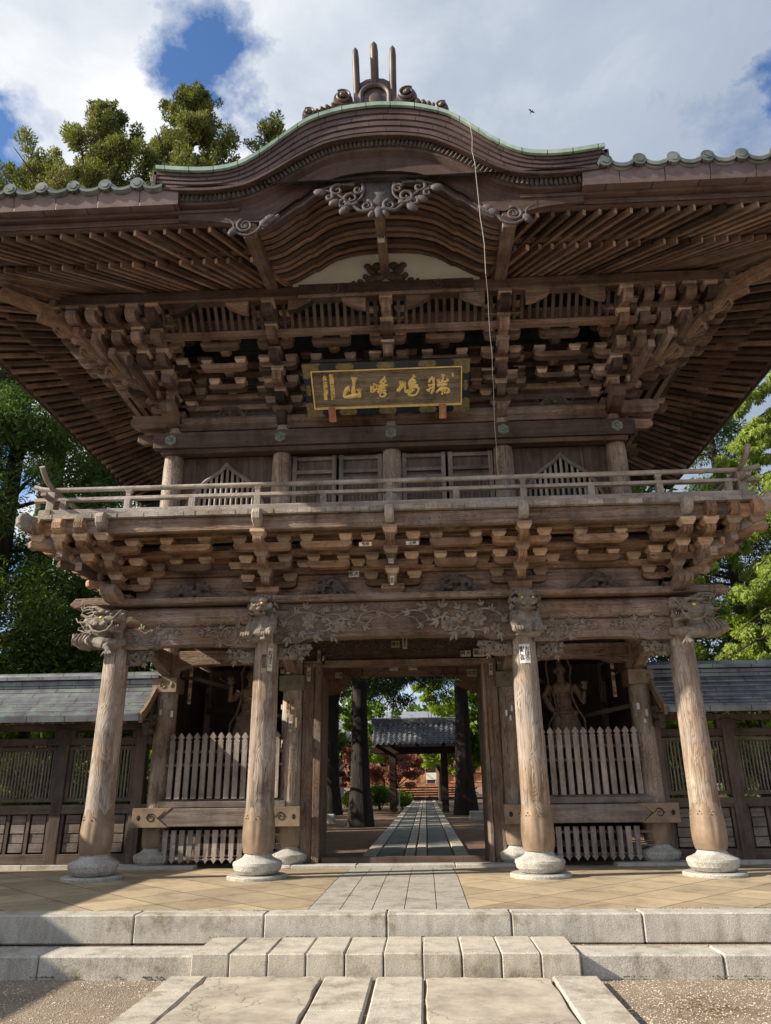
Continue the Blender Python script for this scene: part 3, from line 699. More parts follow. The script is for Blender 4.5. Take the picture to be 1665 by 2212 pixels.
def scrollwork(cx, sgn, par, y=-0.155, zc=3.08):
    m_ = MB(); w = lambda u, v: (cx+sgn*u, v)
    spiral(m_, w(0.30, zc+0.02), 0.12, 1.6, 3.4, sgn*1, 0.017, y)
    vine(m_, [w(0.02, zc+0.10), w(0.14, zc+0.02), w(0.2, zc-0.09), w(0.33, zc-0.12), w(0.45, zc-0.04), w(0.5, zc+0.06), w(0.62, zc+0.09)], 0.017, y)
    spiral(m_, w(0.10, zc-0.07), 0.06, 1.2, 0.5, -sgn, 0.013, y); spiral(m_, w(0.52, zc+0.03), 0.055, 1.3, 2.8, sgn, 0.012, y)
    for u, v, a in ((0.58, 0.10, 0.2), (0.42, 0.10, 1.4), (0.2, 0.11, 1.9), (0.66, 0.07, -0.2), (0.16, -0.03, 2.6), (0.4, -0.09, -0.4), (0.3, 0.03, 1.0)): leafsprig(m_, w(u, zc+v), a if sgn > 0 else math.pi-a, 0.085, y)
    P(m_, 'scroll_carving', 'carved', par, smooth=180)
for X, sgn, tb in ((-XO+0.2, 1, tb_l), (-XI-0.2, -1, tb_l), (XI+0.2, 1, tb_r), (XO-0.2, -1, tb_r)): scrollwork(X, sgn, tb)

# pierced corner brackets under the tie beams
def corner_bracket(X, sgn, y=-0.02, z=2.965, L=0.44, h=0.21):
    m_ = MB(); w = lambda u, v: (X+sgn*u, z-v)
    pr = [w(0, 0), w(L, 0), w(L+0.02, h*0.25), w(L-0.05, h*0.5), w(L-0.07, h*0.72), w(L-0.17, h*0.9), w(L*0.45, h), w(0, h*0.97)]
    if sgn > 0: pr = pr[::-1]
    m_.prism(pr, (0, y, 0), X_, Z_, -Y_, 0.09)
    spiral(m_, w(L*0.48, h*0.48), h*0.42, 1.5, 0, sgn, 0.014, y-0.05)
    for u, v, a in ((0.5, 0.2, 0.4), (0.62, 0.55, -0.3), (0.85, 0.2, -0.2), (0.84, 0.5, -0.8), (0.25, 0.5, 2.4), (0.3, 0.75, -2.2), (0.7, 0.85, -1.2)): leafsprig(m_, w(L*u, h*v), a if sgn > 0 else math.pi-a, 0.075, y-0.048)
    o_ = P(m_, 'corner_bracket', 'carved', smooth=180)
    m2 = MB()
    for u, v, l, a in ((0.24, 0.2, 0.07, 0.1), (0.6, 0.18, 0.06, -0.1), (0.36, 0.45, 0.03, 0.8), (0.3, 0.7, 0.035, -0.6), (0.68, 0.7, 0.03, -0.8), (0.55, 0.5, 0.025, 1.2), (0.8, 0.42, 0.02, 0)):
        q = w(L*u, h*v); m2.ell((q[0], y-0.044, q[1]), (l, 0.006, 0.012), Matrix.Rotation(-a*sgn, 3, 'Y'), 8, 5)
    P(m2, 'pierced_gap', 'black', o_)
for X, sg in ((-XO+0.17, 1), (-XI-0.17, -1), (-XI+0.17, 1), (XI-0.17, -1), (XI+0.17, 1), (XO-0.17, -1)):
    corner_bracket(X, sg, L=0.46 if abs(X) < 1.8 else 0.36, z=2.93 if abs(X) > 1.8 else 2.97)

# lions and dragons on the column heads ---------------------------------
def lion(X, turn, dark):
    T = Matrix.Translation((X, -0.16, 2.99)) @ Matrix.Rotation(turn, 4, 'Z')
    m_ = MB(T); e = m_.ell
    e((0, -0.13, 0.20), (0.155, 0.14, 0.19)); e((0, 0, 0.30), (0.17, 0.15, 0.27)); e((0, -0.17, 0.10), (0.14, 0.12, 0.10))
    for s_ in (-1, 1):
        m_.tube([(s_*0.13, -0.10, 0.30), (s_*0.165, -0.16, 0.18), (s_*0.155, -0.24, 0.08)], [0.075, 0.062, 0.055], 10)
        e((s_*0.15, -0.27, 0.055), (0.075, 0.075, 0.048)); e((s_*0.08, -0.2, -0.005), (0.095, 0.10, 0.035))
        for k in range(4):
            x = s_*0.15+(k-1.5)*0.037
            m_.tube([(x, -0.29, 0.085), (x, -0.345, 0.075), (x, -0.355, 0.03)], [0.018, 0.02, 0.014], 6)
    e((0, -0.23, 0.455), (0.13, 0.115, 0.085)); e((0, -0.31, 0.40), (0.095, 0.09, 0.055)); e((0, -0.27, 0.345), (0.085, 0.09, 0.030))
    e((0, -0.24, 0.55), (0.12, 0.09, 0.05))
    for s_ in (-1, 1):
        e((s_*0.06, -0.315, 0.525), (0.068, 0.045, 0.042)); e((s_*0.055, -0.385, 0.395), (0.048, 0.035, 0.036)); e((s_*0.042, -0.40, 0.435), (0.024, 0.022, 0.022))
        e((s_*0.135, -0.2, 0.47), (0.04, 0.03, 0.05)); e((s_*0.09, -0.30, 0.345), (0.02, 0.04, 0.025))
    e((0, -0.405, 0.435), (0.028, 0.03, 0.026))
    body = m_.build('lion_carving', 'carved', gate, vox=0.0085, sm=2, label='carved lion head with paws '+('lit, looking left' if turn < 0 else 'darker, looking right'))
    m2 = MB(T); rnd = random.Random(3)
    for s_ in (-1, 1):
        for i in range(6):
            for j in range(3):
                z = 0.58-i*0.09; r_ = 0.17+0.02*math.sin(i*1.3); a = 0.15+j*0.42
                c = V(s_*r_*math.cos(a*0.7), -0.17+j*0.10, z); rr = 0.038
                pts = []
                for k in range(13):
                    t = k/12; q = rr*(1-t*0.8); an = s_*t*9
                    pts.append(c+V(s_*0.01*t*2, 0, 0)+V(q*math.cos(an)*0.5, q*math.cos(an)*-0.8, q*math.sin(an)))
                m2.tube(pts, [0.015*(1-0.4*k/12) for k in range(13)], 5)
                m2.ell(c, 0.022, nu=7, nv=5)
    for i in range(7): a = i/6*math.pi; m2.ell((0.11*math.cos(a), -0.17, 0.585+0.03*math.sin(a)), 0.03, nu=7, nv=5)
    m2.build('mane', 'carved', body, smooth=180)
    for s_ in (-1, 1):
        m3 = MB(T); m3.ell((s_*0.075, -0.352, 0.472), 0.019, nu=10, nv=7); m3.build('eye', 'eye', body, smooth=180)
    m4 = MB(T); m4.box(-0.075, 0.075, -0.345, -0.30, 0.352, 0.372); m4.build('mouth', 'black', body)
lion(-XI, -0.18, False); lion(XI, 0.10, True)

def dragon(sg):
    """sg=-1: left corner, snout towards the centre; built for the left corner and mirrored"""
    T = Matrix.Translation((sg*4.04, -0.28, 3.0)) @ Matrix.Diagonal((-sg, 1, 1, 1))
    m_ = MB(T); e = m_.ell
    def rot(a): return Matrix.Rotation(a, 3, 'Y')
    e((-0.06, 0, 0.30), (0.20, 0.15, 0.13)); e((0.10, -0.06, 0.31), (0.15, 0.12, 0.075)); e((0.23, -0.07, 0.325), (0.085, 0.095, 0.05), rot(-0.1))
    e((0.02, -0.05, 0.21), (0.20, 0.10, 0.06)); e((0.12, -0.06, 0.16), (0.15, 0.09, 0.035), rot(0.15)); e((-0.12, 0.05, 0.12), (0.20, 0.15, 0.10)); e((-0.2, 0.06, 0.28), (0.16, 0.16, 0.15))
    e((0.28, -0.11, 0.37), (0.038, 0.035, 0.03)); e((0.27, -0.02, 0.37), (0.038, 0.035, 0.03))
    for k, (x, z, r_) in enumerate(((-0.10, 0.40, 0.05), (-0.01, 0.42, 0.055), (0.07, 0.405, 0.045), (-0.08, 0.235, 0.055), (0.02, 0.235, 0.06), (0.13, 0.375, 0.035), (-0.17, 0.22, 0.05))): e((x, -0.14, z), (r_, 0.045, r_*0.62))
    m_.tube([(-0.04, -0.04, 0.44), (-0.16, -0.03, 0.50), (-0.30, 0.02, 0.515), (-0.40, 0.06, 0.50)], [0.032, 0.03, 0.022, 0.01], 8)
    m_.tube([(-0.25, 0.10, 0.10), (-0.12, -0.02, 0.02), (0.05, -0.10, -0.03), (0.18, -0.06, -0.02), (0.27, 0.06, 0.02)], [0.11, 0.10, 0.085, 0.07, 0.05], 10)
    m_.tube([(0.12, -0.06, 0.0), (0.10, -0.16, -0.08), (0.16, -0.18, -0.13)], [0.055, 0.045, 0.035], 8)
    for k in range(4): a = -0.9+k*0.6; m_.tube([(0.15, -0.18, -0.12), (0.15+0.07*math.sin(a), -0.21, -0.155-0.03*math.cos(a)), (0.15+0.12*math.sin(a), -0.19, -0.20-0.03*math.cos(a))], [0.022, 0.018, 0.006], 6)
    m_.tube([(-0.22, 0.1, -0.02), (-0.34, 0.05, -0.02), (-0.42, 0.0, 0.05), (-0.46, 0.02, 0.14)], [0.075, 0.06, 0.05, 0.02], 8)
    body = m_.build('dragon_carving', 'carved', gate, vox=0.0085, sm=2, label='carved dragon head with curling whisker on the '+('sunlit' if sg < 0 else 'shaded')+' corner column')
    m2 = MB(T)
    m2.tube([(0.16, -0.17, 0.28), (0.17, -0.21, 0.22), (0.12, -0.23, 0.135), (0.02, -0.235, 0.105), (-0.09, -0.22, 0.14), (-0.15, -0.2, 0.22), (-0.22, -0.17, 0.265), (-0.36, -0.1, 0.28), (-0.42, -0.05, 0.35)], [0.014, 0.016, 0.019, 0.02, 0.019, 0.017, 0.014, 0.011, 0.008], 8)
    for i in range(15):                                   # mane strands sweeping back and curling
        z0_ = 0.47-i*0.028; y0_ = -0.13+0.012*(i % 4); L = 0.22+0.06*math.sin(i*1.7)
        pts = []
        for k in range(15):
            t = k/14; x = -0.14-L*t; z = z0_+0.035*math.sin(t*5+i*0.8)*t+0.04*t
            if t > 0.72: a = (t-0.72)*17; x = -0.14-L*0.72-0.032*math.sin(a); z = z0_+0.03+0.04*0.72+0.032*math.cos(a)*(1 if i % 2 else -1)
            pts.append((x, y0_+0.10*t, z))
        m2.tube(pts, [0.013*(1-0.6*k/14) for k in range(15)], 6)
    for i in range(6): m2.tube([(0.10+0.02*i, -0.13, 0.30+0.012*i), (0.155+0.02*i, -0.175, 0.315+0.02*i), (0.205+0.014*i, -0.165, 0.33+0.022*i)], [0.012, 0.009, 0.003], 5)
    for i in range(5): m2.tube([(-0.14-0.05*i, -0.12, 0.12), (-0.2-0.05*i, -0.13, 0.03), (-0.18-0.055*i, -0.12, -0.06)], [0.016, 0.012, 0.004], 5)
    m2.build('mane', 'carved', body, smooth=180)
    m3 = MB(T); m3.ell((-0.005, -0.178, 0.325), (0.028, 0.02, 0.021), nu=10, nv=7); m3.build('eye', 'eye', body, smooth=180)
    m4 = MB(T)
    for i in range(8): m4.tube([(0.02+0.03*i, -0.135, 0.232), (0.02+0.03*i, -0.14, 0.205)], [0.009, 0.002], 5)
    m4.build('teeth', 'paper', body)
    m5 = MB(T); m5.ell((0.13, -0.12, 0.235), (0.13, 0.03, 0.022), rot(0.08)); m5.build('mouth', 'black', body)
dragon(-1); dragon(1)
# beam ends beyond the corner columns
for sg in (-1, 1):
    m_ = MB()
    m_.prism([(4.05, 3.545), (4.62, 3.55), (4.70, 3.60), (4.62, 3.69), (4.3, 3.70), (4.05, 3.68)][::(1 if sg > 0 else 1)], (0, 0, 0), X_*sg, Z_, -Y_*sg, 0.2)
    pr = [(0.1, 3.56), (0.42, 3.56), (0.60, 3.62), (0.64, 3.70), (0.56, 3.77), (0.42, 3.77), (0.30, 3.72), (0.1, 3.70)]
    m_.prism([(-a, b) for a, b in pr], (sg*XO, 0, 0), Y_, Z_, X_, 0.2)
    m_.prism([(4.1, 2.98), (4.50, 2.98), (4.62, 3.04), (4.62, 3.14), (4.5, 3.2), (4.1, 3.24)], (0, 0.05, 0), X_*sg, Z_, -Y_*sg, 0.2)
    P(m_, 'beam_end', 'beam', bev=0.012)
# small corbels on top of each front column under the plate
# ------------------------------------------------------------------ bracket clusters
BLK = {}
NBLK = [0]; REST = MB(); RESTL = MB()
def block_mesh(s_, h, m):
    k = (round(s_, 3), round(h, 3), m)
    if k not in BLK:
        BLK[k] = []
        for v in range(3):
            b = MB(); b.obox((0, 0, h*0.78), X_, Y_, Z_, s_, s_, h*0.44)
            b.obox((0, 0, h*0.28), X_, Y_, Z_, s_, s_, h*0.56, taper=0.66); BLK[k].append(b.build('bearing_block', 'blocklow' if m is M['lower'] else 'block', mesh_only=True))
    return random.choice(BLK[k])
def put_block(par, p, s_, h, m, T):
    w = T @ Vector(p)
    if NBLK[0] < 98 and w.y < 0.1:
        NBLK[0] += 1
        o_ = link('bearing_block', block_mesh(s_, h, m), par, w)
        o_.rotation_euler = T.to_euler()
    else:
        b = RESTL if m is M['lower'] else REST; old = b.T; b.T = T
        b.obox(Vector(p)+V(0, 0, h*0.78), X_, Y_, Z_, s_, s_, h*0.44); b.obox(Vector(p)+V(0, 0, h*0.28), X_, Y_, Z_, s_, s_, h*0.56, taper=0.66); b.T = old
def xarm(m_, a, o_, z, L, h, w=0.135):
    """cross arm along the wall, underside rounded up at both ends"""
    pr = [(-L, h), (-L, h*0.52), (-L+h*0.18, h*0.28), (-L+h*0.5, h*0.08), (-L+h*0.95, 0), (L-h*0.95, 0), (L-h*0.5, h*0.08), (L-h*0.18, h*0.28), (L, h*0.52), (L, h)]
    m_.prism([(x+a, y+z) for x, y in pr], (0, -o_, 0), X_, Z_, -Y_, w)
def oarm(m_, a, o0, o1, z, h, w=0.12, nose=0):
    """arm reaching out from the wall (local -y), with a rounded or a carved drooping nose"""
    if nose == 0: pr = [(o0, h), (o0, 0), (o1-h*0.9, 0), (o1-h*0.42, h*0.1), (o1-h*0.12, h*0.35), (o1, h*0.6), (o1, h)]
    elif nose == 1: w = 0.15; pr = [(o0, h), (o0, 0), (o1-0.20, 0), (o1-0.13, -0.035), (o1-0.05, -0.052), (o1+0.02, -0.035), (o1+0.065, 0.012), (o1+0.075, h*0.75), (o1+0.07, h)]
    else: pr = [(o0, h), (o0, 0), (o1-h*1.3, -h*0.05), (o1-h*0.8, -h*0.30), (o1-h*0.2, -h*0.15), (o1+h*0.12, h*0.35), (o1+h*0.10, h*0.95), (o1-h*0.15, h*1.25), (o1-h*0.6, h*1.28), (o1-h*0.9, h*1.05)]
    m_.prism([(-x, y+z) for x, y in pr], (a, 0, 0), Y_, Z_, X_, w)
def fist(m_, a, o_, z, s_=0.1):
    """rounded nose that ends a projecting beam"""
    pr = [(o_-0.25, z), (o_-0.02, z-0.01), (o_+0.09, z+0.02), (o_+0.14, z+0.07), (o_+0.15, z+0.15), (o_+0.12, z+0.21), (o_+0.05, z+0.24), (o_-0.02, z+0.20), (o_-0.25, z+0.19)]
    m_.prism([(-x, y) for x, y in pr], (a, 0, 0), Y_, Z_, X_, s_*1.25)
def cluster(T, par_name, m, n, step, pitch, z0, big, ah, bh, bs, noses, base, tops=True, half=0.33):
    m_ = MB(T); blocks = []
    m_.obox((0, -0.0, z0+big*0.75), X_, Y_, Z_, 0.33, 0.33, big*0.5); m_.obox((0, 0, z0+big*0.25), X_, Y_, Z_, 0.33, 0.33, big*0.5, taper=0.68)
    for t in range(1, n+1):
        z = z0+big+(t-1)*pitch
        oarm(m_, 0, -0.1, t*step+0.07, z, ah, nose=noses)
        o_ = (t-1)*step; L = half if t % 2 else half*0.92
        xarm(m_, 0, o_, z+0.002, L, ah)
        blocks += [(-L+bs*0.45, -o_, z+ah), (L-bs*0.45, -o_, z+ah), (0, -t*step, z+ah)]
        if t > 1:
            xarm(m_, 0, 0, z+0.001, half*1.5, ah); blocks += [(-half*1.5+bs*0.5, 0, z+ah), (half*1.5-bs*0.5, 0, z+ah)]
    c = P(m_, par_name, m, bev=0.005)
    for b in blocks: put_block(c, b, bs, bh, m, T)
    return c
def corner(T, sg, m, n, step, pitch, z0, big, ah, bh, bs, noses, topnose, dnose, diag=True):
    """corner lattice: arms continue the side walls' steps to the front; a diagonal arm in the middle"""
    m_ = MB(T); blocks = []
    for k in range(1, n+1):
        for t in range(k+1, n+1):
            z = z0+big+(t-1)*pitch
            oarm(m_, sg*k*step, -0.1, t*step+0.07, z, ah, nose=noses); blocks.append((sg*k*step, -t*step, z+ah))
        if topnose: fist(m_, sg*k*step, (n)*step+0.05, z0+big+n*pitch-0.02)
        m_.obox((sg*k*step/2, -k*step, z0+big+k*pitch+ah/2+0.001), X_, Y_, Z_, k*step+0.3, 0.09, ah)
    for t in range(1, n+1 if diag else 1):
        z = z0+big+(t-1)*pitch; L = t*step*1.414+0.12
        d = V(sg*0.7071, -0.7071, 0); up = Z_; side = d.cross(up)
        h = ah
        pr = [(0, h), (0, 0), (L-h*1.2, 0), (L-h*0.6, -h*0.25), (L, h*0.1), (L+h*0.15, h*0.6), (L, h)]
        m_.prism(pr, (0, 0, z+0.0015), d, Z_, d.cross(Z_), 0.12)
        b = d*(t*step*1.414); blocks.append((b.x, b.y, z+ah))
    c = P(m_, 'corner_cluster', m, bev=0.005)
    for b in blocks: put_block(c, b, bs, bh, m, T)
    if dnose:
        for t in range(2, n+1):                                     # carved wave noses on the diagonal
            z = z0+big+(t-1)*pitch+0.02; L = t*step*1.414+0.1; d = V(sg*0.7071, -0.7071, 0)
            b = MB(T)
            for s_ in (-1, 1):
                for q in range(3):
                    pts = [d*(L+0.06*i-0.05)+d.cross(Z_)*(s_*0.035*(1+0.3*q))+Z_*(z+0.02+q*0.035+0.02*math.sin(i*1.2+q)+0.006*i*i*0.6) for i in range(7)]
                    b.tube(pts, [0.034, 0.036, 0.034, 0.03, 0.026, 0.02, 0.008], 6)
            for q in range(3): p_ = d*(L+0.30)+Z_*(z+0.05+0.035*q); b.ell(p_, 0.03, nu=7, nv=5)
            b.build('diagonal_nose', 'carvedbrown' if dnose == 1 else 'carved', c, vox=0.012, sm=1)
    return c

LOW = dict(n=3, step=0.30, pitch=0.20, z0=3.635, big=0.155, ah=0.10, bh=0.10, bs=0.20)
UPP = dict(n=5, step=0.30, pitch=0.20, z0=6.74, big=0.15, ah=0.095, bh=0.105, bs=0.195)
low_x = (0.0, -XI, XI, -XO, XO)
for X in low_x:
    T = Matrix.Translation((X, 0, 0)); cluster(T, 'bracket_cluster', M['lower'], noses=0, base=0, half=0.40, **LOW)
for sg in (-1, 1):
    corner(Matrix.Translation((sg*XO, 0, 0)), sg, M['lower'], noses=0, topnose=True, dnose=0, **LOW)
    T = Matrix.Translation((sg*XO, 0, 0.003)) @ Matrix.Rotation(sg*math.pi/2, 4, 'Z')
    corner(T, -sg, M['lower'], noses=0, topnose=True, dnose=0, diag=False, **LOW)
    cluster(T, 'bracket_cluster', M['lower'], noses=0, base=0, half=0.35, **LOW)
    T2 = Matrix.Translation((sg*XO, YR, 0.003)) @ Matrix.Rotation(sg*math.pi/2, 4, 'Z')
    cluster(T2, 'bracket_cluster', M['lower'], noses=0, base=0, half=0.35, **LOW)
up_x = (-XU/2, 0.0, XU/2, -XU, XU)
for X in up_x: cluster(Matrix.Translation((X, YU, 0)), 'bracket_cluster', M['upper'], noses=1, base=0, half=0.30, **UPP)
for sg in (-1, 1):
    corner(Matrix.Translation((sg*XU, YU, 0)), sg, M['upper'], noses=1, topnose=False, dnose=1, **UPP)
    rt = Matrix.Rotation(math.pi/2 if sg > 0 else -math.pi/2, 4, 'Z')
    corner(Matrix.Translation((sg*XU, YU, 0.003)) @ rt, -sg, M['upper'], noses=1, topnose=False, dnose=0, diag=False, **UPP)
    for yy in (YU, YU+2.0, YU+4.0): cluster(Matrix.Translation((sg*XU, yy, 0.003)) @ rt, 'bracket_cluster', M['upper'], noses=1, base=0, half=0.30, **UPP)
# noses that end the projecting beams under the balcony
m_ = MB()
for X in (-XI, 0, XI, -XO, XO): fist(m_, X, 0.98, 4.43, 0.1)
for sg in (-1, 1):
    m_.T = Matrix.Translation((sg*XO, 0, 0)) @ Matrix.Rotation(sg*math.pi/4, 4, 'Z'); fist(m_, 0, 1.46, 4.43, 0.12); fist(m_, 0, 1.15, 4.24, 0.11); fist(m_, 0, 0.80, 4.06, 0.11); m_.T = None
P(m_, 'beam_nose', 'rail', bev=0.02)

# continuous tie beams and the small blocks between clusters
def ties(m, Y0, Xc, mids, n, step, pitch, z0, big, ah, bh, bs, upper):
    m_ = MB()
    m_.box(-Xc, Xc, Y0+0.05, Y0+0.09, z0, z0+big+n*pitch+0.1)          # board wall behind
    c = P(m_, 'bracket_wall', 'darkwood' if upper else 'beam')
    m_ = MB(); I = Matrix.Identity(4); bl = []
    for t in range(1, n+1):
        z = z0+big+(t-1)*pitch
        if t >= (2 if not upper else 1): m_.box(-Xc-0.2, Xc+0.2, Y0-0.045, Y0+0.045, z+0.003, z+ah-0.004)
        for j in range(1, n):
            if t == j+2 and not upper: m_.box(-Xc-j*step-0.25, Xc+j*step+0.25, Y0-j*step-0.045, Y0-j*step+0.045, z+0.003, z+ah-0.003)
        for x in mids:
            if t == 1: continue
            k = (t-1 if not upper else (t-1 if t < n else t-2))
            xarm(m_, x, -(Y0-k*step), z+0.004, 0.36 if t % 2 else 0.30, ah)
            e_ = 0.27 if t % 2 else 0.21
            bl += [(x-e_, Y0-k*step, z+ah), (x+e_, Y0-k*step, z+ah)]
            if k and upper: bl.append((x, Y0-(k-1)*step, z+ah))
    c = P(m_, 'bracket_tie', m, bev=0.004)
    for b in bl: put_block(c, b, bs*0.9, bh, m, I)
ties(M['lower'], 0, XO, (-2.88, -0.9, 0.9, 2.88), upper=False, **LOW)
ties(M['upper'], YU, XU, (-2.62, -0.875, 0.875, 2.62), upper=True, **UPP)
for sg in (-1, 1):
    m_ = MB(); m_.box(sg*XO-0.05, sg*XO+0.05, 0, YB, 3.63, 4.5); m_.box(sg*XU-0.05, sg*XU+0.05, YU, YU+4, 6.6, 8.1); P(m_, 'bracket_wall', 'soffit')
    m_ = MB()
    for j in range(1, 4): m_.box(sg*(XO+j*0.3)-0.045, sg*(XO+j*0.3)+0.045, -0.9, YB, 4.40-(3-j)*0.2-0.12, 4.40-(3-j)*0.2)
    for j in range(1, 5): m_.box(sg*(XU+j*0.3)-0.045, sg*(XU+j*0.3)+0.045, -1.1, YU+4.5, 7.86-(5-j)*0.2-0.12, 7.86-(5-j)*0.2)
    P(m_, 'bracket_tie', 'upper')
tag(P(REST, 'bearing_block', 'block'), kind='stuff'); tag(P(RESTL, 'bearing_block', 'blocklow'), kind='stuff')

# carved struts between the brackets
def strut(x, y, z, w, h, kind, m):
    m_ = MB()
    n = 16; pr = []
    for i in range(n+1):
        t = i/n; a = -w+2*w*t; hh = h*(0.12+0.88*math.exp(-(a/(w*0.50))**4)); pr.append((a, hh))
    pr = [(-w, 0)]+pr+[(w, 0)]
    m_.prism(pr[::-1], (x, y, z), X_, Z_, -Y_, 0.05)
    r_ = random.Random(kind*11+5)
    for i in range(46 if kind < 9 else 0):
        a = r_.uniform(-0.8, 0.8)*w; top = h*(0.12+0.88*math.exp(-(a/(w*0.5))**4)); b = r_.uniform(0.05, 0.92)*top
        m_.ell((x+a, y-0.05-r_.uniform(0, 0.035), z+b), (r_.uniform(0.03, 0.085), 0.035, r_.uniform(0.02, 0.05)), Matrix.Rotation(r_.uniform(-1, 1), 3, 'Y'), 8, 6)
    if kind == 1: spiral(m_, (x-0.1, z+h*0.5), 0.1, 1.2, 1, 1, 0.02, y-0.1)
    if kind == 2:
        for i in range(6): m_.ell((x-0.16+0.06*i, y-0.09, z+h*0.78+0.02*math.sin(i)), 0.034)
    if kind == 3: m_.tube([(x-0.2, y-0.09, z+0.1), (x-0.05, y-0.1, z+0.17), (x+0.1, y-0.1, z+0.13), (x+0.22, y-0.09, z+0.2)], [0.02, 0.05, 0.04, 0.015], 8)
    if kind < 9: P(m_, 'carved_strut', m, vox=0.011, sm=1)
    else:
        for s_ in (-1, 1): spiral(m_, (x+s_*0.11, z+h*0.35), 0.07, 1.6, 1.5, s_, 0.012, y-0.05); spiral(m_, (x+s_*w*0.72, z+h*0.22), 0.06, 1.2, 1.5, s_, 0.010, y-0.04)
        m_.ell((x, y-0.05, z+h*0.35), 0.04)
        P(m_, 'carved_strut', m, smooth=60)
for i, x in enumerate((-2.88, -0.92, 0.92, 2.88)):
    strut(x, -0.06, 3.635, 0.46, 0.27, i, 'carveddark')
for x in (-2.62, 2.62, -0.875, 0.875): strut(x, YU-0.05, 6.74, 0.42, 0.2, 9, 'carveddark')

# ------------------------------------------------------------------ balcony
for (a, b) in (((-4.75, -0.9), (4.75, -0.9)), ((-4.87, -0.9), (-4.87, 5.3)), ((4.87, -0.9), (4.87, 5.3))):
    m_ = MB(); m_.beam((a[0], a[1], 4.485), (b[0], b[1], 4.485), 0.11, 0.20); P(m_, 'balcony_beam', 'beam', bev=0.01)
m_ = MB(); x = -4.86
while x < 4.86:
    w = random.uniform(0.155, 0.21); m_.box(x+0.002, min(x+w, 4.86)-0.002, -1.02-random.uniform(0, .012), 0.4, 4.592, 4.66+random.uniform(-.004, .004)); x += w
y = -1.0
while y < 5.4:
    for sg in (-1, 1): m_.box(min(sg*3.4, sg*5.02), max(sg*3.4, sg*5.02), y+0.002, y+0.18, 4.588, 4.655)
    y += 0.182
P(m_, 'balcony_floor', 'rail')
m_ = MB(); m_.box(-4.8, 4.8, -0.84, 0.3, 4.54, 4.585); P(m_, 'balcony_underside', 'darkwood')
for y_, z_ in ((-0.60, 4.395), (-0.30, 4.43)): m_ = MB(); m_.box(-4.6, 4.6, y_-0.05, y_+0.05, z_, z_+0.10); P(m_, 'bracket_tie', 'lower', bev=0.006)
rail = link('balcony_railing', None, gate)
def side_rail(z, r_, sq, y0, y1, name):
    for sg in (-1, 1):
        m_ = MB()
        if sq: m_.box(sg*4.78-0.04, sg*4.78+0.04, y0, y1, z-r_, z+r_)
        else: m_.tube([(sg*4.78, y1, z), (sg*4.78, -0.6, z), (sg*4.78, -0.9, z+0.01), (sg*4.78, -1.08, z+0.06), (sg*4.78, -1.2, z+0.14), (sg*4.78, -1.26, z+0.20)], r_, 12)
        m_.build(name, 'rail', rail, smooth=50, bev=0 if not sq else 0.006)
m_ = MB(); m_.tube([(-5.06, -0.86, 5.14), (-4.95, -0.86, 5.105), (-4.8, -0.86, 5.085), (0, -0.86, 5.08), (4.8, -0.86, 5.085), (4.95, -0.86, 5.105), (5.06, -0.86, 5.14)], 0.036, 12); m_.build('top_rail', 'rail', rail, smooth=50)
m_ = MB(); m_.box(-5.03, 5.03, -0.90, -0.82, 4.905, 4.955); m_.build('middle_rail', 'rail', rail, bev=0.006)
m_ = MB(); m_.box(-4.92, 4.92, -0.93, -0.80, 4.665, 4.765); m_.build('bottom_rail', 'rail', rail, bev=0.008)
side_rail(5.08, 0.036, False, 0, 5.2, 'top_rail'); side_rail(4.93, 0.025, True, -1.12, 5.2, 'middle_rail'); side_rail(4.715, 0.05, True, -0.95, 5.2, 'bottom_rail')
for i in range(-5, 6):
    x = i*0.92; tall = i % 2 == 0
    m_ = MB(); m_.box(x-0.045, x+0.045, -0.905, -0.815, 4.765, 4.905)
    if tall: m_.box(x-0.035, x+0.035, -0.895, -0.825, 4.955, 5.0); m_.obox((x, -0.86, 5.025), X_, Y_, Z_, 0.10, 0.085, 0.05, taper=0.7)
    m_.build('rail_post', 'rail', rail, bev=0.005)
for sg in (-1, 1):
    m_ = MB(); m_.box(sg*4.78-0.055, sg*4.78+0.055, -0.915, -0.805, 4.765, 5.045); m_.build('rail_post', 'rail', rail, bev=0.005)
    for yy in (0.3, 1.3, 2.3, 3.3, 4.3): m_ = MB(); m_.box(sg*4.78-0.045, sg*4.78+0.045, yy-0.045, yy+0.045, 4.765, 5.05); m_.build('rail_post', 'rail', rail, bev=0.005)

# ------------------------------------------------------------------ upper storey
for X in (-XU, -XU/2, 0, XU/2, XU):
    for yy in ((YU,) if abs(X) < XU else (YU, YU+2, YU+4)):
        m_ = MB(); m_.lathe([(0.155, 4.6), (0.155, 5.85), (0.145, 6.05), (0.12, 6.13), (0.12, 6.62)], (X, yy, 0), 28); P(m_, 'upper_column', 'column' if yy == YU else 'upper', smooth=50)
beam_x('upper_beam', 'darkwood', -3.78, 3.78, 0.06, 0.18, 6.14, 6.41)
beam_x('upper_beam', 'rafter', -3.66, 3.66, 0.10, 0.28, 6.055, 6.135)
beam_x('upper_beam', 'upper', -3.6, 3.6, 0.2, 0.4, 6.50, 6.60)
m_ = MB(); m_.tube([(-3.75, 0.24, 6.67), (0, 0.24, 6.67), (3.75, 0.24, 6.67)], 0.085, 14); P(m_, 'upper_beam', 'beam', smooth=50)
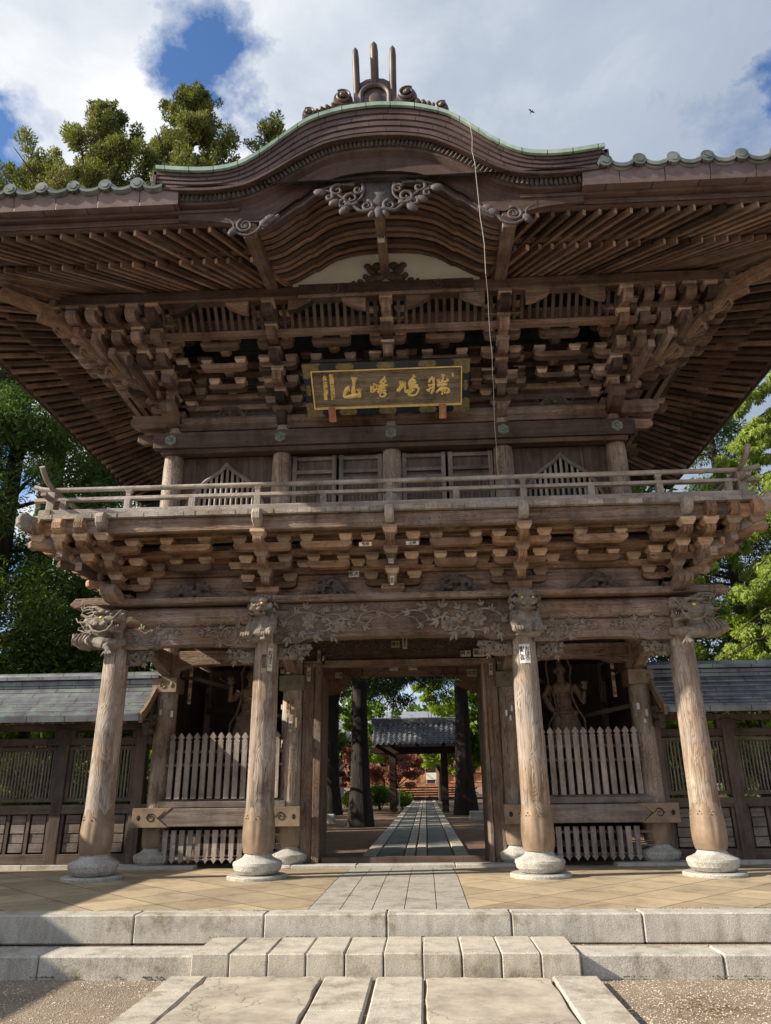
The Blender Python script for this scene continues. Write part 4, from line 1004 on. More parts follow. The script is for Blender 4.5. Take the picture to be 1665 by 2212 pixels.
for sg in (-1, 1):
    for z0_, z1_, yo in ((6.14, 6.41, 0.12), (6.59, 6.74, 0.0)): m_ = MB(); m_.box(sg*XU-0.1, sg*XU+0.1, YU-0.2, YU+4.2, z0_, z1_); P(m_, 'upper_beam', 'upper', bev=0.008)
    m_ = MB()                                                     # carved beam ends at the upper corners
    m_.prism([(3.62, 6.56), (4.10, 6.56), (4.22, 6.62), (4.22, 6.72), (4.1, 6.78), (3.62, 6.76)], (0, YU-0.06, 0), X_*sg, Z_, -Y_*sg, 0.19)
    m_.prism([(-0.1, 6.55), (0.35, 6.55), (0.58, 6.62), (0.64, 6.74), (0.55, 6.84), (0.38, 6.84), (0.26, 6.78), (-0.1, 6.74)], (sg*XU, YU, 0), -Y_, Z_, -X_, 0.2)
    m_.prism([(3.62, 6.3), (4.0, 6.3), (4.12, 6.36), (4.1, 6.46), (3.62, 6.5)], (0, YU-0.02, 0), X_*sg, Z_, -Y_*sg, 0.1)
    P(m_, 'beam_end', 'upper', bev=0.012)
m_ = MB()
for X in (-XU/2, 0, XU/2): m_.prism([(-0.1, 6.56), (0.18, 6.55), (0.30, 6.62), (0.30, 6.72), (0.2, 6.78), (-0.1, 6.76)], (X, YU, 0), -Y_, Z_, -X_, 0.15)
P(m_, 'beam_end', 'upper', bev=0.012)
for X in (-XU, -XU/2, 0, XU/2, XU):                                # hexagon metal plates
    m_ = MB(); hx = [(0.095*math.cos(a*math.pi/3+math.pi/6), 0.095*math.sin(a*math.pi/3+math.pi/6)) for a in range(6)]
    m_.prism(hx, (X, 0.055, 6.275), X_, Z_, -Y_, 0.02); m_.ell((X, 0.035, 6.275), (0.03, 0.02, 0.03))
    for a in range(6): m_.ell((X+0.055*math.cos(a*1.047), 0.042, 6.275+0.055*math.sin(a*1.047)), (0.018, 0.01, 0.018), nu=6, nv=4)
    P(m_, 'hexagon_plate', 'patina')
m_ = MB(); m_.box(-XU, XU, YU+0.10, YU+0.14, 6.0, 6.75); P(m_, 'upper_wall', 'darkwood')
# the four door leaves in the middle bays
for k, (x0, x1) in enumerate(((-1.58, -0.88), (-0.84, -0.16), (0.16, 0.84), (0.88, 1.58))):
    m_ = MB(); y0, y1 = YU-0.02, YU+0.03
    for a, b, c, d in ((x0, x0+0.07, 4.66, 6.03), (x1-0.07, x1, 4.66, 6.03)): m_.box(a, b, y0, y1, c, d)
    for z in (4.70, 4.98, 5.10, 5.62, 5.75, 5.98): m_.box(x0+0.07, x1-0.07, y0+0.002, y1, z-0.03, z+0.03)
    dl = P(m_, 'door_leaf', 'fence', bev=0.004)
    m_ = MB(); m_.box(x0+0.06, x1-0.06, YU+0.035, YU+0.05, 4.68, 6.03)
    for i in range(9): xx = x0+0.1+i*(x1-x0-0.2)/8; m_.box(xx-0.012, xx+0.012, YU+0.015, YU+0.034, 5.13, 5.59)
    m_.build('door_panel', 'wallwood', dl)
# bell-shaped windows of the outer bays
def bell(x0, x1, z0, zt, n=40, inner=0):
    cx, hw = (x0+x1)/2, (x1-x0)/2-inner; pts = []
    for i in range(n+1):
        t = i/n*2-1; a = abs(t)
        zz_ = z0+(zt-z0-inner)*(0.74*max(0, 1-a**2.2)**0.6+0.12*(1-a)+0.14*math.exp(-(a/0.14)**1.3))
        pts.append((cx+hw*t*(1.0), zz_))
    return pts
for sg in (-1, 1):
    xa, xb = (sg*1.92, sg*3.34) if sg > 0 else (sg*3.34, sg*1.92); cx = (xa+xb)/2
    m_ = MB(); out = bell(xa+0.06, xb-0.06, 5.0, 5.93)
    # wall boarding around the opening
    for i in range(len(out)-1):
        (a, b), (c, d) = out[i], out[i+1]
        m_.obox(((a+c)/2, YU+0.05, (max(b, d)+6.06)/2), X_, Y_, Z_, c-a, 0.04, 6.06-max(b, d)+0.01)
    m_.box(xa-0.1, xa+0.06, YU+0.03, YU+0.07, 4.66, 6.06); m_.box(xb-0.06, xb+0.1, YU+0.03, YU+0.07, 4.66, 6.06); m_.box(xa, xb, YU+0.032, YU+0.068, 4.66, 4.78)
    P(m_, 'upper_wall', 'darkwood')
    m_ = MB(); pts = [V(a, YU-0.0, b) for a, b in out]
    pts = [V(out[0][0]+0.03, YU, 4.78), V(out[0][0]-0.02, YU, 4.9)]+pts+[V(out[-1][0]+0.02, YU, 4.9), V(out[-1][0]-0.03, YU, 4.78)]
    m_.tube(pts, 0.032, 6, flat=1.0); m_.box(xa+0.05, xb-0.05, YU-0.04, YU+0.03, 4.73, 4.79)
    win = P(m_, 'bell_window', 'fence', smooth=40)
    m_ = MB(); zf = lambda x: np.interp(x, [p[0] for p in out], [p[1] for p in out])
    x = out[0][0]+0.06
    while x < out[-1][0]-0.03: m_.obox((x, YU+0.02, (4.78+zf(x))/2), (X_+Y_*-1).normalized(), (X_+Y_).normalized(), Z_, 0.032, 0.032, zf(x)-4.78); x += 0.085
    m_.build('window_bars', 'rail', win)
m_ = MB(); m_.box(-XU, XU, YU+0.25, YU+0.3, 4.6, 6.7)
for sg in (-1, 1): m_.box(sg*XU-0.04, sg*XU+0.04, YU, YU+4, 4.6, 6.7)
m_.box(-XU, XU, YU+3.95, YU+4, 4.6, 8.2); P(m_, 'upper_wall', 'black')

# ------------------------------------------------------------------ eaves
EX, EY = 6.55, -2.80                       # eave line of the flying rafters
CF = V(0, 2.4, 0)                          # the rafters fan out from here
KW = 1.78                                  # half width kept clear under the curved gable
m_ = MB(); m_.box(-5.2, -1.3, -1.26, -1.12, 7.885, 8.10); m_.box(1.3, 5.2, -1.26, -1.12, 7.885, 8.10); m_.box(-1.3, 1.3, -1.27, -1.11, 7.88, 8.13)
for sg in (-1, 1): m_.box(sg*5.0-0.07, sg*5.0+0.07, -1.1, 6, 7.885, 8.10)
P(m_, 'eave_purlin', 'darkwood', bev=0.008)
for X in up_x:
    for s_ in (-1, 1):
        if abs(X+s_*0.6) > 3.9: continue
        m_ = MB(); pr = [(s_*0.30, 7.885), (s_*0.30, 7.70), (s_*0.42, 7.72), (s_*0.55, 7.79), (s_*0.62, 7.83), (s_*0.66, 7.885)]
        m_.prism(pr if s_ > 0 else pr[::-1], (X, -1.19, 0), X_, Z_, -Y_, 0.11); P(m_, 'purlin_corbel', 'upper')
m_ = MB(); m_.box(-5.1, -1.32, -1.275, -1.262, 7.885, 7.925); m_.box(1.32, 5.1, -1.275, -1.262, 7.885, 7.925); m_.box(-1.3, 1.3, -1.285, -1.272, 7.88, 7.93); split(m_, 'purlin_edge', 'beam', gate)
m_ = MB(); m_.box(-3.6, 3.6, -0.80, -0.78, 7.62, 7.88); m_.box(-4.0, 4.0, -0.9, -0.8, 7.53, 7.61); P(m_, 'bracket_ceiling', 'upper')
m_ = MB(); x = -3.5
while x < 3.5:
    m_.beam((x, -0.84, 7.60), (x, -1.13, 7.90), 0.05, 0.03); x += 0.115
P(m_, 'ceiling_slats', 'darkwood')
sl1, sl2 = 0.25, 0.22
raf = []
def rafter_list():
    out = []
    def one(xt, yt, lower):
        """xt, yt: tip"""
        d = (CF-V(xt, yt, 0)); d.z = 0; d.normalize()
        if lower: z0_ = 7.94; L = 1.5/max(abs(d.y), abs(d.x)) if True else 0; out.append((V(xt, yt, z0_), V(xt, yt, z0_)+d*L+V(0, 0, sl1*1.5), 0.052, 0.075, True))
        else: z0_ = 7.865; L = 1.0/max(abs(d.y), abs(d.x)); out.append((V(xt, yt, z0_), V(xt, yt, z0_)+d*L+V(0, 0, sl2*1.0), 0.05, 0.07, False))
    n = 25
    for i in range(n):
        for lower, yy, ex in ((True, EY+0.70, EX-0.70), (False, EY, EX)):
            f = i/(n-1)
            for sg in (-1, 1): one(sg*(KW+0.03+(ex-KW-0.06)*f), yy, lower)
    m = 36
    for i in range(m):
        for lower, ex, ye in ((True, EX-0.70, EY+0.70), (False, EX, EY)):
            f = (i+0.6)/m
            for sg in (-1, 1): one(sg*ex, ye+(6.4-ye)*f, lower)
    return out
rl = rafter_list()
rl.sort(key=lambda r_: (r_[0].y > EY+0.8, abs(r_[0].x)))
rest = MB()
for i, (a, b, w, h, lo) in enumerate(rl):
    if i < 96:
        m_ = MB(); m_.beam(a, b, w, h); o_ = P(m_, 'rafter', 'rafter'); o_.data.materials.append(M['block']); o_.data.polygons[5].material_index = 1
    else: rest.beam(a, b, w, h)
o_ = P(rest, 'rafter', 'rafter'); tag(o_, kind='stuff'); o_.data.materials.append(M['block'])
for i in range(5, len(o_.data.polygons), 6): o_.data.polygons[i].material_index = 1
m_ = MB()
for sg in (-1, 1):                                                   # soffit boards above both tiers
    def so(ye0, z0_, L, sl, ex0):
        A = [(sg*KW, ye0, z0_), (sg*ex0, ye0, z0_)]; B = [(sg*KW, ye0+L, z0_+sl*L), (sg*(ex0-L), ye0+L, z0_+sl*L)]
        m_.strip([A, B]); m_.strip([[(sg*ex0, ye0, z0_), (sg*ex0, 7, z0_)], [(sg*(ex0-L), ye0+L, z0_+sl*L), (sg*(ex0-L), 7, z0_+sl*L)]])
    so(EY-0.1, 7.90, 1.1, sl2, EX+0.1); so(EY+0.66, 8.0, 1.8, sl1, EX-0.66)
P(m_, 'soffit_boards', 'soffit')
m_ = MB()
for sg in (-1, 1):
    for (ins, z0_, z1_, w) in ((0.64, 8.0, 8.07, 0.10), (-0.03, 7.905, 8.0, 0.10), (-0.08, 8.0, 8.045, 0.16)):   # tip battens
        m_.box(min(sg*KW, sg*(EX-ins)), max(sg*KW, sg*(EX-ins)), EY+ins-w/2, EY+ins+w/2, z0_, z1_)
        m_.box(sg*(EX-ins)-w/2, sg*(EX-ins)+w/2, EY+ins, 7, z0_+0.002, z1_-0.002)
    hb = MB(); hb.beam((sg*3.4, YU+0.1, 8.32), (sg*(EX+0.02), EY-0.02, 7.93), 0.16, 0.18); P(hb, 'corner_beam', 'upper', bev=0.01)
P(m_, 'eave_batten', 'hafu', bev=0.004)
# corner hip rafter noses stepping down to the corner
for sg in (-1, 1):
    m_ = MB(); d = V(sg*0.7071, -0.7071, 0)
    for L, z in ((2.35, 7.70), (2.9, 7.83)): m_.obox(V(sg*XU, YU, z)+d*(L/2), d, d.cross(Z_), Z_, L, 0.16, 0.15)
    P(m_, 'hip_rafter', 'carvedbrown', bev=0.01)
# metal-clad fascia, then the tile edge
for sg in (-1, 1):
    m_ = MB(); m_.strip([[(sg*2.55, EY-0.27, 8.05), (sg*(EX+0.27), EY-0.27, 8.05)], [(sg*2.55, EY-0.30, 8.28), (sg*(EX+0.30), EY-0.30, 8.28)], [(sg*2.55, EY-0.05, 8.29), (sg*(EX+0.05), EY-0.05, 8.29)]][::sg])
    m_.strip([[(sg*2.55, EY-0.12, 8.04), (sg*(EX+0.12), EY-0.12, 8.04)], [(sg*2.55, EY-0.27, 8.05), (sg*(EX+0.27), EY-0.27, 8.05)]])
    m_.strip([[(sg*2.55, EY-0.27, 8.05), (sg*2.55, EY-0.30, 8.28)], [(sg*2.55, EY+0.1, 8.05), (sg*2.55, EY+0.1, 8.28)]])
    m_.strip([[(sg*(EX+0.27), EY-0.27, 8.05), (sg*(EX+0.27), 7.2, 8.05)], [(sg*(EX+0.30), EY-0.30, 8.28), (sg*(EX+0.30), 7.2, 8.28)]])
    m_.strip([[(sg*(EX+0.12), EY-0.12, 8.04), (sg*(EX+0.12), 7.2, 8.04)], [(sg*(EX+0.27), EY-0.27, 8.05), (sg*(EX+0.27), 7.2, 8.05)]])
    P(m_, 'eave_fascia', 'fasciaboard')
m_ = MB()                                                            # rolled copper tiles
def tile_row(p0, p1, inward, n, rise):
    p0 = Vector(p0); p1 = Vector(p1); inward = Vector(inward); L = (p1-p0).length; d = (p1-p0)/L; pitch = L/n; N = 10; row = []
    for i in range(n):
        for k in range(N):
            t = k/N
            if t < 0.42: a = math.pi*t/0.42; row.append((i*pitch+0.21*pitch*(1-math.cos(a))*1.0, 0.085*math.sin(a)))
            else: q = (t-0.42)/0.58; row.append((i*pitch+pitch*(0.42+0.58*q), -0.035*math.sin(math.pi*q)))
    row.append((L, 0))
    A = [p0+d*x+Z_*(z+0.02) for x, z in row]; lip = [q-Z_*0.05 for q in A]; B = [q+inward*0.9+Z_*rise for q in A]
    m_.strip([[q-Z_*0.03+inward*0.03 for q in lip], [q-inward*0.02 for q in lip], [q-inward*0.02 for q in A], A, B])
    for i in range(n):
        c = p0+d*(i*pitch+0.21*pitch)+Z_*0.035-inward*0.025
        m_.tube([c, c+inward*0.05], [0.085, 0.085], 14); m_.tube([c-inward*0.008, c+inward*0.01], [0.05, 0.05], 10)
for sg in (-1, 1):
    a, b = (-(EX+0.35), -2.75) if sg < 0 else (2.75, EX+0.35)
    m_ = MB(); tile_row((a, EY-0.33, 8.31), (b, EY-0.33, 8.31), (0, 1, 0), 10, 0.55); P(m_, 'eave_tiles', 'edgetile', smooth=50)
    m_ = MB(); tile_row((sg*(EX+0.33), EY-0.33, 8.31), (sg*(EX+0.33), 7.2, 8.31), (-sg, 0, 0), 26, 0.55); P(m_, 'eave_tiles', 'edgetile', smooth=50)
m_ = MB()
A = [(-(EX+.3), EY-.3, 8.30), (EX+.3, EY-.3, 8.30), (EX+.3, 7.4, 8.30), (-(EX+.3), 7.4, 8.30)]; rz = 12.1
B = [(-3.6, 2.3, rz), (3.6, 2.3, rz)]
def quad(*p): m_.strip([[p[0], p[1]], [p[3], p[2]]])
quad(A[0], A[1], B[1], B[0]); quad(A[1], A[2], B[1], B[1]); quad(A[2], A[3], B[0], B[1]); quad(A[3], A[0], B[0], B[0])
P(m_, 'main_roof', 'edgetile')
m_ = MB(); m_.box(-3.8, 3.8, 2.1, 2.5, rz-0.1, rz+0.45); P(m_, 'roof_ridge', 'edgetile')

# ------------------------------------------------------------------ curved gable (karahafu)
XT = [0, .33, .5, .7, .88, 1.0, 1.23, 1.3, 1.45, 1.6, 1.7, 1.9, 2.2, 2.48, 2.92]
ZT = [9.53, 9.50, 9.47, 9.41, 9.34, 9.26, 9.06, 8.99, 8.86, 8.74, 8.67, 8.585, 8.555, 8.575, 8.64]
XB = [0, .27, .51, .7, .86, 1.06, 1.21, 1.41, 1.6, 1.76, 2.0, 2.23, 2.5, 2.81]
ZB = [9.01, 9.00, 8.96, 8.91, 8.82, 8.70, 8.59, 8.45, 8.33, 8.275, 8.24, 8.235, 8.25, 8.29]
XH = [0, .3, .5, .74, .88, .98, 1.0, 1.03, 1.2, 1.33, 1.45, 1.56, 1.65, 1.8, 2.1, 2.62]
ZH = [8.40, 8.38, 8.34, 8.24, 8.13, 8.03, 8.00, 8.02, 7.87, 7.76, 7.69, 7.66, 7.70, 7.80, 7.87, 7.92]
def fn(xs, zs, sm=0.10):
    xs = np.array(xs); zs = np.array(zs); gx = np.linspace(-3, 3, 601); gz = np.interp(np.abs(gx), xs, zs)
    if sm > 0: k = np.exp(-(np.arange(-30, 31)*0.01/sm)**2); k /= k.sum(); gz = np.convolve(np.pad(gz, 30, mode='edge'), k, 'valid')
    return lambda x: float(np.interp(x, gx, gz))
zt, zb, zh = fn(XT, ZT), fn(XB, ZB), fn(XH, ZH, 0.025)
KY = -3.10
KX = [-2.86+5.72*i/120 for i in range(121)]
kg = link('curved_gable', None, gate)
m_ = MB(); edge = 0.055
m_.strip([[(x, KY+0.0, zt(x)-edge) for x in KX], [(x, KY-0.045, zt(x)-edge) for x in KX], [(x, KY-0.05, zt(x)) for x in KX], [(x, KY+0.25, zt(x)+0.035) for x in KX], [(x, KY+2.0, max(zt(x), 8.9+0.0*x)+0.12 if abs(x) < 1.9 else zt(x)+0.35) for x in KX], [(x, KY+4.2, max(zt(x)+0.3, 10.0)) for x in KX]])
m_.build('copper_edge', 'coppergreen', kg, smooth=40)
m_ = MB(); NL = 5                                                     # stepped shingle courses of the gable edge
for c in range(NL):
    f0, f1 = c/NL, (c+1)/NL; yo = KY+0.012*(NL-1-c)*1.0
    lay = lambda x, f: zb(x)+(zt(x)-edge-zb(x))*f
    lean = lambda x, f: x*(1+0.012*f)
    m_.strip([[(lean(x, f0), yo+0.02, lay(x, f0)) for x in KX], [(lean(x, f0), yo, lay(x, f0)+0.002) for x in KX], [(lean(x, f1), yo, lay(x, f1)-0.004) for x in KX], [(lean(x, f1), yo+0.03, lay(x, f1)) for x in KX]])
for sg in (-1, 1): m_.prism([(0, zb(2.86)), (1.2, zb(2.86)), (1.2, zt(2.86)), (0, zt(2.86)-edge)], (sg*2.885, KY, 0), Y_, Z_, X_, 0.05)
m_.build('shingle_edge', 'fascia', kg)
m_ = MB()                                                            # smooth lip and toothed course below
m_.strip([[(x, KY+0.06, zb(x)-0.03) for x in KX], [(x, KY-0.02, zb(x)-0.03) for x in KX], [(x, KY-0.02, zb(x)+0.01) for x in KX], [(x, KY+0.05, zb(x)+0.01) for x in KX]])
m_.build('lip_moulding', 'hafu', kg)
m_ = MB(); s_ = -2.6
while s_ < 2.6:
    sl = (zb(s_+0.02)-zb(s_-0.02))/0.04; n_ = V(-sl, 0, 1).normalized(); t_ = V(1, 0, sl).normalized()
    c = V(s_, KY+0.09, zb(s_))-n_*0.075
    m_.obox(c, (t_+Y_*-0.7).normalized(), (Y_+t_*0.7).normalized(), n_, 0.034, 0.07, 0.085); s_ += 0.058/math.hypot(1, sl)
m_.build('toothed_course', 'carveddark', kg)
m_ = MB(); HXs = [x for x in KX if abs(x) <= 2.6]
zr = lambda x: zb(x)-0.12
m_.strip([[(x, KY+0.25, zh(x)) for x in HXs], [(x, KY+0.16, zh(x)) for x in HXs], [(x, KY+0.16, zh(x)*0.14+zr(x)*0.86-0.03) for x in HXs], [(x, KY+0.09, zr(x)-0.05) for x in HXs], [(x, KY+0.09, zr(x)) for x in HXs], [(x, KY+0.3, zr(x)+0.1) for x in HXs]])
m_.strip([[(x, KY+0.25, zr(x)+0.06) for x in HXs], [(x, KY+0.25, zh(x)) for x in HXs]])
m_.build('gable_board', 'hafu', kg)
m_ = MB()                                                            # bead that follows the arch edge
pts = [V(x, KY+0.15, zh(x)+0.012) for x in HXs if abs(x) < 1.5]; m_.tube(pts, 0.016, 6); m_.build('arch_bead', 'carvedblue', kg, smooth=180)
# curved ribs of the soffit
RX = [-1.62+3.24*i/90 for i in range(91)]
zrib = lambda x, y: zh(x)+0.015+(y-(KY+0.1))*(0.155+0.12*min(1, abs(x)/1.5)**2)
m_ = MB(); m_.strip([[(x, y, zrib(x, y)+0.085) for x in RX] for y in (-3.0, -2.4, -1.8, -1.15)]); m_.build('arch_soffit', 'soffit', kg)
for i in range(12):
    y = -2.86+i*0.148; m_ = MB()
    m_.strip([[(x, y-0.035, zrib(x, y)+0.09) for x in RX], [(x, y-0.035, zrib(x, y)) for x in RX], [(x, y+0.035, zrib(x, y)) for x in RX], [(x, y+0.035, zrib(x, y)+0.09) for x in RX]])
    m_.build('arch_rib', 'rafter', kg)
m_ = MB(); PX = [x for x in RX if abs(x) < 1.5]; m_.strip([[(x, -1.16, 8.0) for x in PX], [(x, -1.16, zrib(x, -1.16)+0.1) for x in PX]]); m_.build('plaster_panel', 'plaster', kg)
m_ = MB()
for sg in (-1, 1): m_.beam((sg*1.70, -1.2, 8.18), (sg*1.62, -2.96, 7.67), 0.17, 0.20)
m_.beam((0, -1.15, 8.32), (0, -2.98, 7.93), 0.13, 0.13); split(m_, 'gable_beam', 'upper', kg, bev=0.008)
# scroll ornaments: centre pendant, side brackets, plaster cloud
def scroll_cluster(c, y, items, name, m, rad=0.02, base=None):
    m_ = MB()
    for it in items:
        if it[0] == 's': _, u, v, r_, tn, a, h = it; spiral(m_, (c[0]+u, c[1]+v), r_, tn, a, h, rad, y)
        elif it[0] == 'v': vine(m_, [(c[0]+u, c[1]+v) for u, v in it[1]], it[2], y)
        elif it[0] == 'p': petal(m_, (c[0]+it[1], c[1]+it[2]), it[3], it[4]*1.15, it[4]*0.42, y, 0.035)
    if base: m_.prism([(c[0]+a, c[1]+b) for a, b in base], (0, y+0.05, 0), X_, Z_, -Y_, 0.06)
    return m_.build(name, m, kg, smooth=180)
it = []
for s in (-1, 1):
    it += [('s', s*0.14, 0.10, 0.075, 1.5, 1.6, s), ('s', s*0.34, 0.23, 0.105, 1.5, -2.4 if s > 0 else -0.7, s), ('s', s*0.52, 0.37, 0.085, 1.3, 2 if s > 0 else 1.1, -s), ('s', s*0.25, 0.36, 0.06, 1.3, 0.5, s), ('s', s*0.44, 0.15, 0.06, 1.3, 1, -s), ('s', s*0.62, 0.27, 0.045, 1.2, 1, s),
           ('v', [(s*0.04, 0.06), (s*0.2, 0.02), (s*0.32, 0.12), (s*0.46, 0.26), (s*0.62, 0.36), (s*0.76, 0.38)], 0.026), ('v', [(s*0.20, 0.45), (s*0.19, 0.3), (s*0.25, 0.2), (s*0.36, 0.14)], 0.022), ('v', [(s*0.3, 0.45), (s*0.42, 0.46), (s*0.6, 0.44), (s*0.78, 0.38)], 0.018),
           ('p', s*0.36, 0.1, -0.6 if s > 0 else -2.5, 0.14), ('p', s*0.48, 0.2, -0.3 if s > 0 else -2.84, 0.13), ('p', s*0.66, 0.34, 0.1 if s > 0 else 3.0, 0.14), ('p', s*0.05, 0.02, -0.9 if s > 0 else -2.2, 0.10)]
it += [('p', 0, 0.08, -1.57, 0.16)]
scroll_cluster((0, 7.80), KY+0.06, it, 'pendant_ornament', 'carvedblue', 0.027, [(-0.17, 0.5), (-0.2, 0.12), (-0.1, 0.02), (0, -0.05), (0.1, 0.02), (0.2, 0.12), (0.17, 0.5)])
for sg in (-1, 1):
    it = [('s', 0.04*sg, 0.0, 0.10, 1.8, 2.0, -sg), ('v', [(-sg*0.38, 0.14), (-sg*0.28, 0.05), (-sg*0.16, -0.02), (-sg*0.1, -0.1), (sg*0.02, -0.15), (sg*0.16, -0.08), (sg*0.2, 0.06), (sg*0.3, 0.12)], 0.026), ('p', -sg*0.14, 0.0, 2.6 if sg > 0 else 0.5, 0.14), ('p', -sg*0.2, 0.08, 2.8 if sg > 0 else 0.3, 0.13), ('p', sg*0.15, -0.02, -0.9 if sg > 0 else -2.2, 0.13), ('s', -sg*0.2, 0.02, 0.04, 1.2, 0, sg)]
    scroll_cluster((sg*1.63, 7.68), KY+0.06, it, 'side_ornament', 'carvedblue', 0.024)
    
m_ = MB()
for s in (-1, 1):
    for (u, v, r_) in ((0.10, 0.10, 0.10), (0.20, 0.22, 0.085), (0.27, 0.30, 0.06), (0.22, 0.06, 0.085), (0.30, 0.12, 0.05), (0.38, 0.03, 0.05), (0.48, 0.02, 0.03), (0.12, 0.30, 0.08)): m_.ell((s*u, -1.21, 8.15+v), (r_, 0.04, r_*0.8))
m_.build('cloud_strut', 'carveddark', kg, vox=0.014, sm=1)
m_ = MB()
for s in (-1, 1):
    spiral(m_, (s*0.78, 8.01), 0.085, 1.6, 1, s, 0.014, -1.29); vine(m_, [(s*0.9, 7.94), (s*0.7, 7.93), (s*0.6, 8.0)], 0.012, -1.285)
split(m_, 'beam_scroll', 'carveddark', kg, smooth=180)

# roof ornament with three rods ------------------------------------------
ro = link('roof_ornament', None, gate)
m_ = MB(); oy = KY+0.08; ox = -0.03
prf = [(-0.27, 9.50), (0.27, 9.50), (0.29, 9.80), (0.24, 9.98), (0.12, 10.07), (0, 10.09), (-0.12, 10.07), (-0.24, 9.98), (-0.29, 9.80)]
m_.prism(prf, (ox, oy+0.1, 0), X_, Z_, -Y_, 0.22)
arch = [V(ox+0.19*math.cos(a), oy-0.03, 9.74+0.19*math.sin(a)) for a in [math.pi*i/14 for i in range(15)]]
m_.tube([V(ox+0.19, oy-0.03, 9.56)]+arch+[V(ox-0.19, oy-0.03, 9.56)], 0.035, 8); m_.ell((ox, oy-0.0, 9.70), (0.12, 0.05, 0.13))
m_.build('end_tile', 'orn', ro, smooth=45)
for sg in (-1, 1):
    m_ = MB()
    for (u, z, r_) in ((0.43, 9.70, 0.135), (0.88, 9.44, 0.095)):
        c = V(ox+sg*u, oy-0.02, z+0.0); m_.tube([c+V(0, 0.1, 0), c, c-V(0, 0.05, 0)], [r_, r_, r_*0.85], 20)
        sp = []
        for k in range(30): t = k/29; q = r_*0.8*(1-t)+0.01; sp.append(c+V(sg*q*math.cos(t*11+1), -0.06-0.03*t, q*math.sin(t*11+1)))
        m_.tube(sp, 0.02, 6); m_.ell(c-V(0, 0.09, 0), 0.035)
    for k, (u, z, r_) in enumerate(((0.56, 9.58, 0.07), (0.64, 9.555, 0.062), (0.71, 9.53, 0.055), (0.77, 9.50, 0.048))): m_.ell((ox+sg*u, oy, z), (r_*0.8, 0.09, r_))
    m_.tube([(ox+sg*0.25, oy, 9.60), (ox+sg*0.5, oy, 9.53), (ox+sg*0.95, oy, 9.36)], 0.07, 8)
    m_.build('side_scroll', 'orn', ro, smooth=60)
for u, zl, zh_, r_ in ((-0.245, 9.80, 10.37, 0.047), (0, 9.98, 10.46, 0.055), (0.245, 9.80, 10.37, 0.047)):
    m_ = MB(); m_.tube([(ox+u, oy+0.05, zl), (ox+u, oy-0.05, zl+0.2), (ox+u*1.02, oy-0.17, zh_-0.08), (ox+u*1.02, oy-0.20, zh_), (ox+u*1.02, oy-0.2, zh_+0.05)], [r_, r_, r_, r_*0.8, r_*0.3], 14); m_.build('rod', 'orn', ro, smooth=60)
for sg in (-1, 1):
    m_ = MB(); m_.tube([(ox+sg*0.23, oy-0.04, 9.575), (ox+sg*0.23, oy, 9.575)], 0.05, 12); o_ = m_.build('round_tile', 'patina', ro)
    m_ = MB()
    for s in (-1, 1): m_.ell((ox+sg*0.23+s*0.012, oy-0.045, 9.585), (0.018, 0.006, 0.018))
    m_.prism([(-0.026, 0.002), (0, -0.034), (0.026, 0.002)], (ox+sg*0.23, oy-0.045, 9.58), X_, Z_, -Y_, 0.008); m_.build('heart_hole', 'black', o_)

# ------------------------------------------------------------------ name plaque
plq = thing('name_plaque', 'wide wooden name plaque with golden calligraphy and black frame under the gable', 'name plaque')
pc0 = V(-0.035, -0.02, 6.61); pc1 = V(-0.035, -0.72, 7.12)                  # bottom and top centre of the tilted board
pu = X_.copy(); pv = (pc1-pc0).normalized(); pn = pu.cross(pv); PH = (pc1-pc0).length; PWd = 2.52
PM = frame(pc0, pu, pv)                                              # local x right, y up, z out of the board
def pbox(m_, x0, x1, y0, y1, z0, z1): m_.box(x0, x1, y0, y1, z0, z1)
m_ = MB(PM); pbox(m_, -PWd/2+0.08, PWd/2-0.08, 0.07, PH-0.07, 0.0, 0.03); m_.build('board', 'board', plq)
m_ = MB(PM); fw = 0.115
pbox(m_, -PWd/2, PWd/2, 0, fw, 0, 0.07); pbox(m_, -PWd/2, PWd/2, PH-fw, PH, 0, 0.07); pbox(m_, -PWd/2, -PWd/2+fw, fw, PH-fw, 0, 0.0695); pbox(m_, PWd/2-fw, PWd/2, fw, PH-fw, 0, 0.0695)
fr = m_.build('black_frame', 'lacquer', plq, bev=0.004)
m_ = MB(PM); g0 = 0.013; a, b = PWd/2-fw, PH-fw
pbox(m_, -a, a, fw-0.002, fw+g0, 0.031, 0.082); pbox(m_, -a, a, b-g0, b+0.002, 0.031, 0.082); pbox(m_, -a-0.002, -a+g0, fw+g0, b-g0, 0.031, 0.0815); pbox(m_, a-g0, a+0.002, fw+g0, b-g0, 0.031, 0.0815)
m_.build('gilt_moulding', 'gold', plq)
m_ = MB(PM); I3 = (X_, Y_, Z_)
def fitting(x, y, w, h):
    pr = [(-w, -h), (w, -h), (w*1.12, -h*0.5), (w*1.3, 0), (w*1.12, h*0.5), (w, h), (-w, h), (-w*1.12, h*0.5), (-w*1.3, 0), (-w*1.12, -h*0.5)]
    m_.prism(pr, (x, y, 0.074), X_, Y_, Z_, 0.012)
for yy in (fw/2, PH-fw/2):
    for xx in (-0.62, 0, 0.62): fitting(xx, yy, 0.11, 0.052)
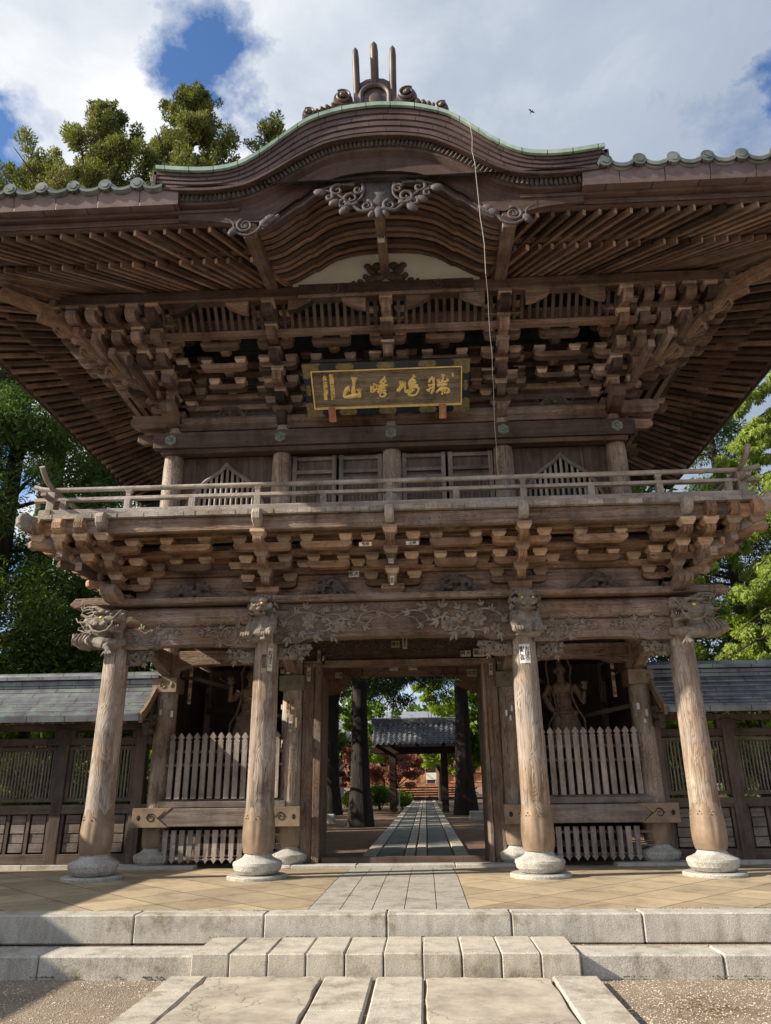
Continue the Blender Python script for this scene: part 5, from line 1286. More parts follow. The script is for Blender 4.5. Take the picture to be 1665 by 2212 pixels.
for sx in (-1, 1):
    for sy in (0, 1):
        cx = sx*PWd/2; cy = PH*sy; s1 = -sx; s2 = 1-2*sy
        pr = [(cx-s1*0.004, cy-s2*0.004), (cx+s1*0.27, cy-s2*0.004), (cx+s1*0.23, cy+s2*0.05), (cx+s1*0.25, cy+s2*(fw-0.005)), (cx+s1*(fw-0.005), cy+s2*(fw-0.005)), (cx+s1*(fw-0.005), cy+s2*0.20), (cx+s1*0.06, cy+s2*0.24), (cx-s1*0.004, cy+s2*0.21)]
        if (s1*s2) < 0: pr = pr[::-1]
        m_.prism(pr, (0, 0, 0.066), X_, Y_, Z_, 0.03)
    m_.ell((sx*(PWd/2-fw/2), PH/2, 0.07), (0.04, 0.05, 0.012)); m_.ell((sx*(PWd/2-fw/2), PH/2-0.06, 0.07), (0.03, 0.03, 0.01)); m_.ell((sx*(PWd/2-fw/2), PH/2+0.06, 0.07), (0.03, 0.03, 0.01))
split(m_, 'metal_fitting', 'brass', fr)
for xx in (-0.87, 0.85): m_ = MB(PM); pbox(m_, xx-0.055, xx+0.055, -0.09, 0.15, 0.09, 0.12); pbox(m_, xx-0.055, xx+0.055, -0.09, -0.06, -0.1, 0.09); m_.build('bracket_clip', 'hallwood', plq)
# brush writing, drawn stroke by stroke; numbers are millimetre-like units on the board
def pxy(x, y):                                                       # board sketch units -> board plane
    tl, tr, br, bl = (92, 165), (1563, 100), (1555, 548), (145, 600)
    v = (y-(tl[1]+(tr[1]-tl[1])*(x-tl[0])/(tr[0]-tl[0])))/((bl[1]-tl[1])*(1-(x-tl[0])/1470)+(br[1]-tr[1])*(x-tl[0])/1470)
    xl = tl[0]+(bl[0]-tl[0])*v; xr_ = tr[0]+(br[0]-tr[0])*v; u = (x-xl)/(xr_-xl)
    return V(-a+2*a*u, b-(b-fw)*v, 0.036)
def stroke(m_, pts, w=13):
    P_ = [pxy(*p) for p in pts]; out = []; n = len(P_)
    for i in range(n-1):
        A_ = P_[max(i-1, 0)]; B_ = P_[i]; C_ = P_[i+1]; D_ = P_[min(i+2, n-1)]
        for k in range(6):
            t = k/6; out.append(0.5*((2*B_)+(C_-A_)*t+(2*A_-5*B_+4*C_-D_)*t*t+(-A_+3*B_-3*C_+D_)*t**3))
    out.append(P_[-1]); N = len(out); wm = w*1.62/1000
    m_.tube(out, [wm*(0.95+0.3*math.cos(i/N*7)+(0.25 if i < 3 else 0))*(1 if i < N-3 else 0.62) for i in range(N)], 8, flat=0.5)
CH = {'mountain': ([[(520, 240), (518, 300), (514, 370), (512, 435)], [(478, 368), (450, 378), (432, 420), (428, 462), (470, 464), (530, 448), (560, 438)], [(568, 372), (574, 420), (573, 472)]], 21),
      'peak': ([[(693, 340), (686, 375), (684, 402), (700, 412), (720, 392), (736, 372)], [(718, 312), (710, 350), (706, 388)], [(742, 322), (736, 372)], [(822, 236), (800, 262), (768, 300)], [(790, 262), (826, 282), (800, 312), (766, 338)], [(780, 300), (815, 325), (846, 330)], [(760, 356), (795, 338), (828, 344)], [(752, 384), (790, 366), (826, 366)], [(748, 412), (790, 396), (832, 392)], [(796, 336), (790, 390), (772, 436), (782, 462), (812, 460), (826, 432), (806, 412)], [(800, 412), (830, 436)]], 11),
      'dove': ([[(978, 284), (972, 330), (955, 372), (938, 402)], [(942, 398), (968, 380), (990, 345), (1000, 300)], [(1000, 298), (1012, 350), (1018, 408), (1040, 404), (1048, 380)], [(1108, 222), (1088, 250), (1062, 285), (1056, 345)], [(1070, 272), (1108, 276), (1110, 302), (1066, 312)], [(1060, 340), (1110, 328), (1138, 338)], [(1058, 372), (1104, 352), (1140, 362), (1142, 392), (1122, 436), (1084, 452), (1052, 438), (1062, 410), (1090, 398)], [(1072, 392), (1108, 386)]], 14),
      'auspicious': ([[(1284, 248), (1256, 262), (1246, 300)], [(1280, 248), (1290, 300), (1288, 372), (1266, 430)], [(1240, 338), (1270, 330), (1302, 326)], [(1232, 398), (1262, 366), (1300, 350)], [(1384, 206), (1378, 260), (1368, 300)], [(1336, 262), (1342, 300), (1380, 296), (1418, 286), (1424, 258)], [(1326, 336), (1370, 322), (1420, 324)], [(1386, 326), (1352, 368), (1318, 418)], [(1350, 386), (1395, 366), (1430, 372), (1436, 402), (1410, 428)], [(1374, 376), (1370, 440)], [(1400, 372), (1394, 424)]], 14)}
for k, (st, w) in CH.items():
    m_ = MB(PM)
    for p_ in st: stroke(m_, p_, w)
    m_.build('gilt_character', 'gold', plq, smooth=60)
for body, (x, y), sz in (('勅\n特\n賜\n慈\n海\n明\n光\n禅\n師', (308, 355), 0.074), ('永\n平\n住\n泰\n禅\n書', (240, 330), 0.074)):
    q = PM @ pxy(x, y); text_obj(body, sz, 'gold', plq, frame(q, pu, pv), bold=0.002, depth=0.004, name='small_inscription', line=0.62 if sz < 0.08 else 0.6)
for (x, y) in ((243, 438), (247, 478)): q = pxy(x, y); m_ = MB(PM); m_.box(q.x-0.026, q.x+0.026, q.y-0.028, q.y+0.028, 0.031, 0.038); m_.build('seal', 'gold', plq)
q = pxy(1474, 212); m_ = MB(PM); m_.box(q.x-0.012, q.x+0.012, q.y-0.028, q.y+0.028, 0.031, 0.036); m_.build('seal', 'gold', plq)

# ------------------------------------------------------------------ ground floor behind the front columns
for sg in (-1, 1):
    for X in (XI, XO):                                               # curved tie beams running back
        m_ = MB(); pr = [(0.05, 3.25), (0.05, 2.98), (0.4, 2.95), (0.7, 3.02), (1.2, 3.05), (1.7, 3.0), (2.0, 2.9), (2.25, 2.86), (2.25, 3.25)]
        m_.prism(pr, (sg*X, 0, 0), Y_, Z_, X_, 0.17); P(m_, 'tie_beam', 'beam', bev=0.01)
        m_ = MB(); m_.box(sg*X-0.08, sg*X+0.08, YR, YB, 2.95, 3.25); P(m_, 'tie_beam', 'beam')
    rainbow(sg*XO-0.1 if sg < 0 else XI+0.1, -XI-0.1 if sg < 0 else XO-0.1, 2.99, 3.30, YR-0.02, 0.2, 0.07)
    # bronze boxes on the second row columns
    for X in (XI, XO):
        m_ = MB(); m_.box(sg*X-0.205, sg*X+0.205, YR-0.215, YR+0.2, 2.60, 2.845); P(m_, 'bronze_cap', 'bronzegrey' if X == XI else 'bronze', bev=0.006)
        m_ = MB(); spiral(m_, (sg*X-0.02, 2.72), 0.06, 1.4, 1, 1, 0.008, YR-0.222); m_.ell((sg*X+0.12, YR-0.22, 2.72), (0.03, 0.01, 0.045)); P(m_, 'cap_scroll', 'brass')
    xa, xb = (XI-0.22, XO+0.28) if sg > 0 else (-XO-0.28, -XI+0.22)
    m_ = MB(); m_.box(xa+0.42, xb-0.42, YR-0.35, YR-0.20, 0.525, 0.79); lb = P(m_, 'lower_beam', 'fence', bev=0.01)
    m_ = MB()
    for (a_, s_) in ((xa, 1), (xb, -1)):
        pr = [(0, 0.517), (0.58, 0.517), (0.48, 0.60), (0.42, 0.655), (0.50, 0.70), (0.62, 0.80), (0, 0.80)]
        pr = [(a_+s_*u, v) for u, v in pr]
        m_.prism(pr if s_ > 0 else pr[::-1], (0, YR-0.278, 0), X_, Z_, -Y_, 0.162)
    cp = split(m_, 'bronze_end', 'bronze', lb, bev=0.004)[0]
    m_ = MB()
    for (a_, s_) in ((xa, 1), (xb, -1)):
        spiral(m_, (a_+s_*0.30, 0.66), 0.06, 1.3, 2, s_, 0.008, YR-0.363); m_.ell((a_+s_*0.10, YR-0.36, 0.66), (0.03, 0.008, 0.04))
        vine(m_, [(a_+s_*0.22, 0.66), (a_+s_*0.32, 0.72), (a_+s_*0.40, 0.66), (a_+s_*0.52, 0.76)], 0.007, YR-0.362); vine(m_, [(a_+s_*0.40, 0.66), (a_+s_*0.48, 0.60), (a_+s_*0.54, 0.55)], 0.007, YR-0.362)
    split(m_, 'pierced_scroll', 'black', cp)
    # picket screens above and below that beam
    xl, xr_ = (XI+0.14, XO-0.16) if sg > 0 else (-XO+0.16, -XI-0.14)
    fe = link('picket_screen', None, gate); n = 14
    for i in range(n):
        x = xl+(xr_-xl)*(i+0.5)/n; w = 0.041; y = YR-0.20
        pr = [(-w, 0.93), (w, 0.93), (w, 1.76), (w*1.15, 1.77), (w*0.8, 1.785), (w*1.15, 1.80), (w*1.15, 1.815), (w*0.55, 1.835), (w*1.2, 1.86), (w*1.25, 1.875), (w*0.5, 1.92), (0, 1.945), (-w*0.5, 1.92), (-w*1.25, 1.875), (-w*1.2, 1.86), (-w*0.55, 1.835), (-w*1.15, 1.815), (-w*1.15, 1.80), (-w*0.8, 1.785), (-w*1.15, 1.77), (-w, 1.76)]
        m_ = MB(); m_.prism([(a_+x, b_) for a_, b_ in pr], (0, y, random.uniform(-.006, .006)), X_, Z_, -Y_, 0.045, uaxis=1); m_.build('picket', 'picket', fe)
        if i < n-1:
            x2 = x+random.uniform(-.002, .002)
            pr = [(-w, 0.50), (-w*0.9, 0.14), (-w*1.2, 0.13), (-w*0.55, 0.11), (-w*1.2, 0.085), (-w*0.5, 0.05), (0, 0.02), (w*0.5, 0.05), (w*1.2, 0.085), (w*0.55, 0.11), (w*1.2, 0.13), (w*0.9, 0.14), (w, 0.50)]
            m_ = MB(); m_.prism([(a_+x2, b_+RZ+0.06) for a_, b_ in pr], (0, y, 0), X_, Z_, -Y_, 0.04, uaxis=1); m_.build('hanging_picket', 'picket', fe)
    m_ = MB()
    for z in (1.44, 1.65, 0.90): m_.box(xl-0.05, xr_+0.05, YR-0.17, YR-0.14, z-0.022, z+0.022)
    for z in (0.20, 0.23, 0.26, 0.39): m_.box(xl-0.05, xr_+0.05, YR-0.175, YR-0.14, z-0.008 if z < 0.3 else z-0.02, z+0.008 if z < 0.3 else z+0.02)
    split(m_, 'cross_rail', 'fence', fe)
    m_ = MB(); m_.box(xl-0.1, xr_+0.1, YR-0.22, YR-0.08, 0.80, 0.89); m_.build('sill', 'fence', fe, bev=0.006)
    # guardian chamber walls
    m_ = MB()
    x1, x2 = (XI, XO) if sg > 0 else (-XO, -XI)
    m_.box(x1, x2, YB-0.1, YB-0.05, RZ, 3.4); m_.box(x1-0.03, x1+0.03, YR+0.17, YB, 0.3, 3.0); m_.box(x2-0.03, x2+0.03, YR+0.17, YB, 0.3, 3.0)
    m_.box(x1, x2, YR, YB, 3.30, 3.36); m_.box(x1, x2, YR+0.1, YB-0.1, 0.62, 0.68)
    P(m_, 'chamber_wall', 'darkwood')
    m_ = MB()
    m_.beam((x1+0.1, YR+0.3, 2.95), (x2-0.4, YB-0.12, 2.60), 0.05, 0.07); m_.beam((x2-0.1, YR+0.3, 2.3), (x1+0.9, YB-0.12, 2.15), 0.05, 0.07); m_.box((x1+x2)/2-0.06, (x1+x2)/2+0.06, YB-0.22, YB-0.1, 0.7, 3.3); m_.box(x1, x2, YB-0.16, YB-0.1, 2.45, 2.55)
    P(m_, 'chamber_brace', 'wallwood')
# doorway
m_ = MB()
for sg in (-1, 1):
    j_ = 1.31 if sg < 0 else 1.37; m_.box(min(sg*j_, sg*1.425), max(sg*j_, sg*1.425), YR-0.12, YR+0.16, RZ, 3.0); m_.box(min(sg*1.43, sg*1.62), max(sg*1.43, sg*1.62), YR-0.08, YR+0.06, RZ, 3.0)
m_.box(-1.62, 1.62, YR-0.13, YR+0.12, 2.995, 3.09)
P(m_, 'door_frame', 'beam', bev=0.008)
for sg in (-1, 1): m_ = MB(); m_.box(sg*1.42-0.03, sg*1.42+0.03, YR+0.2, YR+1.5, RZ+0.02, 2.95); P(m_, 'gate_leaf', 'beam', bev=0.006)
m_ = MB(); m_.box(-1.27, 1.27, YR-0.05, YR+0.10, RZ-0.05, RZ+0.14); P(m_, 'threshold', 'darkwood')
m_ = MB(); m_.box(-1.62, 1.62, YR-0.06, YR+0.06, 3.092, 3.545); pn_ = P(m_, 'cloud_panel', 'rafter')
m_ = MB(); r_ = random.Random(4)
for s in (-1, 1):
    for (u, v, q) in ((0.42, 3.32, 0.12), (0.75, 3.40, 0.10), (1.02, 3.30, 0.12), (1.3, 3.38, 0.08), (0.2, 3.42, 0.07), (1.18, 3.18, 0.05), (0.88, 3.2, 0.05)):
        spiral(m_, (s*u, v), q, 1.5, r_.uniform(0, 6), s, 0.019, YR-0.062)
        for k in range(4): a_ = k*1.57+r_.uniform(0, 1); spiral(m_, (s*u+q*1.15*math.cos(a_), v+q*0.8*math.sin(a_)), 0.045, 1.2, a_, s, 0.015, YR-0.062)
    vine(m_, [(s*0.15, 3.30), (s*0.4, 3.20), (s*0.7, 3.25), (s*1.0, 3.16), (s*1.4, 3.22)], 0.012, YR-0.065)
m_.build('cloud_relief', 'carveddark', pn_, smooth=180)
rb = rainbow(-XI+0.1, XI-0.1, 3.02, 3.42, YB, 0.2, 0.12, 'rafter', 0.5)
m_ = MB()
for s in (-1, 1): spiral(m_, (s*0.95, 3.22), 0.17, 1.7, 2, s, 0.014, YB-0.115); vine(m_, [(s*1.1, 3.08), (s*0.8, 3.05), (s*0.5, 3.2), (s*0.2, 3.3)], 0.012, YB-0.11)
split(m_, 'beam_scroll', 'carveddark', rb, smooth=180)
m_ = MB()
for s in (-1, 1): m_ = MB(); m_.prism([(s*1.62, 3.02), (s*1.62, 2.78), (s*1.35, 2.80), (s*1.15, 2.90), (s*1.0, 3.02)][::(-1 if s > 0 else 1)], (0, YB, 0), X_, Z_, -Y_, 0.1); P(m_, 'corner_bracket', 'carvedbrown')
m_ = MB(); m_.box(-XO, XO, 0.1, YB, 3.60, 3.64); 
for i in range(9): x = -3.6+i*0.9; m_.box(x-0.04, x+0.04, 0.15, YB, 3.53, 3.598)
P(m_, 'porch_ceiling', 'wallwood')
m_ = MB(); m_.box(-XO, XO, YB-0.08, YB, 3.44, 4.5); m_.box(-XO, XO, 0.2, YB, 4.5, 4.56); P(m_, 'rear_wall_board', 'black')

# paper votive slips pasted on the wood -----------------------------------
def slip(x, y, z, w, h, txt='', dark=False, parent=None, m='paper', rot=0.0, size=None, horiz=False, face=None):
    ex = X_*math.cos(rot)+Z_*math.sin(rot) if face is None else face
    ez = Z_*math.cos(rot)-X_*math.sin(rot) if face is None else Z_
    n_ = ex.cross(ez); mb_ = MB(); mb_.obox((x, y, z), ex, -n_, ez, w, 0.003, h); o_ = mb_.build('paper_slip', 'ink' if dark else m, parent if parent is not None else gate)
    if txt:
        nn = len(txt) if not horiz else 1
        sz = size or min(w*0.95, h/max(1, nn)*0.95)
        body = '\n'.join(txt) if not horiz else txt
        text_obj(body, sz, 'paper' if dark else 'ink', o_, frame(V(x, y, z)+n_*0.004, ex, ez), bold=0.0015, line=0.86 if not horiz else 1)
cyl = lambda X, u, r_=0.173: (X+r_*math.sin(u), -r_*math.cos(u)-0.003)
for (X, u, z, w, h, t, mm) in ((-XI, 0.02, 2.72, 0.075, 0.30, '岡田会', 'papertan'), (-XI, 0.50, 2.75, 0.07, 0.32, 'おはさこ', 'paper'), (XI, -0.29, 2.76, 0.075, 0.26, '御連会', 'paperwhite'), (XI, 0.12, 2.76, 0.075, 0.26, 'おほろ', 'paperwhite')):
    x, y = cyl(X, u); slip(x, y, z, w, h, t, m=mm, parent=front[X], face=V(math.cos(u), math.sin(u), 0))
yy = YR-0.225
for a_ in ((-1.96, yy, 2.97, .06, .20, '三寿', 0, 'papertan'), (-1.86, yy, 2.98, .06, .22, '吉田金', 0, 'paper'), (-1.74, yy, 3.04, .06, .22, '今井喜', 0, 'paper'), (-1.535, YR-0.085, 2.87, .06, .23, '中吉', 0, 'paper'),
           (-1.85, -0.0+YR-0.19, 2.36, .055, .22, 'さくら', 0, 'papertan'), (-1.77, YR-0.19, 2.40, .055, .22, 'いとし', 0, 'papertan'), (-1.95, YR-0.19, 2.33, .03, .08, '', 0, 'paperwhite'), (-1.93, YR-0.19, 2.16, .03, .10, '', 0, 'paperwhite'), (-1.80, YR-0.19, 2.02, .06, .17, '中山', 0, 'paper'), (-1.71, YR-0.18, 2.08, .035, .16, '', 0, 'papertan'),
           (1.53, YR-0.085, 2.92, .06, .23, '中吉', 0, 'paper'), (1.66, YR-0.19, 3.08, .065, .22, '小林吉', 0, 'papertan'), (1.80, YR-0.2, 3.04, .06, .20, '講', 0, 'papertan'), (1.73, YR-0.19, 2.18, .035, .09, '', 0, 'paperwhite'), (1.82, YR-0.19, 2.25, .03, .09, '', 0, 'paperwhite'), (1.79, YR-0.19, 2.1, .03, .08, '', 0, 'paperwhite'),
           (-3.98, yy+0.03, 2.28, .04, .09, '', 0, 'paperwhite'), (-3.80, yy+0.06, 2.25, .04, .10, '', 0, 'paperwhite'), (3.85, yy+0.03, 2.25, .045, .10, '', 0, 'paperwhite'), (3.98, yy+0.05, 2.15, .04, .11, '', 0, 'paperwhite'), (3.93, yy+0.03, 2.02, .04, .06, '', 0, 'paperwhite')):
    slip(*a_[:5], a_[5], bool(a_[6]), m=a_[7])
slip(0.10, YR-0.085, 3.37, .075, .2, '高吉丸', m='paper'); slip(-0.06, YR-0.085, 3.35, .14, .11, '清水', m='papertan', horiz=True, size=.07)
slip(1.12, YR-0.14, 3.16, .17, .1, '昇大', horiz=True, size=.085); slip(1.34, YR-0.14, 3.17, .19, .13, '堀小', horiz=True, size=.095); slip(-1.28, YR-0.14, 3.12, .05, .19, '三軒', dark=True); slip(-1.36, YR-0.14, 3.16, .05, .2, '今吉', m='papertan')
slip(-0.18, YB-0.11, 3.30, .17, .13, '吉川', m='paperwhite', horiz=True, size=.08); slip(0.20, YB-0.11, 3.30, .17, .13, '六川', m='paperwhite', horiz=True, size=.08); slip(-1.28, YB-0.11, 3.16, .14, .11, '三浦', m='paper', horiz=True, size=.065); slip(1.36, YB-0.11, 3.16, .19, .14, '北文', m='paper', horiz=True, size=.09)
slip(-0.33, -0.96, 4.13, .17, .055, '松井', m='papertan', horiz=True, size=.05); slip(0.30, -0.96, 4.13, .17, .05, '上州', dark=False, horiz=True, size=.05); slip(-0.56, -0.10, 3.96, .15, .09, '新大', m='paper', horiz=True, size=.07)
slip(0.0, -0.69, 3.97, .065, .07, '日', m='paper'); slip(0.0, -0.40, 3.77, .05, .13, '大五', m='paper'); slip(0, -2.40, 7.975, .09, .2, '昌', m='paper', size=.09)
for sg, x in ((-1, -3.57), (1, 3.55)):
    for k, (z, t) in enumerate(((2.98, '五月'), (2.72, '田中'), (2.52, '久保田'))): slip(x-sg*0.06*0, YR-0.02, z, .055, .2, t, m='papertan')
slip(-2.75, YB-0.23, 2.95, .09, .34, '大吉田', m='papertan'); slip(2.9+0.15, YB-0.23, 2.98, .08, .22, '中村', m='papertan'); slip(3.15, YB-0.2, 2.8, .085, .3, '吉川丸', m='paper')

# ================================================================== GUARDIAN STATUES
def guardian(X, Y, mir, raised, label):
    T = Matrix.Translation((X, Y, 1.16)) @ Matrix.Diagonal((mir, 1, 1, 1))
    root = tag(link('guardian_statue', None), label, 'statue', None)
    m_ = MB(T); e = m_.ell; rt = lambda a: Matrix.Rotation(a, 3, 'Y')
    e((0, 0, 1.50), (0.205, 0.12, 0.16)); e((0.01, 0, 1.30), (0.165, 0.11, 0.17)); e((0.03, 0, 1.12), (0.185, 0.125, 0.13)); e((-0.09, -0.085, 1.53), (0.095, 0.05, 0.07)); e((0.09, -0.085, 1.53), (0.095, 0.05, 0.07))
    for i in range(3):
        for s_ in (-1, 1): e((s_*0.045+0.01, -0.10, 1.40-i*0.075), (0.04, 0.025, 0.033))
    m_.tube([(0, 0, 1.6), (-0.01, -0.02, 1.74)], [0.075, 0.06], 10)
    e((-0.015, -0.03, 1.83), (0.092, 0.105, 0.125)); e((-0.015, -0.09, 1.78), (0.06, 0.05, 0.05)); e((-0.015, 0.0, 1.97), (0.05, 0.05, 0.06)); e((-0.015, -0.125, 1.815), (0.02, 0.025, 0.03))
    for s_ in (-1, 1): e((-0.015+s_*0.038, -0.115, 1.862), (0.033, 0.02, 0.013), rt(s_*0.3)); e((-0.015+s_*0.095, -0.02, 1.82), (0.018, 0.03, 0.045)); e((-0.015+s_*0.037, -0.118, 1.838), 0.014)
    e((-0.015, -0.125, 1.765), (0.035, 0.02, 0.014))
    # arm hanging with fist at the hip
    m_.tube([(-0.19, 0, 1.56), (-0.31, 0.02, 1.38), (-0.24, -0.08, 1.18), (-0.18, -0.12, 1.10)], [0.075, 0.058, 0.055, 0.038], 10); e((-0.165, -0.13, 1.07), (0.05, 0.05, 0.055))
    for k in range(4): m_.tube([(-0.20+0.027*k, -0.165, 1.09), (-0.20+0.027*k, -0.185, 1.06), (-0.20+0.027*k, -0.155, 1.035)], 0.0145, 6)
    # other arm, open hand
    if raised: pe, pw = (0.36, -0.04, 1.40), (0.33, -0.16, 1.62)
    else: pe, pw = (0.36, -0.03, 1.28), (0.36, -0.17, 1.44)
    m_.tube([(0.19, 0, 1.56), (0.29, 0, 1.44), pe, pw], [0.078, 0.066, 0.058, 0.036], 10)
    hc = Vector(pw)+V(0.01, -0.02, 0.07); e(hc, (0.045, 0.02, 0.052))
    for k, (a, L) in enumerate(((-0.42, 0.078), (-0.15, 0.092), (0.12, 0.088), (0.40, 0.070))):
        b = hc+V((k-1.5)*0.022, 0, 0.035); d = V(math.sin(a), -0.12, math.cos(a)); m_.tube([b, b+d*L*0.55, b+d*L+V(0, -0.022, 0)], [0.0135, 0.0125, 0.009], 6)
    b = hc+V(-0.035, -0.005, -0.02); m_.tube([b, b+V(-0.035, -0.012, 0.02), b+V(-0.055, -0.02, 0.055)], [0.016, 0.014, 0.010], 6)
    # legs
    m_.tube([(-0.09, 0, 1.05), (-0.15, -0.05, 0.62), (-0.17, 0.02, 0.16)], [0.12, 0.085, 0.055], 12); m_.tube([(0.11, 0, 1.05), (0.22, -0.06, 0.64), (0.27, 0.0, 0.16)], [0.12, 0.085, 0.055], 12)
    for x in (-0.17, 0.28): e((x, -0.06, 0.10), (0.055, 0.12, 0.04))
    body = m_.build('body', 'statue', root, vox=0.011, sm=2)
    m_ = MB(T)                                                    # skirt with folds
    rows = []
    for i in range(9):
        t = i/8; row = []
        for k in range(49):
            a = 2*math.pi*k/48; f = 1+0.10*t*math.sin(a*9+t*2)+0.05*t*math.sin(a*17)
            row.append((0.03+(0.185+0.20*t)*f*math.cos(a)+0.05*t, (0.13+0.12*t)*f*math.sin(a), 1.08-0.62*t-0.05*t*math.cos(a*2)))
        rows.append(row)
    m_.strip(rows); m_.tube([(0.03+0.2*math.cos(6.283*k/24), 0.145*math.sin(6.283*k/24), 1.09) for k in range(25)], 0.03, 8); m_.ell((0.17, -0.11, 1.08), (0.06, 0.04, 0.05)); m_.ell((-0.05, -0.14, 1.03), (0.06, 0.03, 0.04))
    m_.build('skirt', 'statue', root, smooth=180)
    m_ = MB(T)                                                    # heavenly scarf looping behind the head
    loop = [(-0.20, 0.04, 1.30), (-0.22, 0.05, 1.62), (-0.24, 0.06, 1.95), (-0.16, 0.08, 2.12), (0.02, 0.1, 2.13), (0.15, 0.08, 2.04), (0.205, 0.07, 1.88), (0.17, 0.05, 1.72), (0.14, -0.1, 1.55), (0.15, -0.13, 1.35), (0.22, -0.1, 1.15), (0.34, -0.02, 1.0), (0.36, 0.0, 0.75), (0.33, -0.02, 0.5), (0.42, 0, 0.42)]
    m_.tube(loop, 0.035, 8, flat=0.5); m_.tube([(-0.2, -0.1, 1.5), (-0.15, -0.12, 1.3), (-0.14, -0.12, 1.12), (-0.28, -0.05, 0.9), (-0.30, -0.02, 0.7), (-0.22, 0, 0.52)], 0.028, 8, flat=0.5)
    m_.build('scarf', 'statue', root, smooth=180)
    m_ = MB(T)
    for k in range(14): a = k*0.45; m_.ell((0.05+0.34*math.cos(a), 0.24*math.sin(a), -0.05+0.05*math.sin(k*2.3)), (0.14, 0.12, 0.12))
    m_.box(-0.4, 0.5, -0.3, 0.3, -0.52, 0.0); m_.build('rock_base', 'carveddark', root, smooth=40)
    return root
guardian(2.84, 3.15, 1, False, 'right-hand wooden guardian statue with open palm lowered beside the chest, behind the pickets')
guardian(-2.72, 3.15, -1, True, 'left-hand wooden guardian statue with raised open hand, mostly hidden by a front column')

# ================================================================== CABLE, BIRD
m_ = MB(); r_ = random.Random(2); pts = [(1.10, -2.6, 9.35), (1.17, -3.1, 9.18), (1.19, -3.20, 8.98)]
for i in range(1, 12): t = i/11; pts.append((1.19+0.09*t+r_.uniform(-.012, .012), -3.19+0.1*t, 8.98-2.2*t+r_.uniform(-.01, .01)))
for i in range(1, 12): t = i/11; pts.append((1.28+0.22*t+r_.uniform(-.012, .012), -3.09+2.1*t, 6.78-1.75*t))
m_.tube(pts, 0.0032, 6); tag(m_.build('cable', 'cable'), 'thin white cable hanging loosely from the curved gable to the balcony', 'cable')
b = thing('bird', 'tiny dark bird gliding in the sky right of the gable', 'bird'); b.location = (9.35, 30, 46.34); b.rotation_euler = (0, 0.2, 0.5); b.scale = (0.75, 0.75, 0.75)
m_ = MB(); m_.tube([(0, -0.20, 0), (0, -0.13, 0.01), (0, 0, 0), (0, 0.15, 0), (0, 0.28, 0.01)], [0.015, 0.035, 0.05, 0.035, 0.02], 10); m_.ell((0, -0.17, 0.01), 0.035); m_.build('body', 'birdmat', b, smooth=180)
for s in (-1, 1):
    m_ = MB(); m_.prism([(0, -0.06), (0.22, -0.09), (0.42, 0.04), (0.2, 0.05), (0, 0.10)], (0, 0, 0.0), X_*s, Y_, Z_*s, 0.012)
    w_ = m_.build('wing', 'birdmat', b); w_.rotation_euler = (0, -s*0.35, 0)

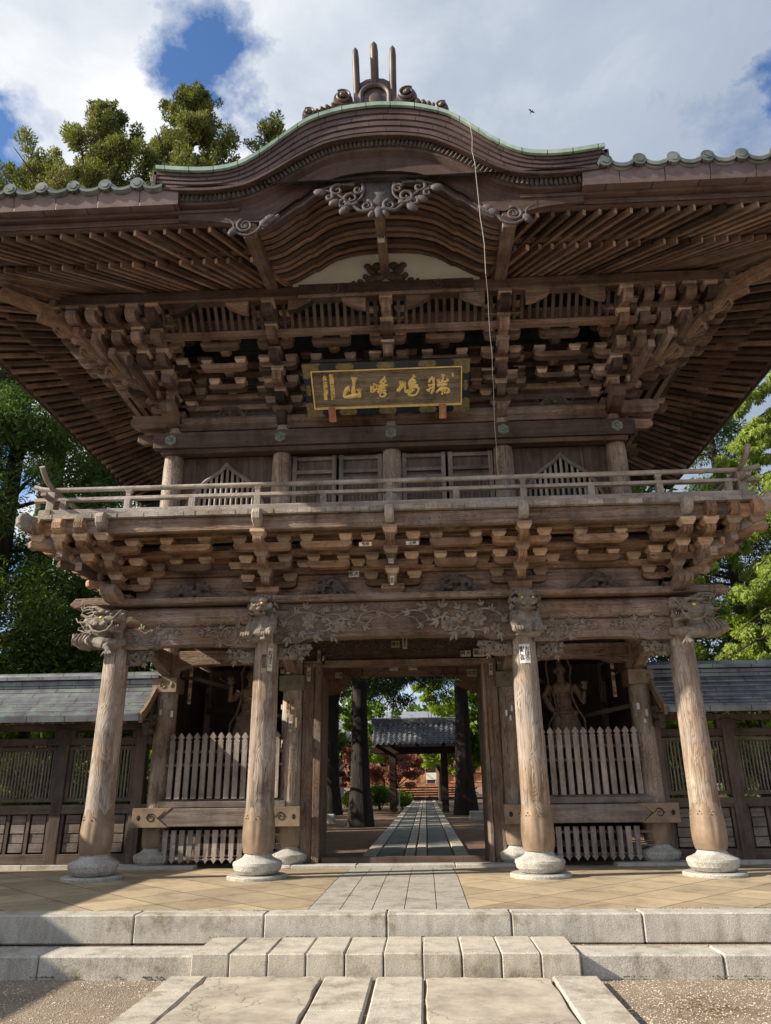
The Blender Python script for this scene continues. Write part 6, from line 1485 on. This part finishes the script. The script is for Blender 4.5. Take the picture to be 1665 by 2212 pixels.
# ================================================================== SIDE WALLS WITH ROOF
def side_wall(sg):
    nm = 'left' if sg < 0 else 'right'
    root = thing('roofed_wall', ('sunlit left' if sg < 0 else 'shaded right')+'-hand wooden wall with copper roof, lattice windows and board panels beside the gate', 'wall')
    xs = [4.30, 5.60, 7.15, 8.7, 10.2] if sg < 0 else [4.10, 5.25, 6.7, 8.2, 9.7]
    xw = lambda x: sg*x
    def B(m__, x0, x1, *a): m__.box(min(sg*x0, sg*x1), max(sg*x0, sg*x1), *a)
    y = YR
    m_ = MB()
    for k, x in enumerate(xs): B(m_, x-0.09, x+0.09, y-0.09, y+0.09, RZ-0.1, 2.05)
    split(m_, 'post', 'wallwood', root, bev=0.006)
    m_ = MB(); B(m_, 4.1, 11, y-0.07, y+0.07, 1.78, 1.90); B(m_, 4.1, 11, y-0.06, y+0.06, 2.02, 2.12); B(m_, 4.1, 11, y-0.085, y+0.085, 0.72, 0.86); B(m_, 4.1, 11, y-0.08, y+0.08, -0.02, 0.13)
    split(m_, 'rail', 'wallwood', root, bev=0.006)
    m_ = MB(); x = 4.15
    while x < 11: B(m_, x, x+0.93, y-0.13, y+0.13, RZ-0.1, -0.022); x += 0.935
    m_.build('stone_base', 'granite', root, bev=0.006)
    for i in range(len(xs)-1):
        a_, b_ = xs[i]+0.09, xs[i+1]-0.09
        m_ = MB(); B(m_, a_, b_, y-0.045, y+0.045, 0.90, 0.96); B(m_, a_, b_, y-0.045, y+0.045, 1.70, 1.76); B(m_, a_, a_+0.06, y-0.045, y+0.045, 0.96, 1.70); B(m_, b_-0.06, b_, y-0.045, y+0.045, 0.96, 1.70)
        w_ = m_.build('lattice_window', 'wallwood', root, bev=0.004)
        m_ = MB(); n = int((b_-a_-0.14)/0.052)
        for k in range(n): x = a_+0.09+(b_-a_-0.18)*k/(n-1); B(m_, x-0.011, x+0.011, y-0.02, y+0.01, 0.96, 1.70)
        m_.build('lattice_bars', 'fence', w_)
        nn = 4 if b_-a_ > 1.2 else 3; pw = (b_-a_-0.04)/nn
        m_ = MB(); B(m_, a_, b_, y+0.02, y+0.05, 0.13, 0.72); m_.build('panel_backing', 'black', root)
        for k in range(nn):
            x = a_+0.02+pw*(k+0.5)
            if k % 2 == 0 or True:
                m_ = MB()
                for j in range(4): B(m_, x-pw*0.34, x+pw*0.34, y-0.045+0.01*(j % 2), y-0.0, 0.155+0.14*j, 0.285+0.14*j)
                m_.build('board_panel', 'fence', root, bev=0.003)
        m_ = MB()
        for k in range(nn+1): x = a_+0.02+pw*k; B(m_, x-0.025, x+0.025, y-0.055, y+0.015, 0.13, 0.72)
        split(m_, 'panel_post', 'wallwood', root)
        m_ = MB()
        for x in (xs[i],): B(m_, x-0.16, x+0.16, y-0.08, y+0.05, 1.90, 2.02)
        if i in (0,): c = (a_+b_)/2; B(m_, c-0.07, c+0.07, y-0.05, y-0.02, 1.93, 1.99)
        split(m_, 'corbel', 'wallwood', root)
    m_ = MB(); x = 4.2
    while x < 11: m_.beam((sg*x, y-0.75, 2.10), (sg*x, y, 2.33), 0.045, 0.055); x += 0.165
    m_.build('roof_rafters', 'upper', root)
    # copper roof with a slightly hollow slope
    def prof(t): return (y-0.80+0.62*t, 2.20+0.50*t**1.25)
    m_ = MB(); n = 7
    x0, x1 = (4.12, 11)
    for k in range(n):
        (ya, za), (yb, zb_) = prof(k/n), prof((k+1)/n)
        m_.strip([[(sg*x0, ya-0.008, za-0.012), (sg*x1, ya-0.008, za-0.012)], [(sg*x0, ya-0.008, za+0.014), (sg*x1, ya-0.008, za+0.014)], [(sg*x0, yb, zb_+0.003), (sg*x1, yb, zb_+0.003)]][::1])
    m_.strip([[(sg*x0, y+0.18, 2.70), (sg*x1, y+0.18, 2.70)], [(sg*x0, y+0.8, 2.2), (sg*x1, y+0.8, 2.2)]])
    m_.strip([[(sg*x0, y-0.80, 2.10), (sg*x1, y-0.80, 2.10)], [(sg*x0, y-0.81, 2.185), (sg*x1, y-0.81, 2.185)]])
    m_.build('copper_roof', 'copperroof', root)
    m_ = MB(); B(m_, x0-0.02, x1, y-0.72, y-0.3, 2.135, 2.15); B(m_, x0, x1, y-0.79, y-0.74, 2.11, 2.18); m_.build('eave_board', 'bronze', root)
    m_ = MB(); B(m_, x0-0.05, x1, y-0.20, y+0.20, 2.70, 2.82); m_.obox((sg*(x0+x1)/2, y, 2.86), X_, Y_, Z_, x1-x0+0.14, 0.54, 0.055); m_.tube([(sg*(x0-0.1), y, 2.91), (sg*x1, y, 2.91)], 0.07, 12); m_.build('ridge_cap', 'copperroof', root)
    m_ = MB(); pr = [prof(k/8) for k in range(9)]; pr = [(a, b+0.02) for a, b in pr]+[(a+0.03, b-0.13) for a, b in pr[::-1]]
    m_.prism(pr, (sg*(x0-0.02), 0, 0), Y_, Z_, X_, 0.05); m_.build('gable_end_board', 'bronze', root)
    m_ = MB(); m_.prism([(y-0.45, 2.1), (y-0.35, 1.9), (y-0.1, 1.95), (y-0.05, 2.5), (y-0.3, 2.35)], (sg*(x0+0.03), 0, 0), Y_, Z_, X_, 0.08)
    for k in range(9): m_.ell((sg*(x0-0.02), y-0.42+0.04*k, 2.08+0.13*math.sin(k*1.3)), (0.05, 0.06, 0.05))
    m_.build('end_carving', 'carveddark', root, vox=0.012, sm=1)
side_wall(-1); side_wall(1)

# earthen wall added out of frame on the left to cast the forecourt shadow
ew = thing('shade_wall', 'tile-capped earthen wall added out of view left of the forecourt to shade it', 'wall')
m_ = MB(); m_.box(-9.0, -8.6, -14, 0.9, -0.5, 2.80); m_.build('wall_body', 'plaster', ew)
m_ = MB(); m_.box(-9.3, -8.3, -14, 0.9, 2.80, 2.87); m_.prism([(-0.55, 0), (0.55, 0), (0.08, 0.33), (-0.08, 0.33)], (-8.8, -6.55, 2.87), X_, Z_, -Y_, 14.9); m_.build('wall_tiles', 'tile', ew)

# ================================================================== TREES
def leaves(name, clumps, n, size, m, parent, asp=0.35, droop=0.0, up=0.0, seed=0, rise=0.0, kind=None):
    """many small leaf sprays spread through the volume of the given clumps (x, y, z, rx, rz)"""
    g_ = np.random.default_rng(seed+11); cl = np.array(clumps, float)
    wt = cl[:, 3]**2; idx = g_.choice(len(cl), n, p=wt/wt.sum())
    d = g_.normal(size=(n, 3)); d /= np.linalg.norm(d, axis=1)[:, None]
    rad = g_.random(n)**0.42
    c = cl[idx]; p = c[:, :3]+d*rad[:, None]*np.stack([c[:, 3], c[:, 3], c[:, 4]], 1)
    ax = d*0.8+g_.normal(size=(n, 3))*0.55; ax[:, 2] += up-droop; ax /= np.linalg.norm(ax, axis=1)[:, None]
    sd_ = np.cross(ax, g_.normal(size=(n, 3))); sd_ /= np.linalg.norm(sd_, axis=1)[:, None]
    s_ = size*g_.uniform(0.6, 1.4, n)[:, None]; w = s_*asp
    v = np.stack([p-ax*s_*0.5, p+sd_*w*0.5, p+ax*s_*0.5, p-sd_*w*0.5], 1).reshape(-1, 3)
    me = bpy.data.meshes.new(name); me.vertices.add(4*n); me.vertices.foreach_set('co', v.ravel())
    me.loops.add(4*n); me.loops.foreach_set('vertex_index', np.arange(4*n, dtype=np.int32))
    me.polygons.add(n); me.polygons.foreach_set('loop_start', np.arange(0, 4*n, 4, dtype=np.int32))
    cv_ = g_.random(len(cl)); lv = np.clip(cv_[idx]*0.6+g_.random(n)*0.45-0.02, 0, 1)
    at = me.attributes.new('lv', 'FLOAT', 'POINT'); at.data.foreach_set('value', np.repeat(lv, 4).astype(np.float32))
    me.materials.append(M[m]); me.update(calc_edges=True); me.validate()
    return link(name, me, parent)
def trunk_mesh(m_, x, y, z0, z1, r, lean=(0, 0), n=10, flare=1.5, sides=14):
    rr = random.Random(int(x*100)+7)
    pts = []; rad = []
    for i in range(n+1):
        t = i/n; pts.append((x+lean[0]*t+rr.uniform(-.05, .05)*r, y+lean[1]*t, z0+(z1-z0)*t)); rad.append(r*((1-0.75*t)+(flare-1)*math.exp(-t*n*1.3)))
    m_.tube(pts, rad, sides)
    return pts, rad
def conifer(x, y, z0, h, r, r0, label, group, m='cedar', crown_from=0.35, n=22000, size=0.26, seed=0, lobes=60, full=1.5, droop=0.3, trunk=True):
    rr = random.Random(seed); root = thing('cedar_tree', label, 'tree', group)
    m_ = MB(); trunk_mesh(m_, x, y, z0, z0+h*0.97, r0)
    cl = []
    for i in range(lobes):
        t = rr.random()**0.9; zc = z0+h*(crown_from+(1-crown_from)*t); R_ = r*(1-t**full)**0.9*rr.uniform(0.35, 1.05)+0.2; a = rr.uniform(0, 6.283)
        q = (x+R_*math.cos(a), y+R_*math.sin(a), zc); s_ = rr.uniform(0.5, 1.0)*(0.4+0.22*r*(1-t)+0.25)*(1 if full < 1.6 else 0.72)
        cl.append((*q, s_, s_*rr.uniform(0.7, 1.25)))
        if i % 2 == 0: m_.tube([(x, y, zc-0.25*R_), ((x+q[0])/2, (y+q[1])/2, zc-0.1), q], [0.07, 0.05, 0.02], 5)
    for i in range(6): cl.append((x+rr.uniform(-.3, .3), y+rr.uniform(-.3, .3), z0+h*(0.9+0.018*i), 0.5-0.06*i, 0.8))
    m_.build('trunk', 'bark', root, smooth=60)
    leaves('crown', cl, n, size, m, root, 0.26 if full < 1.6 else 0.36, droop=droop if full < 1.6 else 0.0, up=0.25 if full < 1.6 else 0.6, seed=seed)
    return root
GA = 'tall cedars behind the gate roof'
def cedar_top(x, y, h, k, label, seed, n, tufts=300, depth=10.0, lean=0.0):
    """tall cedar: ragged cone of separate tufts at the ends of upswept boughs"""
    rr = random.Random(seed); root = thing('cedar_tree', label, 'tree', GA); m_ = MB(); trunk_mesh(m_, x, y, -0.1, h-0.5, 0.45); cl = []
    nb = 64
    for i in range(nb):
        d = 0.25+depth*(i/nb)**1.15; zc = h-d; Rm = k*d**0.80*rr.uniform(0.45, 1.18)+0.12; a = i*2.4+rr.uniform(-.5, .5)
        ca, sa = math.cos(a), math.sin(a); tip = V(x+lean*d+Rm*ca, y+Rm*sa, zc+0.22*Rm)
        m_.tube([(x+lean*d, y, zc-0.3*Rm), ((x+lean*d+tip.x)/2, (y+tip.y)/2, zc-0.18*Rm), tuple(tip)], [0.06, 0.04, 0.012], 5)
        for j in range(max(2, tufts//nb)):
            u = rr.uniform(0.25, 1.0)**0.7; s_ = rr.uniform(0.20, 0.42)*(0.55+0.10*d); w = rr.gauss(0, 0.22)*(0.3+u)
            cl.append((x+lean*d+(tip.x-x-lean*d)*u-w*sa, y+(tip.y-y)*u+w*ca, zc-0.15*Rm*(1-u)+0.22*Rm*u+rr.uniform(-.15, .25), s_, s_*rr.uniform(0.9, 1.5)))
    for j in range(9): cl.append((x+rr.gauss(0, 0.10), y+rr.gauss(0, 0.1), h-0.16*j, 0.10+0.028*j, 0.26))
    m_.build('trunk', 'bark', root, smooth=60); leaves('crown', cl, n, 0.13, 'cedar', root, 0.34, droop=0.0, up=0.5, seed=seed)
cedar_top(-10.8, 10, 25.3, 0.66, 'tall cedar behind the roof at far left with a pointed side top and brownish needles', 1, 110000, 340)
cedar_top(-13.2, 10.6, 23.6, 0.80, 'broad brown-green cedar crown at the far left edge above the roof', 2, 80000, 260)
cedar_top(-7.6, 10, 25.8, 0.64, 'tallest bright olive cedar crown above the left roof slope', 3, 140000, 420)
cedar_top(-4.6, 10.5, 24.6, 0.55, 'smaller cedar top peeping over the curved gable', 4, 60000, 260)
cedar_top(-16.5, 12, 24.2, 0.8, 'low cedar top at the left edge of the picture', 5, 50000, 200)
GL = 'conifers left of the gate'
conifer(-10.2, 7.0, -0.1, 13.5, 2.6, 0.42, 'dark conifer with drooping boughs directly left of the gate eaves', GL, 'leftgreen', 0.22, 85000, 0.14, 6, 120, droop=0.5)
conifer(-12.6, 6.2, -0.1, 14.5, 2.5, 0.5, 'shaded conifer with a thick dark trunk at the left picture edge', GL, 'cedardark', 0.25, 70000, 0.15, 7, 100, droop=0.5)
conifer(-8.6, 8.5, -0.1, 10.5, 1.7, 0.3, 'mid green conifer between the left eaves and the balcony', GL, 'leftgreen', 0.3, 42000, 0.13, 8, 60, droop=0.5)
# the drooping light green cedar on the right
def deodar(x, y, z0, h, label, seed):
    rr = random.Random(seed); root = thing('weeping_cedar_tree', label, 'tree'); m_ = MB(); trunk_mesh(m_, x, y, z0, z0+h, 0.35); cl = []
    for i in range(64):
        t = i/63; zc = z0+h*(0.22+0.75*t); L = (1-t*0.7)*rr.uniform(2.8, 5.0); a = rr.uniform(2.2, 5.2) if i % 4 else rr.uniform(0, 6.28)
        pts = []
        for k in range(9):
            u = k/8; p = (x+L*u*math.cos(a), y+L*u*math.sin(a), zc+0.5*L*0.3*math.sin(u*2.2)-0.42*L*u*u); pts.append(p)
            if k > 1:
                for j in range(3): w = rr.uniform(-0.45, 0.45)*(0.4+u); cl.append((p[0]-w*math.sin(a), p[1]+w*math.cos(a), p[2]-0.10-abs(w)*0.35, 0.20, 0.17))
        m_.tube(pts, [0.06*(1-0.8*k/8) for k in range(9)], 5)
    m_.build('trunk', 'bark', root, smooth=60); leaves('crown', cl, 170000, 0.15, 'deodar', root, 0.28, droop=0.9, seed=seed); return root
deodar(12.9, 11.5, -0.1, 19.0, 'light green weeping cedar with layered drooping boughs at the right edge', 21)
conifer(12.8, 18.5, -0.1, 19.0, 2.8, 0.35, 'dark conifer behind the weeping cedar on the right', 'conifers right of the gate', 'cedardark', 0.15, 60000, 0.18, 22, 110, droop=0.4)
conifer(18.0, 18.0, -0.1, 20.0, 3.0, 0.35, 'second dark conifer at the right edge, behind the light green boughs', 'conifers right of the gate', 'leftgreen', 0.15, 50000, 0.19, 23, 90, droop=0.4)
def broadleaf(x, y, z0, h, r, label, m, seed, n=14000, size=0.12, group=None, low=0.35, cat='tree', r0=0.12, name='broadleaf_tree', lobes=40):
    rr = random.Random(seed); root = thing(name, label, cat, group); m_ = MB(); pts, _ = trunk_mesh(m_, x, y, z0, z0+h*0.75, r0, (rr.uniform(-.3, .3), 0), flare=1.3); cl = []
    for i in range(lobes):
        a = rr.uniform(0, 6.28); q = rr.random()**0.5*r; zc = z0+h*(low+(1-low)*rr.random()); f = math.sqrt(max(0.05, 1-((zc-z0)/h-0.62)**2*3.5))
        p = (x+q*f*math.cos(a), y+q*f*math.sin(a), zc); s_ = rr.uniform(0.22, 0.42)*r*0.8; cl.append((*p, s_, s_*0.6))
        if i % 2 == 0: m_.tube([(x, y, z0+h*low*0.8), ((x+p[0])/2, (y+p[1])/2, (z0+h*low+zc)/2), p], [r0*0.4, r0*0.25, 0.01], 5)
    m_.build('trunk', 'bark', root, smooth=60); leaves('crown', cl, n, size, m, root, 0.7, seed=seed); return root
GB = 'bright leafy trees right of the gate'
broadleaf(10.3, 13.2, -0.1, 6.6, 1.7, 'yellow-green leafy tree just above the right wall roof beside the gate', 'bright', 31, 20000, 0.10, GB)
broadleaf(12.9, 13.0, -0.1, 6.7, 2.0, 'yellow-green leafy tree above the right wall roof near the picture edge', 'bright', 32, 20000, 0.10, GB)
broadleaf(8.0, 7.0, -0.1, 3.6, 1.5, 'green leafy bush behind the lattice of the right wall', 'bright', 33, 9000, 0.10, GB)
broadleaf(-9.4, 5.6, -0.1, 4.4, 0.9, 'small orange-leaved tree above the left wall roof', 'orangeleaf', 34, 2600, 0.10)
GS = 'bushes behind the side walls'
for i, (x, y, mm, lb) in enumerate(((-5.6, 5.4, 'midleaf', 'bush behind the left wall next to the gate'), (-7.4, 5.6, 'midleaf', 'bush behind the middle window of the left wall'), (-9.2, 5.2, 'shrub', 'bush behind the outer end of the left wall'), (-6.4, 7.4, 'shrub', 'taller bush further behind the left wall'), (-8.8, 8.2, 'bright', 'bright bush far behind the left wall'), (5.4, 7.6, 'shrub', 'bush behind the right wall close to the gate'), (6.6, 9.0, 'bright', 'bright bush behind the right lattice window'))):
    broadleaf(x, y, -0.1, 3.0+0.3*(i % 3), 1.3, lb, mm, 40+i, 6500, 0.11, GS, 0.1, 'bush', 0.06, 'bush', 26)
# cedars along the rear path
GP = 'dark cedar trunks lining the rear path'
def path_cedar(x, y, h, r0, label, seed, low, n=26000):
    rr = random.Random(seed); root = thing('cedar_tree', label, 'tree', GP); m_ = MB(); trunk_mesh(m_, x, y, RZ-0.1, h*0.95, r0, (rr.uniform(-.25, .25), 0), 14, 1.55, 20); cl = []
    for i in range(110):
        t = rr.random(); zc = low+(h-low)*t*t; L = rr.uniform(1.5, 4.0)*(1-0.6*t); a = rr.uniform(0, 6.28); p = (x+L*math.cos(a), y+L*math.sin(a), zc-0.25*L); s_ = rr.uniform(0.4, 0.75); cl.append((*p, s_*1.2, s_*0.55))
        m_.tube([(x, y, zc), ((x+p[0])/2, (y+p[1])/2, zc-0.05), p], [0.07, 0.05, 0.015], 5)
    m_.build('trunk', 'bark', root, smooth=60); leaves('crown', cl, int(n*1.6), 0.17, 'pathcedar', root, 0.2, droop=0.6, seed=seed)
path_cedar(-1.75, 15.4, 19, 0.30, 'nearest thick dark cedar trunk left of the rear path', 51, 5.0)
path_cedar(-4.05, 26.0, 20, 0.40, 'second dark cedar trunk at the left edge of the gate opening', 52, 6.0)
path_cedar(2.12, 24.6, 20, 0.38, 'thick cedar trunk right of the rear path, in front of the tiled gate', 53, 6.0)
GQ = 'added shade cedars beside the rear grounds'  # trees added behind the gate to throw shade on the rear path
for i, (x, y, lb) in enumerate(((-8.5, 15, 'tall cedar added for shade left of the rear grounds, nearest the gate'), (-10, 22, 'tall cedar added for shade left of the rear grounds, second from the gate'), (-9.5, 30, 'tall cedar added for shade left of the rear grounds, farthest from the gate'), (7.2, 16, 'tall cedar added for shade right of the rear grounds behind the gate'))):
    conifer(x, y, -0.1, 17 if i != 4 else 15, 3.6 if i != 4 else 2.2, 0.4, lb, GQ, 'cedardark', 0.22, 22000, 0.28, 130+i, 70)
path_cedar(-7.0, 33.0, 20, 0.42, 'cedar far to the left beyond the rear path', 54, 5.0, 16000)
path_cedar(6.5, 31.0, 20, 0.42, 'cedar far to the right beyond the rear path', 55, 6.0, 16000)
GR = 'fresh green trees in the rear grounds'
for i, (x, y, h, r, mm, lb) in enumerate(((4.4, 30, 7.5, 2.0, 'midleaf', 'fresh green tree seen right of the thick cedar trunk'), (5.6, 42, 9, 2.6, 'bright', 'bright green tree far right beyond the tiled gate'), (-5.2, 37, 7, 2.2, 'midleaf', 'fresh green tree between the two left cedar trunks'), (-2.6, 46, 9, 2.4, 'midleaf', 'green tree behind the left end of the tiled gate'), (1.5, 50, 8.6, 2.2, 'bright', 'bright green tree above the tiled gate roof'), (2.6, 40, 5.0, 1.4, 'bright', 'small bright branch of leaves under the tiled gate roof'), (-9.5, 42, 9, 3, 'midleaf', 'green tree at the far left of the rear grounds'), (9.5, 44, 9, 3, 'midleaf', 'green tree at the far right of the rear grounds'))):
    broadleaf(x, y, -0.1, h, r, lb, mm, 60+i, 9000, 0.22, GR, 0.3, 'tree', 0.12)
broadleaf(-1.7, 42, -0.1, 4.7, 2.2, 'red maple with feathery leaves behind the small tiled gate', 'maple', 71, 34000, 0.10, None, 0.25, 'maple', 0.12, 'maple_tree')
broadleaf(-3.6, 34, -0.1, 3.4, 0.9, 'thin red-leaved maple between the left cedar trunks', 'maple', 72, 4000, 0.15, None, 0.3, 'maple', 0.08, 'maple_tree')
for i, (x, y, r, lb) in enumerate(((-2.1, 32.5, 0.95, 'large round clipped shrub left of the tiled gate post'), (-0.95, 34.0, 0.70, 'smaller round shrub beside the rear path'), (-5.0, 31, 0.9, 'yellow-green shrub between the left trunks'), (-3.3, 30.5, 0.75, 'dark low shrub in front of the red maple'), (4.4, 31, 0.8, 'shrub at the right edge of the gate opening'))):
    rr = random.Random(80+i); root = thing('shrub', lb, 'shrub', 'shrubs in the rear grounds')
    cl = [(x+rr.uniform(-.5, .5)*r, y+rr.uniform(-.5, .5)*r, r*0.55+rr.uniform(-.2, .3)*r, r*0.5, r*0.42) for _ in range(14)]
    m_ = MB(); [m_.tube([(x, y, -0.2), (c[0], c[1], c[2])], [0.03, 0.01], 5) for c in cl[:6]]; m_.build('stems', 'bark', root)
    leaves('foliage', cl, 6000, 0.10, 'shrub' if i != 2 else 'bright', root, 0.6, seed=90+i)
# stone edging and low fence bits beside the rear path
for x0, x1, y, lb in ((-6.5, -2.9, 18.0, 'low granite edging stone under the left cedars'), (2.0, 6.5, 19.5, 'low granite edging stone under the right cedars')):
    m_ = MB(); m_.box(x0, x1, y, y+0.4, -0.2, 0.16); tag(m_.build('edging_stone', 'granite', bev=0.03), lb, 'edging stone')
m_ = MB(); m_.tube([(-1.02, 31.5, -0.2), (-1.02, 31.5, 0.85)], 0.035, 8); m_.ell((-1.02, 31.5, 0.86), 0.045); tag(m_.build('marker_post', 'white'), 'thin white post standing beside the rear path near the shrubs', 'post')

# ================================================================== SMALL TILED GATE AND HALL
tg = thing('tiled_gate', 'small dark inner gate with wavy grey tiled roof across the rear path', 'gate'); gy = 28.6; gx = 0.05
for sg in (-1, 1):
    m_ = MB(); m_.box(gx+sg*1.29-0.16, gx+sg*1.29+0.16, gy-0.16, gy+0.16, -0.15, 2.62); m_.build('post', 'soffit', tg, bev=0.01)
    m_ = MB(); m_.box(gx+sg*1.29-0.14, gx+sg*1.29+0.14, gy+1.5, gy+1.75, -0.15, 2.62); m_.build('rear_post', 'soffit', tg)
m_ = MB(); m_.box(gx-2.4, gx+2.4, gy-0.15, gy+0.15, 2.62, 2.90); m_.box(gx-2.3, gx+2.3, gy+1.5, gy+1.7, 2.62, 2.9)
for x in (-2, -1.29, 0, 1.29, 2): m_.box(gx+x-0.08, gx+x+0.08, gy-1.0, gy+2.6, 2.88, 2.99)
split(m_, 'crossbeam', 'soffit', tg)
m_ = MB(); n = 17; N = 8; Wd = 4.5; row = []
for i in range(n):
    for k in range(N): t = k/N; row.append((gx-Wd/2+(i+t)*Wd/n, (0.075*math.sin(math.pi*t/0.5) if t < 0.5 else -0.03*math.sin(math.pi*(t-0.5)/0.5))))
row.append((gx+Wd/2, 0)); NR = 9
for j in range(NR):
    y0_, y1_ = gy-1.15+j*1.95/NR, gy-1.15+(j+1)*1.95/NR; z0_, z1_ = 2.98+1.12*(j/NR)**1.1, 2.98+1.12*((j+1)/NR)**1.1
    m_.strip([[(x, y0_-0.03, z0_+z-0.0) for x, z in row], [(x, y0_-0.03, z0_+z+0.05) for x, z in row], [(x, y1_-0.03, z1_+z+0.004) for x, z in row]])
m_.build('tiled_roof', 'tile', tg, smooth=35)
m_ = MB(); m_.strip([[(gx-Wd/2, gy+0.8, 4.1), (gx+Wd/2, gy+0.8, 4.1)], [(gx-Wd/2, gy+2.75, 2.98), (gx+Wd/2, gy+2.75, 2.98)]]); m_.box(gx-Wd/2-0.1, gx+Wd/2+0.1, gy+0.6, gy+1.0, 4.05, 4.27); m_.tube([(gx-Wd/2-0.15, gy+0.8, 4.30), (gx+Wd/2+0.15, gy+0.8, 4.30)], 0.09, 10)
for i in range(18): m_.tube([(gx-Wd/2+0.15+i*0.27, gy+0.57, 4.12), (gx-Wd/2+0.15+i*0.27, gy+0.62, 4.12)], 0.09, 10)
m_.build('roof_ridge', 'tile', tg, smooth=40)
hall = thing('temple_hall', 'sunlit orange-brown timber hall with wide steps at the end of the path', 'temple hall'); hy = 62.0
m_ = MB(); m_.box(-9, 10.5, hy, hy+8, 1.25, 5.6); m_.build('wall', 'hallwood', hall)
m_ = MB()
for x in (-8.9, -5.9, -2.9, -0.6, 1.9, 4.4, 7.4, 10.4): m_.box(x-0.17, x+0.17, hy-0.25, hy+0.05, 1.2, 5.6)
for z in (1.35, 2.2, 4.0, 5.2): m_.box(-9, 10.5, hy-0.12, hy-0.02, z-0.08, z+0.08)
m_.build('frame', 'hallwood', hall)
for x0, x1 in ((-0.45, 0.45), (1.35, 2.1)):
    m_ = MB(); m_.box(x0, x1, hy-0.16, hy-0.05, 1.3, 3.75); d_ = m_.build('door', 'hallwood', hall)
    m_ = MB(); [m_.box(x0+0.12+(x1-x0-0.2)*k/2, x0+0.12+(x1-x0-0.2)*(k+1)/2-0.08, hy-0.18, hy-0.161, z, z+0.42) for k in (0, 1) for z in (2.5, 3.0)]; m_.build('pane', 'glassdark', d_)
m_ = MB(); m_.box(0.47, 1.33, hy-0.14, hy-0.02, 1.3, 3.85); m_.build('doorway', 'black', hall)
for k in range(6):
    m_ = MB(); m_.box(-2.2, 3.8, hy-3.0+k*0.42, hy-2.58+k*0.42, 0.20*(k+1)-0.07, 0.20*(k+1)); st_ = m_.build('stair_tread', 'hallwood', hall, bev=0.01)
    m_ = MB(); m_.box(-2.2, 3.8, hy-2.93+k*0.42, hy-0.6, 0.20*k, 0.20*(k+1)-0.07); m_.build('stair_riser', 'darkwood', st_)  # dark riser wood paints in the shade between the treads
m_ = MB(); m_.box(-9.5, 11, hy-0.9, hy, 0.9, 1.22); m_.build('veranda', 'hallwood', hall)
m_ = MB()
m_.strip([[(-11.5, hy-0.9, 5.6), (13, hy-0.9, 5.6)], [(-9, hy+4, 8.0), (10.5, hy+4, 8.0)]]); m_.strip([[(-11.5, hy+10.6, 5.3), (13, hy+10.6, 5.3)], [(-9, hy+4, 8.0), (10.5, hy+4, 8.0)]]); m_.box(-11.5, 13, hy-0.95, hy-0.8, 5.35, 5.6); m_.build('roof', 'tile', hall)
for x in (0.35, 1.5): m_ = MB(); m_.tube([(x, hy-3.1, 0.0), (x, hy-3.1, 1.0), (x, hy-0.6, 2.2)], 0.03, 8); m_.build('handrail', 'brass', hall)
m_ = MB(); m_.box(0.42, 1.38, hy-0.75, hy-0.70, 1.55, 2.15); m_.tube([(0.5, hy-0.72, 1.2), (0.5, hy-0.72, 1.56)], 0.02, 6); m_.tube([(1.3, hy-0.72, 1.2), (1.3, hy-0.72, 1.56)], 0.02, 6)
tag(m_.build('offertory_sign', 'white'), 'white board standing before the dark doorway of the far hall', 'sign')
outb = thing('storehouse', 'pale grey side building glimpsed between the left cedar trunks', 'building'); m_ = MB(); m_.box(-14, -6.5, 50, 56, -0.1, 4.2); m_.build('wall', 'slabgrey', outb); m_ = MB(); m_.prism([(-0.8, 0), (6.8, 0), (3, 2.6)], (-10.2, 50, 4.2), Y_, Z_, X_, 8.6); m_.build('roof', 'tile', outb)
# distant woodland mass closing the view
rr = random.Random(99); cl = []
for i in range(170): x = rr.uniform(-75, 75); cl.append((x, rr.uniform(78, 92), rr.uniform(1, 9.5 if abs(x) < 14 else 12), 3.0, 2.4))
wood_o = leaves('woodland', cl, 30000, 0.9, 'leftgreen', None, 0.8, seed=5); tag(wood_o, 'distant mass of woodland behind the temple hall', 'woodland', kind='stuff')
for s in (-1, 1):
    cl = []
    for i in range(70): y = rr.uniform(16, 75); cl.append((s*(16+rr.uniform(0, 6)+0.1*y), y, rr.uniform(0.5, 8.5), 2.4, 2.0))
    tag(leaves('woodland', cl, 16000, 0.55, 'leftgreen', None, 0.8, seed=7+s), ('left' if s < 0 else 'right')+'-hand woodland edging the temple grounds', 'woodland', kind='stuff')
